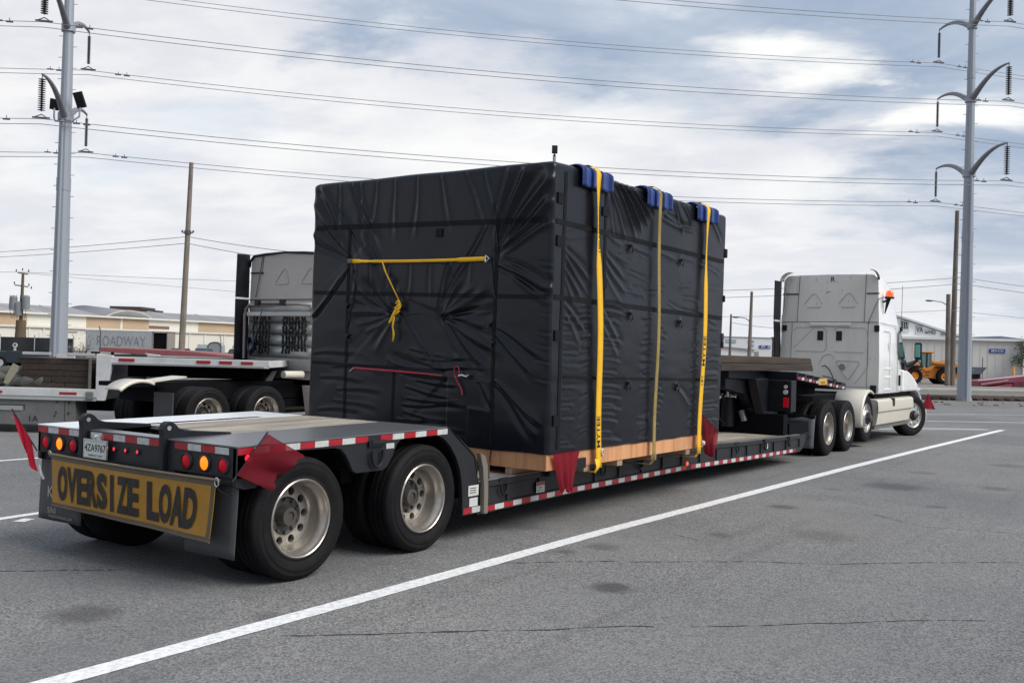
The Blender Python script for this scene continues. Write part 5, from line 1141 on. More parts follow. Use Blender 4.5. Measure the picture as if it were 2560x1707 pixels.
        mb = MB(); mb.box(xr+1.15, xr+1.32, ybase-.03 if s_ < 0 else ybase-.05, ybase+.05 if s_ < 0 else ybase+.03, .80, .985); Pp(mb, 'step', m_black, bevel=.01)
        mb = MB(); mb.box(f0, f1, min(ybase+sg*.06, ybase+sg*.5), max(ybase+sg*.06, ybase+sg*.5), .33, .392); Pp(mb, 'skirt_edge', mat('grey_skirt', (.12, .115, .105), .7))
        mb = MB(); mb.box(xr+.1, xr+3.3, min(ybase+sg*.12, ybase+sg*.6), max(ybase+sg*.12, ybase+sg*.6), .98, 1.10); Pp(mb, 'cab_mount', m_under)
    # --- chassis
    mb = MB()
    for s_ in (-1, 1): mb.box(min(drives)-.75, xr+4.1, yc+s_*.45-.05, yc+s_*.45+.05, .74, 1.0)
    mb.box(min(drives)-.78, min(drives)-.70, yc-.5, yc+.5, .74, 1.0); mb.box(xr-.5, xr+4, yc-.5, yc+.5, .55, .72)
    Pp(mb, 'chassis', m_under)
    for x in drives+([x_push] if x_push else [])+[x_steer]:
        zc__ = push_z if x == x_push else .5; mb = MB(); mb.cyl((x, yc-.85, zc__), (x, yc+.85, zc__), .08, seg=14); mb.ball((x, yc, zc__), .24, 12); Pp(mb, 'axle', m_under, smooth=50)
    wd = 2.44; ya, yb = y0+.05, y0+2.2-.05+.04
    for x in drives: wheel(root, x, ya, .505, 'drive', -1); wheel(root, x, yb, .505, 'drive', 1)
    if x_push: wheel(root, x_push, ya, push_z, 'steer', -1, dual=False, turn=0); wheel(root, x_push, yb, push_z, 'steer', 1, dual=False)
    wheel(root, x_steer, ya+.02, .5, 'steer', -1, dual=False, turn=turn); wheel(root, x_steer, yb-.02, .5, 'steer', 1, dual=False, turn=turn)
    return body
def quarter_fender(root, x, y, z, rad, a0, a1, wid, m, name='quarter_fender'):
    rows = []
    for i in range(19):
        a = R(a0+(a1-a0)*i/18); c, s_ = math.cos(a), math.sin(a); rows.append([(x+(rad-.05)*c, y-.004, z+(rad-.05)*s_), (x+(rad-.012)*c, y, z+(rad-.012)*s_), (x+rad*c, y+.025, z+rad*s_), (x+rad*c, y+wid, z+rad*s_)])
    mb = MB(); mb.grid(rows); return mb.build(name, m, root, smooth=60, recalc=False, solid=.012)

# ---- the white tractor hauling the lowboy
t1 = thing('semi_tractor', 'white sleeper tractor with amber beacon pulling the lowboy, rear wall showing', 'truck', (18.5, 1.1, 0))
XR = 17.4
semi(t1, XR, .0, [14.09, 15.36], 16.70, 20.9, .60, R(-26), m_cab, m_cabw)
for ysd in (0,): quarter_fender(t1, 16.72, .0, .60, .60, 196, 62, .60, m_cream)
quarter_fender(t1, 16.72, 1.62, .60, .60, 196, 62, .60, m_cream)
P1 = lambda mb, name, m, **k: mb.build(name, m, t1, **k)
xw = XR-.006
m_groove = mat('pressed_line_shade', (.40, .38, .345), .6)
m_gapd = mat('dark_gap', (.10, .095, .09), .8)
mb = MB(); groove(mb, xw, [(2.16, 2.645), (.03, 2.645)], .007); groove(mb, xw, [(1.776, 3.69), (1.82, 2.65)], .006); groove(mb, xw, [(.315, 3.70), (.34, 2.65)], .006); groove(mb, xw, [(1.93, 2.64), (1.95, 1.83)], .004); groove(mb, xw, [(.25, 2.64), (.26, 1.2)], .004); P1(mb, 'panel_gap', m_gapd)
def rounded(pts): return pts+[pts[0]]
mb = MB()
for yo in (0, -.765):
    groove(mb, xw, [(1.66+yo, 3.04), (1.50+yo, 3.25), (1.47+yo, 3.272), (1.42+yo, 3.272), (1.39+yo, 3.25), (1.25+yo, 3.04)], .007); groove(mb, xw, [(1.60+yo, 2.985), (1.58+yo, 2.972), (1.32+yo, 2.972), (1.30+yo, 2.985)], .009)
groove(mb, xw, [(1.90, 2.44), (1.85, 2.51), (1.80, 2.525), (1.24, 2.515), (1.16, 2.46), (1.15, 2.06), (1.19, 2.0), (1.24, 1.985), (1.83, 1.99)], .007)
groove(mb, xw, [(.98, 2.46), (.92, 2.52), (.33, 2.52), (.28, 2.47)], .007); groove(mb, xw, [(.97, 2.01), (.92, 1.985), (.34, 1.985)], .007)
groove(mb, xw, [(.93, 1.75), (.90, 1.79), (.46, 1.79), (.42, 1.75), (.44, 1.70), (.62, 1.42), (.66, 1.40), (.70, 1.42), (.93, 1.75)], .008)
groove(mb, xw, [(1.30, 1.72), (1.22, 1.88), (1.12, 1.93), (1.04, 1.93), (.96, 1.84)], .006); groove(mb, xw, [(.28, 2.46), (.24, 2.2), (.24, 1.7), (.34, 1.52), (.52, 1.30)], .006)
groove(mb, xw, [(.7, 1.24), (.1, 1.24)], .005); groove(mb, xw, [(1.9, 2.05), (1.6, 2.35), (1.45, 2.5)], .004)
P1(mb, 'pressed_panel_line', m_groove, smooth=50)
for (a, b) in ((1.355, 1.225), (.939, .81)):
    mb = MB(); mb.box(xw-.012, xw+.004, b, a, 2.235, 2.445); P1(mb, 'rear_vent', m_black, bevel=.012)
mb = MB(); mb.box(xw-.05, xw, .62, 1.53, 2.55, 2.63); P1(mb, 'rain_gutter', m_cab, bevel=.02)
mb = MB(); mb.box(xw-.01, xw, 1.79, 2.16, 3.255, 3.285); mb.box(xw-.01, xw, .03, .30, 3.255, 3.285); P1(mb, 'fairing_slot', m_seam)
mb = MB(); mb.cyl((xw-.03, .79, 1.66), (xw, .79, 1.66), .065, seg=24); P1(mb, 'filler_cap', mat('grey_cap', (.22, .22, .21), .5), smooth=40)
mb = MB(); mb.box(xw-.03, xw, 2.05, 2.17, 2.44, 2.57); mb.box(xw-.03, xw, .01, .12, 2.44, 2.58); mb.box(xw-.03, xw, .05, .18, 1.12, 1.28); P1(mb, 'fairing_hinge_box', m_black, bevel=.01)
mb = MB(); text_on(mb, 'R', (xw-.006, 1.04, 3.585), (0, -1, 0), (0, 0, 1), .16, .012)
P1(mb, 'emblem_ghost', m_seam, recalc=False)
mb = MB()
for y, z in ((1.41, 3.60), (1.41, 3.57), (.65, 3.62), (1.16, 3.53), (.95, 3.53), (1.29, 3.33), (1.16, 3.29), (.83, 3.35), (.2, 1.85), (.08, 1.84), (1.39, 3.05), (.69, 3.11)): mb.cyl((xw-.006, y, z), (xw, y, z), .008, seg=8)
P1(mb, 'rivet', m_seam)
mb = MB(); mb.tube([(xw-.004, 1.12+.05*math.cos(a), 3.30+.02*math.sin(a)) for a in [i*.5+.3 for i in range(5)]], .005, 5); P1(mb, 'scratch_mark', m_gapd)
# side extenders: black flap on the left, curved lips on both roof corners, grab rail
mb = MB(); mb.prism([(XR-.30, 1.83), (XR-.42, 2.64), (XR-.02, 2.64), (XR+.05, 1.83)], 'y', 2.20, 2.225); P1(mb, 'side_extender', m_black)
mb = MB(); mb.prism([(XR-.42, 2.68), (XR-.40, 3.56), (XR+.0, 3.56), (XR-.02, 2.68)], 'y', 2.20, 2.225); P1(mb, 'side_extender', m_black)
mb = MB(); mb.box(XR-.40, XR-.0, 2.19, 2.23, 2.645, 2.677); P1(mb, 'white_strip', m_cabw)
mb = MB(); mb.tube([(xw-.06, 1.93, 3.60), (xw-.09, 2.0, 3.60), (xw-.09, 2.06, 3.45), (xw-.09, 2.09, 3.0), (xw-.09, 2.14, 2.7), (xw-.07, 2.15, 2.4)], .014, 6); P1(mb, 'grab_rail', m_chrome, smooth=60)
rows = [[(XR-.25*s_, 2.17-.02-.30*(1-math.cos(R(a)))*.8, 3.55+.20*math.sin(R(a))) for a in range(0, 91, 15)] for s_ in (0, .5, 1)]
mb = MB(); mb.grid(rows); P1(mb, 'roof_corner_lip', m_cab, smooth=60, solid=.012, recalc=False)
rows = [[(XR-.18*s_, .03+.16*(1-math.cos(R(a))), 3.56+.22*math.sin(R(a))) for a in range(0, 91, 15)] for s_ in (0, .5, 1)]
mb = MB(); mb.grid(rows); P1(mb, 'roof_corner_lip', m_black, smooth=60, solid=.012, recalc=False)
mb = MB(); mb.tube([(xw-.02, .25, 2.62), (xw-.03, .16, 2.85), (xw-.01, .04, 3.15), (XR+.25, -.06, 3.22)], .007, 5); P1(mb, 'beacon_cable', m_blackc, smooth=60)
mb = MB(); mb.cyl((XR+.32, -.10, 3.17), (XR+.32, -.10, 3.21), .10, seg=20); mb.bar((XR+.32, -.1, 3.17), (XR+.34, .03, 3.10), .06, .03); mb.cyl((XR+.32, -.08, 3.17), (XR+.36, .0, 2.85), .05, .01, seg=10); bk = P1(mb, 'beacon_base', m_black, smooth=40)
mb = MB(); mb.lathe([(.085, 0), (.082, .07), (.075, .12), (.05, .14), (.001, .142)], (XR+.32, -.10, 3.21), 24, 'z'); mb.build('beacon_dome', mat('amber_beacon', (.85, .12, .01), .2, emit=.25, coat=1.), t1, smooth=50)
mb = MB(); mb.tube([(XR+1.74, -.02, 2.5), (XR+1.76, -.03, 3.55)], .006, 5); P1(mb, 'antenna', m_gapd)
mb = MB(); mb.box(XR+1.68, XR+1.78, -.05, .0, 2.50, 2.60); P1(mb, 'grab_bracket', m_black, bevel=.01)
mb = MB(); text_on(mb, '1085', (XR+.72, -.004, 2.11), (0, 0, 1), (-1, 0, 0), .11, .01); P1(mb, 'unit_number', mat('grey_ink', (.25, .25, .26), .6), recalc=False)
mb = MB(); mb.tube([(xw-.03, 1.22, 1.66), (xw-.10, 1.14, 1.68), (xw-.12, 1.04, 1.60), (xw-.12, .96, 1.45), (xw-.2, .90, 1.30)], .012, 6); mb.tube([(xw-.03, 1.20, 1.44), (xw-.2, 1.0, 1.42), (xw-.35, .8, 1.36)], .012, 6); P1(mb, 'air_hose', m_blackc, smooth=60)
mb = MB(); mb.box(13.3, 17.3, .62, 1.58, 1.0, 1.08); P1(mb, 'deck_plate', m_under)

# ---- the other tractor, on the left
t2 = thing('semi_tractor', 'grey backed sleeper tractor with chain rack, half hidden behind the crate', 'truck', (10.5, 10.1, 0))
XL = 9.6; YB = 8.97
semi(t2, XL, YB, [6.92, 8.27], None, XL+3.5, .5, 0, mat('taupe_rear_wall', (.50, .455, .415), .45, var=.06, scale=1.2, dirt=(.34, .28, .25), damt=.5, dscale=1.2), m_cabw)
P2 = lambda mb, name, m, **k: mb.build(name, m, t2, **k)
quarter_fender(t2, 5.50, YB+.02, .52, .64, 132, 66, .42, m_cream)
mb = MB(); mb.add([(5.72, YB+.02, 1.12), (6.40, YB+.02, 1.20), (6.40, YB+.44, 1.20), (5.72, YB+.44, 1.12)], [(0, 1, 2, 3)]); P2(mb, 'fender_extension', m_cream, solid=.02, recalc=False)
mb = MB(); mb.box(6.12, 6.14, YB+.02, YB+.55, .35, .92); P2(mb, 'mud_flap', m_flap)
xw = XL-.006
mb = MB(); groove(mb, xw, [(11.15, 2.76), (9.0, 2.755)], .012); groove(mb, xw, [(10.72, 3.70), (10.78, 3.3)], .007); P2(mb, 'panel_gap', m_gapd)
mb = MB()
for yo in (0, -.78):
    groove(mb, xw, [(10.33+yo, 3.13), (10.33+yo, 3.09), (10.30+yo, 3.08), (9.98+yo, 3.08), (9.95+yo, 3.11), (9.98+yo, 3.30), (10.02+yo, 3.38), (10.06+yo, 3.40), (10.12+yo, 3.38), (10.33+yo, 3.13)], .008)
P2(mb, 'pressed_panel_line', m_groove, smooth=50)
mb = MB(); mb.box(xw-.012, xw, 10.72, 11.12, 3.31, 3.345); P2(mb, 'fairing_slot', m_seam)
mb = MB(); mb.tube([(xw-.02, 10.74, 3.72), (xw-.03, 10.80, 3.3), (xw-.03, 10.92, 2.80)], .010, 5); P2(mb, 'gutter_pipe', m_gapd)
mb = MB(); mb.prism([(XL-.35, 1.45), (XL-.35, 2.76), (XL-.0, 2.76), (XL+.02, 1.45)], 'y', 11.17, 11.20); P2(mb, 'side_extender', m_black)
mb = MB(); mb.prism([(XL-.35, 2.80), (XL-.33, 3.72), (XL-.0, 3.72), (XL-.0, 2.80)], 'y', 11.17, 11.20); P2(mb, 'side_extender', m_black)
mb = MB(); mb.box(XL-.34, XL, 11.165, 11.205, 2.765, 2.795); P2(mb, 'white_strip', m_cabw)
mb = MB(); mb.tube([(XL-.03, YB+1.1+(1.12)*s_*math.sqrt(max(0, 1-((z_-3.4)/.36)**2)) if z_ > 3.4 else YB+1.1+1.1*s_, z_) for s_, z_ in [(-1, 3.5), (-1, 3.6), (-.9, 3.72)]]+[(XL-.03, YB+1.1, 3.735)], .02, 6) if False else mb.tube([(XL-.02, YB+.02, 3.45), (XL-.02, YB+.05, 3.58), (XL-.02, YB+.16, 3.69), (XL-.02, YB+.5, 3.715), (XL-.02, YB+1.1, 3.735), (XL-.02, YB+1.7, 3.715), (XL-.02, YB+2.04, 3.69), (XL-.02, YB+2.16, 3.58), (XL-.02, YB+2.185, 3.45)], .028, 8); P2(mb, 'roof_seal', m_black, smooth=60)
# headache rack
hr = MB().box(XL-.10, XL-.03, 9.02, 10.84, 1.28, 1.53).build('rack_base', mat('dull_grey_steel', (.38, .375, .36), .5, metal=.3, dirt=(.2, .18, .17), damt=.5), t2, bevel=.02)
mb = MB(); mb.tube([(XL-.16, 11.10, 1.5), (XL-.16, 11.11, 2.44), (XL-.16, 11.06, 2.56), (XL-.16, 10.96, 2.64), (XL-.16, 9.5, 2.66), (XL-.16, 9.1, 2.62), (XL-.16, 9.02, 2.5), (XL-.16, 9.0, 1.5)], .032, 10); P2(mb, 'rack_tube', mat('pinkish_tube', (.40, .33, .32), .35, metal=.4), smooth=60)
m_al = mat('ribbed_aluminium', (.50, .50, .48), .38, metal=.3, var=.12, dirt=(.16, .16, .15), damt=.4)
for z in (1.56, 1.80, 2.04, 2.28, 2.47):
    mb = MB(); rows = [[(XL-.07-.045*math.sin(math.pi*k/6), y, z+.21*k/6) for k in range(7)] for y in (9.04, 11.02)]; mb.grid(rows); P2(mb, 'rack_panel', m_al, smooth=60, solid=.01, recalc=False)
mb = MB(); mb.box(XL-.20, XL-.12, 9.1, 11.0, 2.40, 2.49); P2(mb, 'hanger_rail', m_al, bevel=.01)
def chains(y0_, y1_, z1_, z0_, n):
    mb = MB()
    for i in range(n):
        y = y0_+(y1_-y0_)*i/(n-1); zb_ = z0_+random.random()*.1
        k = 0; z = z1_
        while z > zb_:
            c = (XL-.20+random.gauss(0, .012), y+random.gauss(0, .004), z); a = k % 2
            mb.obox(c, (.020 if a else .05, .05 if a else .020, .060), rotm('X', random.gauss(0, .15))); z -= .05; k += 1
    stuff(P2(mb, 'chain_bundle', mat('dark_chain', (.03, .028, .027), .5, metal=.5)))
chains(10.30, 10.76, 2.36, 1.60, 6); chains(9.22, 9.86, 2.36, 1.62, 8)
mb = MB()
for i in range(6): mb.tube([(XL-.24-.02*i, 10.80+.09*math.cos(a)-.02*i, 1.72+.05*i*.4+.14*math.sin(a)) for a in [k*.5 for k in range(14)]], .014, 5)
P2(mb, 'coiled_hose', mat('blue_black_hose', (.02, .03, .07), .4), smooth=60)
mb = MB(); mb.tube([(XL-.25, 10.45, 2.55), (XL-.28, 10.62, 2.0), (XL-.28, 10.70, 1.8)], .012, 6); P2(mb, 'pry_bar', m_gapd)
mb = MB(); mb.box(XL-.24, XL-.16, 10.60, 10.72, 2.63, 2.73); mb.box(XL-.24, XL-.16, 9.84, 9.96, 2.62, 2.74); mb.tube([(XL-.2, 10.6, 2.66), (XL-.2, 9.9, 2.655)], .012, 6); P2(mb, 'work_lamp', m_black, bevel=.01)
mb = MB(); mb.cyl((8.9, YB+.3, 1.22), (9.4, YB+.3, 1.22), .075, seg=14); P2(mb, 'air_tank', m_cream, smooth=40)
mb = MB(); mb.prism([(8.75, 1.0), (9.0, 1.28), (9.12, 1.28), (8.95, 1.0)], 'y', 9.7, 10.5); P2(mb, 'fifth_wheel', m_plate)
mb = MB(); mb.box(5.7, 9.5, YB+.62, YB+1.58, 1.0, 1.08); P2(mb, 'deck_plate', m_under)

# ================================================================ LEFT FLATBED TRAILER (its own frame: x forward along its side, y across)
o0 = V(-4.62, 19., 0.)
ft = thing('step_deck_trailer', 'white step deck trailer with red reflectors carrying old planks, left background', 'trailer', o0, RZ, local=True)
PF = lambda mb, name, m, **k: mb.build(name, m, ft, **k)
m_fw = mat('dusty_white_frame', (.60, .60, .59), .45, var=.08, scale=2, dirt=(.33, .32, .31), damt=.6, dscale=2.5)
LX = -12.5
mb = MB(); mb.box(-3.0, -.02, 0, .10, 1.345, 1.375); mb.box(-3.0, .0, .0, .08, 1.375, 1.50); mb.box(-3.0, 0, 2.5, 2.6, 1.345, 1.50); mb.box(-.10, -.002, .082, 2.498, 1.36, 1.49); PF(mb, 'neck_rail', m_fw, bevel=.008)
mb = MB(); mb.box(-3.0, -.1, -.012, -.001, 1.352, 1.385); PF(mb, 'lower_lip', mat('dull_grey_lip', (.30, .30, .30), .5))
mb = MB(); mb.prism([(-3.30, 1.545), (-2.99, 1.515), (-3.0, 1.35), (-3.13, .65), (-3.27, .65), (-3.295, .80)], 'y', -.01, .09); PF(mb, 'drop_post', m_fw, bevel=.01); mb = MB(); mb.prism([(-3.30, 1.545), (-2.99, 1.515), (-3.0, 1.35), (-3.13, .65), (-3.27, .65), (-3.295, .80)], 'y', 2.5, 2.6); PF(mb, 'drop_post', m_fw, bevel=.01)
mb = MB(); mb.box(-3.29, -3.25, .09, 2.5, .66, 1.53); PF(mb, 'bulkhead', m_black)
mb = MB(); mb.box(LX, -3.28, -.01, .10, .705, .865); PF(mb, 'side_rail', m_fw, bevel=.01)
mb = MB(); mb.box(LX, -3.28, .002, .10, .64, .703); PF(mb, 'lower_rail', mat('grey_rail', (.42, .42, .41), .5, dirt=(.28, .27, .26), damt=.5))
mb = MB(); mb.box(LX, -3.28, 2.5, 2.6, .64, .865); PF(mb, 'side_rail', m_fw)
mb = MB(); mb.box(-2.98, -.02, .1, 2.5, 1.44, 1.48); mb.box(-3.0, -.3, .8, 1.0, 1.1, 1.44); mb.box(-3.0, -.3, 1.6, 1.8, 1.1, 1.44); PF(mb, 'neck_floor', m_under)
for i in range(13):
    mb = MB(); y = .11+i*.184; mb.box(LX, -3.3, y, y+.178, .80, .845); PF(mb, 'deck_board', m_timber)
mb = MB(); mb.box(LX, -3.3, .85, 1.0, .4, .79); mb.box(LX, -3.3, 1.6, 1.75, .4, .79); PF(mb, 'main_beam', m_under)
for (a, b) in ((-2.87, -2.57), (-1.385, -1.12), (-.95, -.707), (-.535, -.305)):
    mb = MB(); mb.box(a, b, -.014, -.0, 1.415, 1.468); PF(mb, 'red_reflector', m_red)
for (a, b) in ((-3.98, -3.65), (-5.35, -5.07), (-6.8, -6.5)):
    mb = MB(); mb.box(a, b, -.014, -.0, .752, .80); mb.v = [(x, y-.004, z) for x, y, z in mb.v]; PF(mb, 'red_reflector', m_red)
m_side = mat('grey_side_box', (.15, .15, .145), .6, var=.1, dirt=(.09, .09, .085), damt=.5, dscale=2)
mb = MB(); mb.box(-9.0, -3.84, .05, .6, .16, .636); PF(mb, 'side_box', m_side, bevel=.01)
mb = MB(); mb.box(-3.84, -3.70, .06, .6, .2, .636); PF(mb, 'side_box_edge', mat('grey_box_edge', (.14, .14, .13), .6), bevel=.01)
mb = MB(); groove_ = [(-3.84, .2), (-3.84, .63)]
mb.box(-3.90, -3.885, .046, .05, .17, .63); mb.box(-9, -4.66, .044, .05, .515, .535); mb.box(-4.67, -4.655, .044, .05, .43, .535); PF(mb, 'box_gap', m_seam)
mb = MB()
for (x, z) in ((-4.05, .60), (-3.82, .60), (-4.06, .40), (-3.82, .40), (-4.08, .34)): mb.cyl((x, .04, z), (x, .06, z), .022, seg=8)
PF(mb, 'bolt', m_seam)
mb = MB(); text_on(mb, '1A', (-4.50, .0455, .27), (1, 0, 0), (0, 0, 1), .17, .01); PF(mb, 'fleet_number', m_ink, recalc=False)
mb = MB(); mb.box(-9.2, -4.7, .03, .049, .42, .51); PF(mb, 'box_lip', mat('pale_box_lip', (.30, .30, .28), .5), bevel=.01)
mb = MB(); mb.prism([(-9, .16), (-4.72, .16), (-4.9, .30), (-5.1, .20), (-9, .20)], 'y', .02, .05); PF(mb, 'torn_skirt', m_side)
mb = MB(); mb.box(-3.45, -3.40, .0, .06, .80, 1.47); PF(mb, 'stake', mat('olive_stake', (.12, .12, .095), .6), bevel=.01)
mb = MB(); mb.box(-3.48, -3.33, -.03, .02, .66, .82); PF(mb, 'stake_pocket', m_side, bevel=.02)
for x in (-9.0, -10.3):
    wheel(ft, x, .0, .5, 'trailer', -1); wheel(ft, x, 2.6, .5, 'trailer', 1)
# planks stacked on it (things of their own)
rr = random.Random(3); zz = .85; k = 0
for row in range(5):
    h_ = .115; segs = [(-4.85, -3.46)] if row in (4,) else [(-4.80+rr.random()*.08, -3.47)]
    if row in (0, 1): segs = [(-4.78, -3.95 if row == 0 else -4.2), (-3.94 if row == 0 else -4.19, -3.47)]
    for (a, b) in segs:
        mb = MB(); mb.box(a, b, .10+rr.random()*.01, 1.9, zz+.003, zz+h_)
        T = Matrix.Translation(o0) @ Matrix.Rotation(RZ, 4, 'Z'); mb.v = [tuple(T @ Vector(q)) for q in mb.v]; o = mb.build('timber_beam', m_timber, bevel=.008)
        lab = ['bottom plank of the stack on the left trailer, left piece', 'bottom plank of the stack on the left trailer, right piece', 'second plank from the bottom of the left trailer stack, left piece', 'second plank from the bottom of the left trailer stack, right piece', 'middle brown plank of the stack on the left trailer', 'plank just under the topmost one of the left trailer stack', 'topmost dark plank of the stack on the left trailer'][k]; k += 1
        tag(o, lab, 'timber', 'planks stacked on the left trailer')
    zz += h_+.003
T = Matrix.Translation(o0) @ Matrix.Rotation(RZ, 4, 'Z')
def loc_thing(mb, name, m, label, cat, group=None, **kk):
    mb.v = [tuple(T @ Vector(q)) for q in mb.v]; o = mb.build(name, m, None, **kk); return tag(o, label, cat, group)
m_can = mat('grey_brown_canvas', (.10, .098, .088), .8, var=.3, scale=5, bump=.6, bscale=9, dirt=(.05, .047, .04), damt=.5)
def roll(x0, x1, y, z, r_, seed):
    rows = []
    for i in range(40):
        u = i/39; x = x0+(x1-x0)*u; rad = r_*(.2+.8*min(1, (1-abs(2*u-1))*6)**.5)*(1+.10*math.sin(u*14+seed)); rows.append([(x+.02*math.sin(3*a), y+rad*1.1*math.cos(a)*(1+.05*math.sin(5*a+u*20)), z+rad*math.sin(a)*(1+.06*math.sin(4*a+u*11+seed))) for a in [2*math.pi*k/20 for k in range(20)]])
    mb = MB(); mb.grid(rows, True); mb.add(rows[0], [tuple(range(20))]); mb.add(rows[-1], [tuple(range(19, -1, -1))]); return mb
loc_thing(roll(-5.05, -4.33, -.02+.25, .985, .13, 1), 'rolled_tarpaulin', m_can, 'grey green rolled tarp lying in front of the planks on the left trailer', 'tarpaulin', 'rolled tarps on the left trailer', smooth=60)
loc_thing(roll(-7.0, -4.55, .62, 1.10, .14, 4), 'rolled_tarpaulin', m_can, 'brownish rolled tarp lying behind the nearer roll on the left trailer', 'tarpaulin', 'rolled tarps on the left trailer', smooth=60)
loc_thing(roll(-7.2, -5.12, .25, 1.0, .15, 7), 'rolled_tarpaulin', m_can, 'dark rolled tarp at the left picture edge on the left trailer', 'tarpaulin', 'rolled tarps on the left trailer', smooth=60)
mb = MB(); mb.add([(-5.08, .05, .93), (-4.98, .05, .93), (-4.80, .03, 1.18), (-4.79, .03, 1.27), (-4.90, .03, 1.32), (-5.04, .04, 1.07)], [(0, 1, 2, 3, 4, 5)])
loc_thing(mb, 'paper_tag', mat('beige_card', (.33, .30, .22), .8), 'beige cloth tab hanging off the tarp roll on the left trailer', 'tag', solid=.01)
for (a, b, lab) in ((-4.72, -4.20, 'pale metal tube lying on top of the planks, left one'), (-3.86, -3.36, 'pale metal tube lying on top of the planks, right one beside the drop post')):
    mb = MB(); mb.box(a, b, .02, .10, 1.49, 1.545); mb.cyl((a-.02, .06, 1.515), (a+.03, .06, 1.515), .03); loc_thing(mb, 'metal_tube', m_al, lab, 'tube', 'tubes on top of the planks', bevel=.01)
mb = MB(); mb.box(-4.2, -3.86, .3, .36, 1.44, 1.52); loc_thing(mb, 'metal_plate', m_fw, 'grey plate between the two tubes on top of the planks', 'plate')
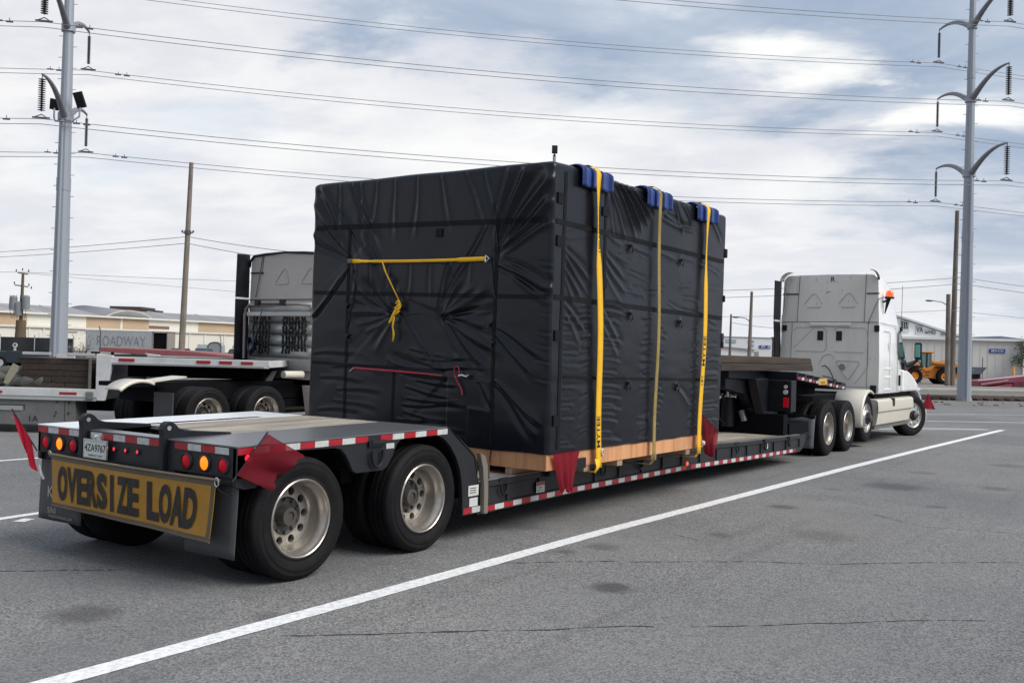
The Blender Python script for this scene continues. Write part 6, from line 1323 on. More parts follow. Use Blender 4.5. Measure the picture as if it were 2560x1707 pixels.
# ================================================================ TRANSMISSION POLES
def steel_pole(name_label, base, top, rb, rt, levels, narm, zoff, lamps):
    r_ = thing('transmission_pole', name_label, 'utility pole', base, group='steel transmission poles')
    B = Vector(base)
    mb = MB(); mb.cyl(B+Vector((0, 0, .12)), B+Vector((0, 0, top)), rb, rt, seg=12); mb.build('shaft', m_galv, r_, smooth=20)
    for zj in (7.6, 15.4):
        rj = rb+(rt-rb)*zj/top; mb = MB(); mb.cyl(B+Vector((0, 0, zj)), B+Vector((0, 0, zj+.5)), rj+.014, rj+.012, seg=12); mb.build('slip_joint', m_galv, r_)
    mb = MB(); mb.cyl(B, B+Vector((0, 0, .14)), rb*1.12, rb*1.1, seg=24); mb.build('footing', m_conc, r_, smooth=40)
    q = B+Vector((-fwd.x, -fwd.y, 0))*rb*1.02+rt_v*-.02; q2 = B+Vector((-fwd.x, -fwd.y, 0))*(rb*.78); mb = MB(); mb.tube([q+Vector((0, 0, .0)), q+Vector((0, 0, .5)), q2+Vector((0, 0, levels[0]))], .055, 8); mb.build('conduit', m_galv, r_, smooth=50)
    mb = MB()
    for i in range(int(top/.42)):
        z = 1.5+i*.42; rr_ = rb+(rt-rb)*z/top
        if z > top: break
        s_ = -1 if i % 2 else 1; d_ = rt_v*s_*(rr_); mb.tube([B+d_*.9+Vector((0, 0, z)), B+d_+rt_v*s_*.16+Vector((0, 0, z))], .012, 4)
    stuff(mb.build('step_bolts', m_galv, r_))
    for lv in levels:
        rr_ = rb+(rt-rb)*lv/top
        mb = MB(); mb.cyl(B+Vector((0, 0, lv-.16)), B+Vector((0, 0, lv+.16)), rr_+.07, seg=12); mb.build('arm_collar', m_galv, r_)
        for s_ in (1, -1):
            tip = B+narm*3.2*s_+Vector((0, 0, lv+.82)); root_ = B+narm*rr_*s_+Vector((0, 0, lv)); pts = []; rd = []
            for k in range(9):
                t = k/8; p = root_.lerp(tip, t); p.z = lv+(.82)*(1-(1-t)**1.9)+.10*math.sin(math.pi*t); pts.append(p); rd.append(.105*(1-t)+.04)
            pts[-1] = tip
            mb = MB(); mb.tube(pts, rd, 8); mb.build('arm', mat('dark_arm_steel', (.20, .21, .235), .5, metal=.2, var=.1), r_, smooth=50)
            # insulator string
            z0 = tip.z-.12; L = tip.z-(lv+zoff)-.10; mb = MB(); near = s_ > 0
            c = tip.copy(); mb.tube([tip, tip+Vector((0, 0, -.16))], .02, 5); prof = [(.001, 0)]; n = 15 if near else 26; st_ = (L-.30)/n
            for k in range(n): prof += [(.03, -k*st_), (.135 if near else .075, -k*st_-st_*.35), (.04 if near else .05, -k*st_-st_*.62)]
            prof += [(.001, -n*st_)]; mb.lathe(prof, (tip.x, tip.y, tip.z-.16), 14, 'z'); mb.build('insulator_string', m_ins if near else m_insg, r_, smooth=50)
            mb = MB(); zb_ = lv+zoff; e = B+narm*3.2*s_; d_ = ldv
            mb.tube([Vector((e.x, e.y, zb_+.14))+d_*.0, Vector((e.x, e.y, zb_+.08))+d_*.12, Vector((e.x, e.y, zb_+.0))+d_*.22], .02, 5); mb.tube([Vector((e.x, e.y, zb_+.14)), Vector((e.x, e.y, zb_+.08))-d_*.12, Vector((e.x, e.y, zb_+.04))-d_*.22], .02, 5); mb.bar(Vector((e.x, e.y, zb_+.02))-d_*.3, Vector((e.x, e.y, zb_+.02))+d_*.3, .05, .05); mb.build('conductor_clamp', m_ins, r_)
            for q in (-1.5, 1.2):
                for w_ in (0, .35): mb = MB(); mb.bar(Vector((e.x, e.y, zb_-.10-.06*w_))+d_*(q+w_-.12), Vector((e.x, e.y, zb_-.10-.06*w_))+d_*(q+w_+.12), .05, .05); mb.tube([Vector((e.x, e.y, zb_+.02))+d_*(q+w_), Vector((e.x, e.y, zb_-.1))+d_*(q+w_)], .015, 4); mb.build('vibration_damper', m_ins, r_)
    if lamps:
        for s_, z in ((-1, 10.9), (1, 11.1)):
            c = B+rt_v*((.62 if s_ > 0 else .36)*s_)+Vector((0, 0, z))+narm*.35; mb = MB(); mb.obox(c, (.34, .10, .42) if s_ < 0 else (.36, .12, .62), rotm('Z', RZ) @ rotm('X', R(20)) @ rotm('Y', R(12*-s_))); o = mb.build('floodlight', m_black, r_, bevel=.02)
        mb = MB(); mb.tube([B+rt_v*-.36+narm*.35+Vector((0, 0, 10.75)), B+rt_v*-.36+narm*.35+Vector((0, 0, 10.4)), B+rt_v*-.3+narm*.4+Vector((0, 0, 10.25)), B+rt_v*.3+narm*.4+Vector((0, 0, 10.22)), B+rt_v*.62+narm*.35+Vector((0, 0, 10.45)), B+rt_v*.64+narm*.35+Vector((0, 0, 10.8))], .035, 8); mb.build('floodlight_bracket', m_galv, r_, smooth=60)
    return r_
rt_v = rt.copy(); fh_ = Vector((math.cos(YAW), math.sin(YAW), 0)); ldv = ld
def dirv(l, t): return (rt_v*l+fh_*t).normalized()
NL, NR = dirv(.17, -.985), dirv(.07, -.997)
steel_pole('steel transmission pole on the left with two black floodlights below its arm', LP, 21.5, .335, .11, [10.5, 14.0, 17.5], NL, -.77, True)
steel_pole('steel transmission pole on the right, tallest mast beside the wheel loader', RP, 22.0, .325, .12, [10.85, 14.42, 17.95], NR, -.86, False)
# conductors: twin wires hung from arm to arm with sag
def wire_pts(p0, p1, sag, n=26): return [p0.lerp(p1, i/n)-Vector((0, 0, sag*4*(i/n)*(1-i/n))) for i in range(n+1)]
k = 0
for lv in range(3):
    for s_, nm in ((1, 'near'), (-1, 'far')):
        a = LP+NL*3.2*s_+Vector((0, 0, 9.73+3.5*lv-.02)); b = RP+NR*3.2*s_+Vector((0, 0, 9.99+3.55*lv-.02)); pa = a-ld*60+ln*0+Vector((0, 0, -.2)); pb = b+ld*70+Vector((0, 0, .3))
        r_ = thing('power_line', ['lowest', 'middle', 'highest'][lv]+' twin power line on the '+('camera' if s_ > 0 else 'far')+' side of the steel poles', 'power line', a, group='high voltage lines')
        for dz2 in (0, -.19):
            mb = MB(); pts = wire_pts(pa, a, .9)+wire_pts(a, b, .52)[1:]+wire_pts(b, pb, 1.0)[1:]; mb.tube([p+Vector((0, 0, dz2)) for p in pts], .013, 5, caps=False); mb.build('conductor', m_wire, r_)
a = LP+Vector((0, 0, 21.4)); b = RP+Vector((0, 0, 21.9)); 
r_ = thing('power_line', 'single thin shield wire running above the steel pole arms', 'power line', a); mb = MB(); mb.tube(wire_pts(a-ld*60, a, .5)+wire_pts(a, b, .4)[1:]+wire_pts(b, b+ld*70, .6)[1:], .012, 4, caps=False); mb.build('conductor', m_wire, r_)

# ================================================================ WOODEN POLES AND LIGHT POLES
def wood_pole(label, l, t, h, r0, r1, lean=0., arm=None, band=False):
    r_ = thing('wooden_pole', label, 'utility pole', V(l, t), RZ, local=True)
    mb = MB(); mb.cyl((0, 0, 0), (lean*h, 0, h), r0, r1, seg=14); mb.build('pole', m_pole, r_, smooth=50)
    if band:
        mb = MB(); z = h*.665; mb.cyl((lean*z, 0, z-.1), (lean*z, 0, z+.12), r0*1.05, seg=12); mb.bar((lean*z-.33, 0, z), (lean*z+.33, 0, z), .06, .06); mb.ball((lean*z-.33, 0, z+.08), .07, 8); mb.ball((lean*z+.33, 0, z+.08), .07, 8); mb.build('insulator_bracket', m_ins, r_, smooth=50)
    if arm:
        za, L, dz_a = arm; mb = MB(); mb.tube([(lean*za, 0, za), (lean*za-L*.4, -.1, za+dz_a*.75), (lean*za-L, -.2, za+dz_a)], .04, 6); mb.build('lamp_arm', m_galv, r_, smooth=60)
        mb = MB(); mb.ball((lean*za-L-.22, -.2, za+dz_a-.02), .14, 10, (2.2, .9, .5)); mb.build('lamp_head', m_ins, r_, smooth=60)
    return r_
wood_pole('tall bare wooden pole standing between the left steel pole and the crate', -19.92, 60, 12.62, .20, .125, .022, band=True)
wood_pole('short wooden pole carrying a street lamp, left of the right steel pole', 31.55, 72, 6.75, .19, .15, -.010, arm=(5.9, 1.25, .35))
wood_pole('tall wooden pole standing just left of the right steel pole', 32.12, 72.6, 12.9, .235, .14, .010)
wood_pole('thin short pole nearest the far edge of the crate', 19.7, 90, 5.65, .14, .08, .008)
wood_pole('wooden pole with a curved lamp arm between crate and white tractor', 17.87, 75, 6.75, .17, .10, .015, arm=(4.45, .95, .35))
r_ = thing('floodlight_pole', 'black floodlight on a thin pole peeking above the crate top', 'floodlight', V(1.13, 30), RZ, local=True)
mb = MB(); mb.cyl((0, 0, 0), (0, 0, 7.75), .09, .05, seg=10); mb.build('pole', m_galv, r_, smooth=50)
mb = MB(); mb.box(-.085, .085, -.12, -.04, 7.78, 8.02); mb.box(-.02, .02, -.06, .0, 7.7, 7.85); mb.build('lamp_head', m_black, r_, bevel=.01)
# crowded distribution pole, far left
r_ = thing('distribution_pole', 'far brown utility pole with crossarms and grey transformers at the left edge', 'utility pole', V(-39.5, 80), RZ, local=True)
mb = MB(); mb.cyl((0, 0, 0), (0, 0, 3.2), .50, .36, seg=12); mb.cyl((0, 0, 3.2), (.05, 0, 7.0), .15, .1, seg=10); mb.build('pole', woodmat('brown_pole_wood', (.09, .065, .035), (.13, .095, .05), (.18, .13, .07), axis=2), r_, smooth=50)
for z, w_ in ((7.0, .75), (6.0, .8)):
    mb = MB(); mb.bar((-w_*.5 if z > 6.5 else -.6, 0, z), (w_*.6, 0, z-.12), .08, .1); mb.build('crossarm', m_pole, r_)
mb = MB()
for x, z in ((-.5, 7.1), (.0, 7.2), (.5, 7.1), (-.62, 6.1), (.55, 5.98), (.75, 5.75)): mb.lathe([(.05, 0), (.06, .1), (.02, .2), (.001, .22)], (x, 0, z-.02), 8, 'z')
mb.build('insulator', m_ins, r_, smooth=50)
m_tr = mat('grey_transformer', (.19, .20, .21), .5, var=.1)
for x, z in ((-.5, 4.55), (.5, 4.6), (-.1, 4.1)):
    mb = MB(); mb.cyl((x, -.3, z-.55), (x, -.3, z+.45), .30, seg=14); mb.lathe([(.30, 0), (.2, .12), (.001, .15)], (x, -.3, z+.45), 14, 'z'); mb.build('transformer', m_tr, r_, smooth=40)
mb = MB()
for i in range(6): mb.tube([(-.85+.28*i, -.2, 5.2), (-.9+.28*i, -.2, 4.2), (-.6+.2*i, -.25, 3.3)], .02, 4)
mb.build('cable', m_ins, r_)
def thin_wire(label, pts, r_=.016, sag=.0):
    P_ = [V(*p) for p in pts]; full = []
    for a, b in zip(P_[:-1], P_[1:]): full += wire_pts(a, b, sag, 12)
    mb = MB(); mb.tube(full, r_, 4, caps=False); o = mb.build('overhead_wire', m_wire); return tag(o, label, 'wire')
thin_wire('upper thin wire meeting the tall bare wooden pole', [(-60, 95, 9.2), (-19.75, 60, 8.15), (-6, 58, 6.9)], .018, .25)
thin_wire('lower thin wire meeting the tall bare wooden pole', [(-60, 95, 8.8), (-19.75, 60, 7.75), (-6, 58, 6.2)], .018, .25)
thin_wire('faint wire from the transformer pole across the warehouse roofs', [(-60, 82, 7.2), (-39.5, 80, 7.05), (-2, 85, 7.1)], .016, .15)
thin_wire('fainter lower wire above the warehouse roofs', [(-39.5, 80, 7.0), (-2, 85, 5.2)], .013, .15)
thin_wire('upper thin wire running right past the tall wooden pole by the steel mast', [(5, 78, 6.6), (31.9, 71, 7.9), (60, 66, 5.2)], .018, .35)
thin_wire('lower thin wire running right past the tall wooden pole by the steel mast', [(5, 78, 6.0), (31.9, 71, 7.45), (60, 66, 4.7)], .018, .35)
thin_wire('lamp cable sagging left from the short lamp pole', [(5, 82, 4.9), (31.6, 72, 5.6), (60, 70, 4.1)], .014, .3)
thin_wire('drooping cable from the thin pole near the crate', [(19.7, 90, 4.9), (23.2, 80, 4.2), (32, 76, 3.4)], .018, .15)

# ================================================================ BUILDINGS
def blocky(label, name, cat, l0, t0, l1, t1, depth):
    """frame with x along the facade from (l0,t0) to (l1,t1); y runs back from it"""
    a, b = V(l0, t0), V(l1, t1); d = (b-a); L = d.length; ang = math.atan2(d.y, d.x)
    return thing(name, label, cat, a, ang, local=True), L
m_wcream = mat('cream_metal_wall', (.64, .61, .54), .6, var=.05, scale=.15, dirt=(.5, .46, .38), damt=.3, dscale=.2)
m_wtan = mat('tan_metal_wall', (.40, .29, .19), .6, var=.08, scale=.2, dirt=(.33, .24, .16), damt=.4, dscale=.15)
m_roof = mat('weathered_grey_roof', (.26, .26, .265), .7, var=.2, scale=.12, dirt=(.16, .15, .14), damt=.5, dscale=.2, stretch=(1, .4, 1))
m_brick = mat('dark_brown_brick', (.085, .05, .045), .8, var=.2)
m_trim = mat('pale_trim', (.62, .60, .55), .5, var=.06)
bw, L = blocky('long cream and tan warehouse with grey roof behind the left trailer', 'warehouse', 'warehouse', -84, 141, -40, 222, 40)
def wx(l):     # facade distance for a lateral offset seen against the warehouse wall (both in metres along the wall)
    return l
PB = lambda mb, name, m, par=None, **k: mb.build(name, m, par or bw, **k)
Hl, Hm, He = 3.35, 3.62, 5.57
mb = MB(); mb.box(0, L, -4.0, 30, 0, Hl); PB(mb, 'lower_wall', m_wcream)
mb = MB(); mb.box(-.5, L+.5, -4.3, .0, Hl+.005, Hl+.30); PB(mb, 'lower_eave', m_trim)
mb = MB(); mb.box(0, L, 0, 30, Hl+.31, He); PB(mb, 'upper_wall', m_wcream)
mb = MB(); mb.add([(-.5, -.5, He+.03), (L+.5, -.5, He+.03), (L+.5, 11, 7.25), (-.5, 11, 7.25), (-.5, 22, He), (L+.5, 22, He)], [(0, 1, 2, 3), (3, 2, 5, 4)]); PB(mb, 'roof', m_roof, solid=.15)
mb = MB(); mb.box(-.5, L+.5, -.7, -.45, He-.05, He+.22); PB(mb, 'upper_eave', m_trim)
def wall_at(px_l):   # x along the facade hit by a sight line px metres right per metre ahead
    a, b = Vector((-84, 141)), Vector((-40, 222)); # a + s(b-a) with l = px_l * t
    s_ = (px_l*a.y-a.x)/((b.x-a.x)-px_l*(b.y-a.y)); return s_*L
tg = lambda px: (px-1280)/2488.47
for (pa, pb) in ((-60, 66), (215, 300), (306, 371), (495, 604)):
    mb = MB(); a, b = wall_at(tg(pa)), wall_at(tg(pb)); mb.box(a, b, -.06, -.002, Hl+.34, He-.06); PB(mb, 'tan_panel', m_wtan)
mb = MB(); a, b = wall_at(tg(372)), wall_at(tg(422)); mb.box(a, b, -.06, -.002, Hl+.60, Hl+1.15); PB(mb, 'brown_louvre', mat('brown_louvre', (.16, .09, .06), .7))
for px in (28, 64, 118, 200, 240, 330, 432, 470, 520, 560): mb = MB(); a = wall_at(tg(px)); mb.box(a, a+.35, -4.12, -4.002, 0, Hl); PB(mb, 'downpipe', m_trim)
mb = MB(); a, b = wall_at(tg(84)), wall_at(tg(125)); mb.box(a, b, -6.5, -4.15, 2.65, 2.95); PB(mb, 'grey_awning', mat('grey_awning', (.22, .23, .25), .6))
mb = MB(); mb.box(a, b, -4.1, -4.003, .2, 2.6); PB(mb, 'roller_door', mat('grey_roller_door', (.30, .29, .27), .6))
mb = MB(); a2 = wall_at(tg(55)); b2 = wall_at(tg(82)); mb.box(a2, b2, -4.1, -4.003, .2, 2.7); PB(mb, 'loading_door', m_trim)
for px in (-10, 20, 100, 165, 262, 440, 560):
    a = wall_at(tg(px)); mb = MB(); mb.tube([(a, -.45, He+.12), (a+3.0, 11, 7.38)], .10, 5); PB(mb, 'roof_seam', m_trim)
# curved barrel roof bay in the middle
mb = MB(); a, b = wall_at(tg(262)), wall_at(tg(373)); rows = []
for i in range(13):
    u = i/12; x = a+(b-a)*u; z = He+.15+1.15*math.sin(math.pi*u)**.8; rows.append([(x, -.4, He+.1), (x, -.4, z), (x, 11, z+.9)])
mb.grid(rows); n0 = len(mb.v); PB(mb, 'barrel_roof', m_roof, smooth=60, solid=.12)
mb = MB(); mb.tube([Vector(r_0[1])+Vector((0, -.05, .05)) for r_0 in rows], .07, 5); PB(mb, 'roof_edge', m_trim)
# brown stepped brick structure on the ridge behind
bb = thing('brick_building', 'dark brown stepped brick block rising behind the warehouse roof', 'building', V(-81, 200), RZ, local=True)
for (x0_, x1_, h_) in ((0, 6.3, 8.45), (6.3, 8.0, 7.95), (8.0, 9.8, 7.45)):
    mb = MB(); mb.box(x0_, x1_-.01, 0, 8, 0, h_); mb.build('wall', m_brick, bb)
    mb = MB(); mb.box(x0_-.05, x1_+.02, -.08, 8, h_+.01, h_+.12); mb.build('coping', m_seam, bb)
# lettered box trailer
vt = thing('box_trailer', 'grey box trailer with faded ROADWAY lettering parked by the warehouse', 'trailer', V(-47.1, 110), RZ, local=True)
m_van = mat('faded_grey_panel', (.36, .38, .40), .6, var=.06, scale=.6, dirt=(.30, .29, .27), damt=.5, dscale=.5)
mb = MB(); mb.box(0, 7.3, 0, 2.5, .45, 2.80); mb.build('side_wall', m_van, vt)
mb = MB()
for i in range(25): mb.box(.15+i*.29, .17+i*.29, -.02, 0, .5, 2.76)
mb.build('rib', m_van, vt)
mb = MB(); mb.box(-.03, 7.33, -.03, 2.53, 2.805, 2.88); mb.build('top_rail', m_trim, vt)
vs_, fs_ = text_geo('ROADWAY', .92, .0, 1.25); mb = MB(); text_on(mb, 'ROADWAY', (3.9, -.03, 1.62), (1, 0, 0), (0, 0, 1), 1.60, -.004, .66); mb.build('faded_lettering', mat('faded_blue_grey', (.20, .205, .23), .7, var=.2), vt, recalc=False)
mb = MB(); mb.box(7.34, 7.45, .0, 2.5, .45, 2.85); mb.box(8.95, 9.05, 0, 2.5, .45, 2.85); mb.box(7.34, 9.05, 0, 2.5, 2.70, 2.86); mb.build('open_frame', mat('rusty_frame', (.25, .22, .19), .7), vt)
mb = MB(); mb.box(7.46, 8.94, .12, 2.5, .45, 2.69); mb.build('dark_opening', m_under, vt)
mb = MB()
for x in (5.4, 6.6, 1.0): mb.cyl((x, .1, .45), (x, .5, .45), .45, seg=16)
mb.build('tyre', m_tyre, vt, smooth=40)
# black screened fence
fe = thing('screened_fence', 'black screened yard fence left of the left steel pole', 'fence', V(-38, 60), RZ, local=True)
m_scr = mat('black_screen_mesh', (.022, .023, .026), .8, var=.2)
for i in range(4):
    x0_ = [-0, 3.2, 7.18, 9.27][i]; x1_ = [3.17, 7.15, 9.24, 11.6][i]; mb = MB(); mb.grid([[(x0_+(x1_-x0_)*u/8, .04*math.sin(u+i), z) for u in range(9)] for z in (0.05, .9, 1.82)]); mb.build('screen_panel', m_scr, fe, solid=.02, recalc=False)
for x in (0, 3.185, 7.165, 9.255, 11.6): mb = MB(); mb.cyl((x, -.05, 0), (x, -.05, 1.98), .035, seg=8); mb.build('post', m_galv, fe)
mb = MB(); mb.cyl((8.1, -.07, 1.33), (8.1, -.05, 1.33), .15, seg=16); mb.box(8.03, 8.17, -.07, -.05, 1.02, 1.16); o = mb.build('round_white_emblem', m_trim, fe)
mb = MB(); mb.cyl((8.1, -.09, 1.36), (8.1, -.075, 1.36), .07, seg=10); mb.build('print', m_seam, fe)
def far_car(label, l, t, col, L_=4.6, H=1.6, flip=False, pick=False, turn=0., sc=1.):
    r_ = thing('parked_car' if not pick else 'pickup_truck', label, 'car' if not pick else 'pickup truck', group='vehicles parked by the warehouse', local=True, mw=Matrix.Translation(V(l, t)) @ Matrix.Rotation(RZ+turn, 4, 'Z') @ Matrix.Scale(sc, 4))
    m = mat('paint_'+''.join(ch for ch in label if ch.isalpha())[:10], col, .3, coat=.6, var=.05)
    pr = [(0, .35), (0, .85), (.15, .95), (1.05, 1.02), (1.55, H), (3.1, H), (3.75, 1.05), (4.5, .95), (4.6, .8), (4.6, .35)] if not pick else [(0, .45), (0, 1.05), (1.0, 1.12), (1.55, H), (2.9, H), (3.1, 1.15), (4.9, 1.12), (4.9, .45)]
    if flip: pr = [(L_-a, b) for a, b in pr]
    mb = MB(); mb.prism(pr, 'y', 0, 1.75); mb.build('body', m, r_, bevel=.06)
    g = [(1.2, 1.05), (1.6, H-.08), (3.0, H-.08), (3.55, 1.05)] if not pick else [(1.25, 1.15), (1.65, H-.08), (2.8, H-.08), (2.9, 1.15)]
    if flip: g = [(L_-a, b) for a, b in g]
    mb = MB(); mb.prism(g, 'y', -.01, 1.76); mb.build('window', m_glass, r_)
    for x in (.9, L_-.95):
        for (ya_, yb_) in ((-.02, .2), (1.55, 1.77)): mb = MB(); mb.cyl((x, ya_, .35), (x, yb_, .35), .35, seg=18); w_ = mb.build('wheel', m_tyre, r_, smooth=40); mb = MB(); yy_ = ya_-.01 if ya_ < 1 else yb_+.01; mb.cyl((x, yy_-.004, .35), (x, yy_+.004, .35), .2, seg=12); mb.build('rim', m_chrome, w_)
    return r_
far_car('teal pickup parked to the right of the tall bare wooden pole', -29.9, 95, (.035, .09, .11), 4.9, 1.72, True, True, R(75), .72)
far_car('dark green car parked to the left of the tall bare wooden pole', -32.2, 96, (.03, .04, .03), 4.6, 1.55, False, False, R(80), .75)
far_car('dark SUV parked beside the grey shed', -26.0, 92, (.015, .015, .018), 4.6, 1.75, False, False, R(60), .72)
far_car('white car parked low beside the dark SUV', -24.0, 88, (.6, .6, .6), 4.6, 1.38, False, False, R(70), .72)
far_car('dark blue car behind the black fence at the left edge', -29.9, 56.5, (.006, .016, .024), 4.6, 1.05)
sh = thing('shed', 'small grey shed with rounded top among the parked cars', 'shed', V(-30.5, 100), RZ, local=True)
mb = MB(); mb.prism([(0, 0), (0, 1.5), (.15, 1.72), (.5, 1.84), (.95, 1.84), (1.15, 1.72), (1.3, 1.5), (1.3, 0)], 'y', 0, 1.4); mb.build('wall', mat('shed_grey', (.28, .29, .31), .6, var=.06), sh, bevel=.03)
mb = MB(); mb.tube([(0, -.02, .3), (0, -.02, 1.5), (.15, -.02, 1.72), (.5, -.02, 1.84), (.95, -.02, 1.84), (1.15, -.02, 1.72), (1.3, -.02, 1.5), (1.3, -.02, .3)], .05, 6); mb.build('frame', m_seam, sh)
sh2 = thing('storage_cabinet', 'pale upright cabinet just left of the rounded grey shed', 'cabinet', V(-31.6, 100), RZ, local=True); mb = MB(); mb.box(0, 1.0, 0, 1, 0, 1.6); mb.build('body', mat('pale_blue_grey', (.50, .53, .56), .5), sh2, bevel=.02)
sh3 = thing('storage_tank', 'long white low tank behind the parked SUV', 'tank', V(-29.0, 103), RZ, local=True); mb = MB(); mb.box(0, 8, 0, 2, .4, 1.75); mb.build('body', mat('matt_white', (.62, .63, .64), .5), sh3, bevel=.3); mb = MB(); mb.box(.5, .9, .3, 1.6, 0, .4); mb.box(6.5, 6.9, .3, 1.6, 0, .4); mb.build('support', m_under, sh3)
for (l, t, h_, lab) in ((-27.2, 93, 2.55, 'thin bent fence post right of the teal pickup'), (-20.95, 93, 2.4, 'thin bent fence post in front of the dark SUV'), (-34.6, 75, 3.1, 'thin bent fence post left of the lettered box trailer')):
    mb = MB(); c = V(l, t); mb.tube([c, c+Vector((0, 0, h_*.82)), c+rt_v*-.12+Vector((0, 0, h_))], .035, 6); o = mb.build('fence_post', m_ins); tag(o, lab, 'post', 'bent fence posts')
# red trailer ramp behind the left trailer
mb = MB(); T_r = Matrix.Translation(V(-17.0, 37.)) @ Matrix.Rotation(RZ, 4, 'Z')
rr_t = thing('red_trailer', 'red flat trailer showing as a strip above the left trailer neck', 'trailer', V(-15.35, 37.), RZ, local=True)
mb.prism([(0, 1.38), (0, 1.53), (3.3, 1.47), (6.6, 1.20), (9.5, 1.1), (9.5, .95), (3.3, 1.2)], 'y', 0, 2.4); mb.build('deck', mat('dull_red_paint', (.26, .075, .075), .6, var=.12, dirt=(.2, .08, .08), damt=.4), rr_t, bevel=.02)
mb = MB()
for x in (6.8, 8.0): mb.cyl((x, .05, .45), (x, .35, .45), .45, seg=18)
mb.cyl((.4, .3, 0), (.4, .3, 1.4), .06, seg=8); mb.build('tyre', m_tyre, rr_t, smooth=40)
mb = MB(); mb.tube([(.05, 0, 1.5), (.06, 0, 2.1), (0., 0, 2.3)], .025, 5); mb.build('corner_post', m_ins, rr_t)
# bare bush by the left pole
bu = thing('bare_bush', 'leafless grey bush just right of the left steel pole', 'bush', V(-19.35, 44), 0)
rb_ = random.Random(5); B0 = V(-19.35, 44)
def twig(p, d, L_, r_, dep, mb):
    q = p+d*L_; mb.tube([p, p.lerp(q, .5)+Vector((rb_.gauss(0, .03), rb_.gauss(0, .03), 0)), q], [r_, r_*.8, r_*.6], 4, caps=False)
    if dep:
        for _ in range(3): twig(p.lerp(q, rb_.uniform(.5, 1)), (d+Vector((rb_.gauss(0, .55), rb_.gauss(0, .55), rb_.gauss(.05, .4)))).normalized(), L_*.66, r_*.6, dep-1, mb)
mb = MB()
for k in range(5): twig(B0+rt_v*rb_.uniform(-.2, .35), Vector((rb_.gauss(0, .25), rb_.gauss(0, .25), 1)).normalized(), .95, .035, 3, mb)
mb.build('branches', mat('grey_twig', (.10, .095, .085), .9), bu)
mb = MB(); 
for k in range(60):
    p = B0+rt_v*rb_.gauss(.3, .3)+Vector((0, rb_.gauss(0, .3), rb_.uniform(.9, 2.3))); s_ = .03; mb.obox(p, (s_*2, .004, s_), rotm('Z', rb_.random()*3) @ rotm('X', rb_.random()*3))
stuff(mb.build('dry_leaves', mat('dry_leaf', (.12, .11, .08), .9), bu))

# right white building with gable signs
rbld, LR = blocky('long white industrial building with blue sign behind the wheel loader', 'industrial_building', 'building', 38, 117, 58.2, 113.5, 20)
m_ww = mat('off_white_cladding', (.64, .62, .59), .6, var=.04, scale=.2, dirt=(.44, .42, .38), damt=.35, dscale=.25)
m_ww2 = mat('white_cladding', (.76, .76, .75), .6, var=.04, scale=.2)
PRb = lambda mb, name, m, **k: mb.build(name, m, rbld, **k)
mb = MB(); mb.box(-.5, LR, 0, 20, 0, 4.40); PRb(mb, 'wall', m_ww)
mb = MB(); mb.box(-.6, LR+.15, -.35, 20, 4.41, 4.68); PRb(mb, 'eave', m_ww2)
mb = MB()
for i in range(25): mb.box(-.4+i*.82, -.34+i*.82, -.035, -.002, .1, 4.38)
PRb(mb, 'cladding_rib', m_ww)
mb = MB(); mb.box(16.95, 18.65, -.12, -.04, 3.05, 3.52); sg_ = PRb(mb, 'blue_sign', mat('sign_blue', (.02, .06, .30), .4), bevel=.02)
mb = MB(); text_on(mb, 'EDI-CO', (17.8, -.13, 3.285), (1, 0, 0), (0, 0, 1), .36, .012, 1.1); mb.build('lettering', m_ww2, sg_, recalc=False)
mb = MB(); mb.box(LR+.02, LR+.12, -.1, 20, 0, 4.4); PRb(mb, 'corner_trim', m_ww2)
gb = thing('gabled_hall', 'white hall with curved gable roof and black logo signs behind the white tractor', 'building', V(37.5, 120), RZ, local=True)
gp = [(4.2, 0), (4.2, 7.62), (5.5, 7.55), (8.6, 7.10), (11.2, 6.35), (13.5, 5.65), (16.8, 4.75), (18.2, 4.5), (18.2, 0)]
mb = MB(); mb.prism(gp, 'y', 0, 25); mb.build('gable_wall', m_ww2, gb)
mb = MB(); rows = [[(x, y, z+.05), (x, y, z+.28)] for y in (-.5,) for x, z in gp[1:-1]]; rows2 = [[(x, -.5, z+.03), (x, -.5, z+.26), (x, 25, z+.26)] for x, z in gp[1:-1]]; mb.grid(rows2); mb.build('roof', mat('pale_roof_edge', (.40, .41, .42), .6), gb, solid=.06, recalc=False)
m_bk = mat('black_sign_paint', (.03, .03, .032), .6, var=.2)
def sign(x0_, x1_, z0, z1, body, kind, parent):
    mb = MB(); mb.box(x0_, x1_, -.1, -.02, z0, z1); b_ = mb.build('sign_board', mat('light_sign', (.50, .51, .52), .5), parent)
    mb = MB(); w_ = x1_-x0_; h_ = z1-z0
    if kind == 'bars':
        for k in range(3): mb.prism([(x0_+w_*(.08+.27*k), z1-h_*.12), (x0_+w_*(.22+.27*k), z1-h_*.10), (x0_+w_*(.36+.27*k), z0+h_*.34), (x0_+w_*(.18+.27*k), z0+h_*.32)], 'y', -.13, -.105)
        mb.prism([(x0_, z1-.1), (x1_, z1-.28), (x1_, z1-.22), (x0_, z1-.03)], 'y', -.13, -.105)
    else: text_on(mb, body, ((x0_+x1_)/2, -.115, (z0+z1)/2), (1, 0, 0), (0, 0, 1), h_*.9, .02, min(1.3, w_/h_/max(1, len(body))*1.5))
    mb.build('lettering', m_bk, b_, recalc=False)
sign(9.25, 10.25, 5.25, 6.65, '', 'bars', gb); sign(11.1, 12.0, 5.10, 6.15, 'VA', 't', gb); sign(12.2, 13.5, 5.05, 5.70, 'wND', 't', gb); sign(14.1, 15.0, 4.98, 5.32, 'TWR', 't', gb)
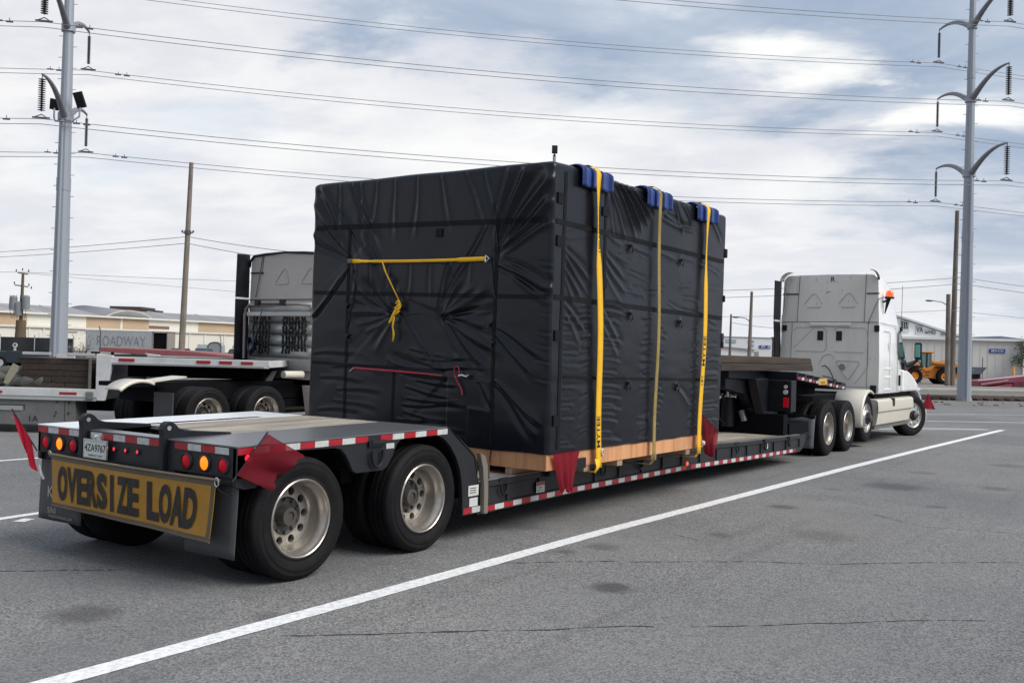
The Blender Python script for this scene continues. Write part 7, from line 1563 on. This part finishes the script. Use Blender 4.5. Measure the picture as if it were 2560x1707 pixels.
# far white buildings seen between crate and tractor
fb = thing('white_office_block', 'far white block with blue sign seen between the crate and the tractor', 'building', V(28.0, 152), RZ, local=True)
mb = MB(); mb.box(0, 12.4, 0, 15, 0, 4.75); mb.build('wall', m_ww2, fb)
mb = MB(); mb.box(-.1, 12.5, -.1, 15, 4.76, 4.88); mb.build('parapet', mat('grey_parapet', (.35, .35, .35), .7), fb)
mb = MB(); mb.box(4.6, 6.2, -.08, -.002, 3.9, 4.45); mb.build('window', mat('blue_grey_window', (.30, .42, .47), .3), fb)
for (a, b, c, d) in ((8.0, 8.35, 4.05, 4.4), (8.4, 8.6, 3.4, 4.4), (8.65, 8.95, 4.05, 4.4), (8.65, 8.95, 3.4, 3.75)): mb = MB(); mb.box(a, b, -.08, -.002, c, d); mb.build('window', mat('blue_grey_window', (.30, .42, .47), .3), fb)
mb = MB(); mb.box(9.75, 10.95, -.12, -.02, 3.2, 3.65); s_ = mb.build('blue_sign', mat('sign_blue', (.02, .06, .30), .4), fb); mb = MB(); text_on(mb, 'EDI', (10.35, -.13, 3.43), (1, 0, 0), (0, 0, 1), .40, .02, 1.1); mb.build('lettering', m_ww2, s_, recalc=False)
mb = MB(); mb.box(11.05, 11.5, -.12, -.02, 3.2, 3.7); mb.build('panel', mat('pale_blue_panel', (.3, .4, .6), .5), fb); mb = MB(); mb.box(9.0, 9.7, -.08, -.002, .0, 2.7); mb.build('door', mat('shed_grey', (.28, .29, .31), .6), fb)
lb2 = thing('low_white_building', 'low white annex with dark roofline in front of the far white block', 'building', V(20.5, 132), RZ, local=True)
mb = MB(); mb.prism([(0, 0), (0, 3.35), (6.5, 3.10), (11.6, 2.72), (11.6, 0)], 'y', 0, 10); mb.build('wall', m_ww2, lb2)
mb = MB(); mb.prism([(-.1, 3.36), (-.1, 3.50), (6.5, 3.24), (11.8, 2.84), (11.8, 2.73), (6.5, 3.11)], 'y', -.3, 10); mb.build('roof_edge', mat('grey_parapet', (.35, .35, .35), .7), lb2)
st_ = thing('brown_stack', 'brown brick chimney stub at the right end of the far white block', 'chimney', V(38.9, 148), RZ, local=True); mb = MB(); mb.box(0, .8, 0, 1, 0, 4.75); mb.build('shaft', m_brick, st_, bevel=.05); mb = MB(); mb.box(-.1, .9, -.1, 1.1, 4.76, 4.9); mb.build('cap', m_seam, st_)

# ================================================================ WHEEL LOADER
wl = thing('wheel_loader', 'orange wheel loader with glazed cab parked in front of the white building', 'wheel loader', V(32.0, 82), RZ, local=True)
m_or = mat('loader_orange', (.66, .22, .02), .45, var=.12, scale=2, dirt=(.25, .13, .05), damt=.5, dscale=2)
PWl = lambda mb, name, m, par=None, **k: mb.build(name, m, par or wl, **k)
for x, in ((1.25,), (3.75,)):
    for y in (0, 1.45):
        mb = MB(); mb.lathe([(.33, 0), (.36, -.02), (.58, -.03), (.64, .02), (.66, .1), (.66, .32), (.64, .40), (.58, .45), (.33, .42)], (x, y, .64), 36, 'y'); w_ = PWl(mb, 'wheel', m_tyre, smooth=35)
        mb = MB(); mb.lathe([(.34, .03), (.32, .0), (.25, .05), (.12, .06), (.11, .01), (.001, .01)], (x, y, .64), 28, 'y'); PWl(mb, 'rim', m_or, w_, smooth=40)
        mb = MB()
        for k in range(16):
            a = k*math.pi/8; mb.obox((x+.65*math.cos(a), y+.21, .64+.65*math.sin(a)), (.07, .4, .06), rotm('Y', -a) @ rotm('Z', .3))
        PWl(mb, 'tread', m_tyre, w_)
mb = MB(); mb.prism([(.2, 1.35), (.5, 1.5), (1.9, 1.52), (1.95, 1.38), (.55, 1.38), (.3, 1.1)], 'y', -.05, .45); mb.prism([(2.95, 1.42), (3.2, 1.5), (4.3, 1.5), (4.5, 1.2), (4.2, 1.38), (3.1, 1.36)], 'y', -.05, .45); PWl(mb, 'mudguard', m_black, bevel=.02)
mb = MB(); mb.prism([(1.0, .62), (1.05, 1.3), (1.6, 1.75), (2.1, 1.3), (2.6, 1.2), (2.8, 1.6), (4.3, 1.65), (5.1, 1.5), (5.15, .6), (4.6, .45), (2.9, .45), (1.9, .5)], 'y', .35, 1.5); PWl(mb, 'chassis', m_or, bevel=.05)
mb = MB(); mb.prism([(2.75, 1.66), (2.9, 1.9), (4.6, 1.85), (5.2, 1.6), (5.2, .95), (4.4, .9), (4.3, 1.55)], 'y', .25, 1.6); PWl(mb, 'engine_cover', m_or, bevel=.05)
mb = MB(); mb.box(4.45, 5.05, .22, .249, 1.0, 1.45); PWl(mb, 'engine_grille', m_black)
mb = MB(); mb.box(1.95, 2.75, .45, 1.4, 1.30, 2.55); PWl(mb, 'cab_glass', mat('greenish_cab_glass', (.10, .20, .19), .1, coat=.8), bevel=.03)
mb = MB(); mb.box(1.7, 2.95, .35, 1.5, 2.56, 2.70); PWl(mb, 'cab_roof', m_or, bevel=.05)
for (p0, p1) in (((1.98, .43, 1.3), (1.90, .43, 2.56)), ((2.38, .43, 1.3), (2.40, .43, 2.56)), ((2.78, .43, 1.5), (2.75, .43, 2.56)), ((1.98, 1.42, 1.3), (1.90, 1.42, 2.56))): mb = MB(); mb.bar(p0, p1, .08, .08); PWl(mb, 'cab_post', m_or if p0[0] > 2.7 else m_black)
mb = MB(); mb.prism([(1.95, 1.22), (2.0, 1.5), (2.35, 1.3), (2.8, 1.5), (2.8, 1.1), (2.2, 1.05)], 'y', .30, .44); PWl(mb, 'cab_side', m_or, bevel=.02)
for y in (.5, 1.3):
    mb = MB(); mb.prism([(1.9, 1.5), (1.75, 1.75), (.7, 1.6), (-.4, .75), (-.55, .35), (-.35, .3), (-.1, .6), (.9, 1.25), (1.6, 1.35)], 'y', y, y+.12); PWl(mb, 'lift_arm', m_or, bevel=.02)
mb = MB(); mb.cyl((.4, .9, 1.5), (1.6, .9, 1.6), .07, seg=10); mb.cyl((-.2, .9, 1.2), (.4, .9, 1.5), .04, seg=10); PWl(mb, 'tilt_cylinder', m_black, smooth=40)
mb = MB(); mb.prism([(-.5, .8), (-.9, .75), (-1.5, .1), (-1.6, .05), (-.55, .05), (-.4, .35)], 'y', -.2, 2.1); PWl(mb, 'bucket', m_ins, bevel=.02)
mb = MB(); mb.tube([(4.1, .7, 1.85), (4.1, .7, 2.2), (4.2, .7, 2.35)], .05, 8); PWl(mb, 'exhaust_pipe', m_black, smooth=60)
mb = MB(); mb.box(3.9, 4.6, .5, 1.3, 1.86, 1.93); PWl(mb, 'rear_lamp_bar', m_lred)
mb = MB()
for i in range(3): mb.box(2.2, 2.6, .3, .42, .5+.22*i, .54+.22*i)
PWl(mb, 'ladder', m_black)
# tipping bucket behind the mast, bollard, tree, pipes
mb = MB(); T_ = Matrix.Translation(V(36.9, 80)) @ Matrix.Rotation(RZ, 4, 'Z'); mb.prism([(0, 1.50), (1.35, 1.52), (1.05, 1.15), (.85, .95), (.1, .9), (0, 1.0)], 'y', 0, 1.2, ); mb.v = [tuple(T_ @ Vector(q)) for q in mb.v]
sk_ = thing('skip_bucket', 'grey steel skip bucket right of the right steel pole', 'bucket', V(36.9, 80)); mb.build('body', mat('slate_steel', (.09, .10, .12), .5), sk_, bevel=.03)
mb = MB(); mb.box(.2, .4, .2, 1.0, 0, .9); mb.box(.7, .9, .2, 1.0, 0, .95); mb.v = [tuple(T_ @ Vector(q)) for q in mb.v]; mb.build('support', m_black, sk_)
mb = MB(); c = V(45.4, 90); mb.cyl(c, c+Vector((0, 0, 1.62)), .12, seg=12); o = mb.build('bollard', mat('bollard_orange', (.7, .34, .08), .5), smooth=40); tag(o, 'orange yellow bollard near the corner of the white building', 'bollard')
for (l, t, h_, lab) in ((41.2, 90, 1.9, 'thin grey fence post left of the orange bollard'), (36.9, 78, 2.3, 'thin post sticking up beside the grey skip bucket')):
    mb = MB(); c = V(l, t); mb.cyl(c, c+Vector((0, 0, h_)), .03, seg=6); o = mb.build('fence_post', m_ins); tag(o, lab, 'post', 'thin posts on the right')
# red lowboy parked beyond the tracks on the right
rl = thing('red_trailer', 'dark red low trailer with sloping neck at the right picture edge', 'trailer', V(34.2, 73.5), RZ, local=True)
m_mar = mat('maroon_paint', (.20, .022, .05), .45, var=.15, scale=.8, dirt=(.30, .12, .13), damt=.4, dscale=.6)
mb = MB(); mb.prism([(.4, .05), (.4, .50), (2.2, .72), (4.4, 1.02), (9, 1.30), (9, .78), (4.9, .62), (2.2, .40), (.6, .12)], 'y', 0, 2.5); mb.build('neck', m_mar, rl, bevel=.03)
mb = MB(); mb.prism([(.7, .02), (2.4, .34), (4.6, .55), (9, .70), (9, .10), (2.8, .03)], 'y', .06, 2.4); mb.build('side_panel', mat('dusty_rose_red', (.30, .06, .085), .5, var=.15, dirt=(.16, .03, .05), damt=.5), rl)
mb = MB(); mb.box(2.9, 4.4, .0, .055, .10, .50); mb.build('recess_panel', mat('deep_red', (.13, .01, .025), .5), rl)
mb = MB(); mb.prism([(3.4, .48), (3.7, .48), (3.55, .24)], 'y', -.02, -.003); mb.build('triangle_mark', m_seam, rl)
mb = MB(); mb.tube([(.3, -.02, .56), (4.4, -.02, 1.10), (9, -.02, 1.38)], .035, 6); mb.tube([(.5, -.02, .28), (2.5, -.02, .62)], .02, 5); mb.build('pipe_rail', m_trim, rl)
# tree at the right edge: trunk, limbs, leaf clumps
tr = thing('leafy_tree', 'dark green tree at the right corner of the white building', 'tree', V(58.4, 112)); rt2 = random.Random(9); TB = V(58.4, 112)
mb = MB(); mb.tube([TB, TB+Vector((0, 0, 1.2)), TB+rt_v*.2+Vector((0, 0, 2.4))], [.22, .17, .12], 8)
tips = []
for k in range(9):
    a = rt2.random()*6.28; e = TB+Vector((math.cos(a)*1.3, math.sin(a)*1.3, rt2.uniform(2.0, 4.3))); mb.tube([TB+Vector((0, 0, 1.3+.1*k)), TB.lerp(e, .5)+Vector((0, 0, .4)), e], [.09, .06, .03], 6); tips.append(e)
mb.build('trunk', m_pole, tr, smooth=50)
def leafmat(nm, c):
    m = bpy.data.materials.new(nm); m.use_nodes = True; t = m.node_tree; b = t.nodes['Principled BSDF']; gi = t.nodes.new('ShaderNodeNewGeometry'); mx = t.nodes.new('ShaderNodeMix'); mx.data_type = 'RGBA'
    t.links.new(gi.outputs['Random Per Island'], mx.inputs[0]); mx.inputs[6].default_value = (*[q*.55 for q in c], 1); mx.inputs[7].default_value = (*[q*1.5 for q in c], 1); t.links.new(mx.outputs[2], b.inputs['Base Color']); b.inputs['Roughness'].default_value = .7; return m
mb = MB()
for e in tips+[TB+Vector((0, 0, 3.2)), TB+Vector((.3, 0, 4.0))]:
    for _ in range(330):
        p = e+Vector((rt2.gauss(0, .42), rt2.gauss(0, .42), rt2.gauss(0, .38))); s_ = rt2.uniform(.06, .12); Rm = rotm('Z', rt2.random()*6) @ rotm('X', rt2.random()*3)
        mb.add([p+Rm @ Vector(q) for q in ((-s_, 0, 0), (0, -s_*.5, 0), (s_, 0, 0), (0, s_*.5, 0))], [(0, 1, 2, 3)])
mb.build('leaves', leafmat('tree_leaf', (.045, .07, .028)), tr, recalc=False)
rb2 = thing('low_white_building', 'small white building behind the tree at the right edge', 'building', V(60.8, 122), RZ, local=True); mb = MB(); mb.box(0, 12, 0, 8, 0, 4.3); mb.build('wall', m_ww2, rb2); mb = MB(); mb.prism([(-1.2, 4.9), (12, 3.6), (12, 4.0), (-1.2, 5.2)], 'y', -.5, 9); mb.build('roof', mat('blue_grey_roof', (.14, .19, .24), .6), rb2)
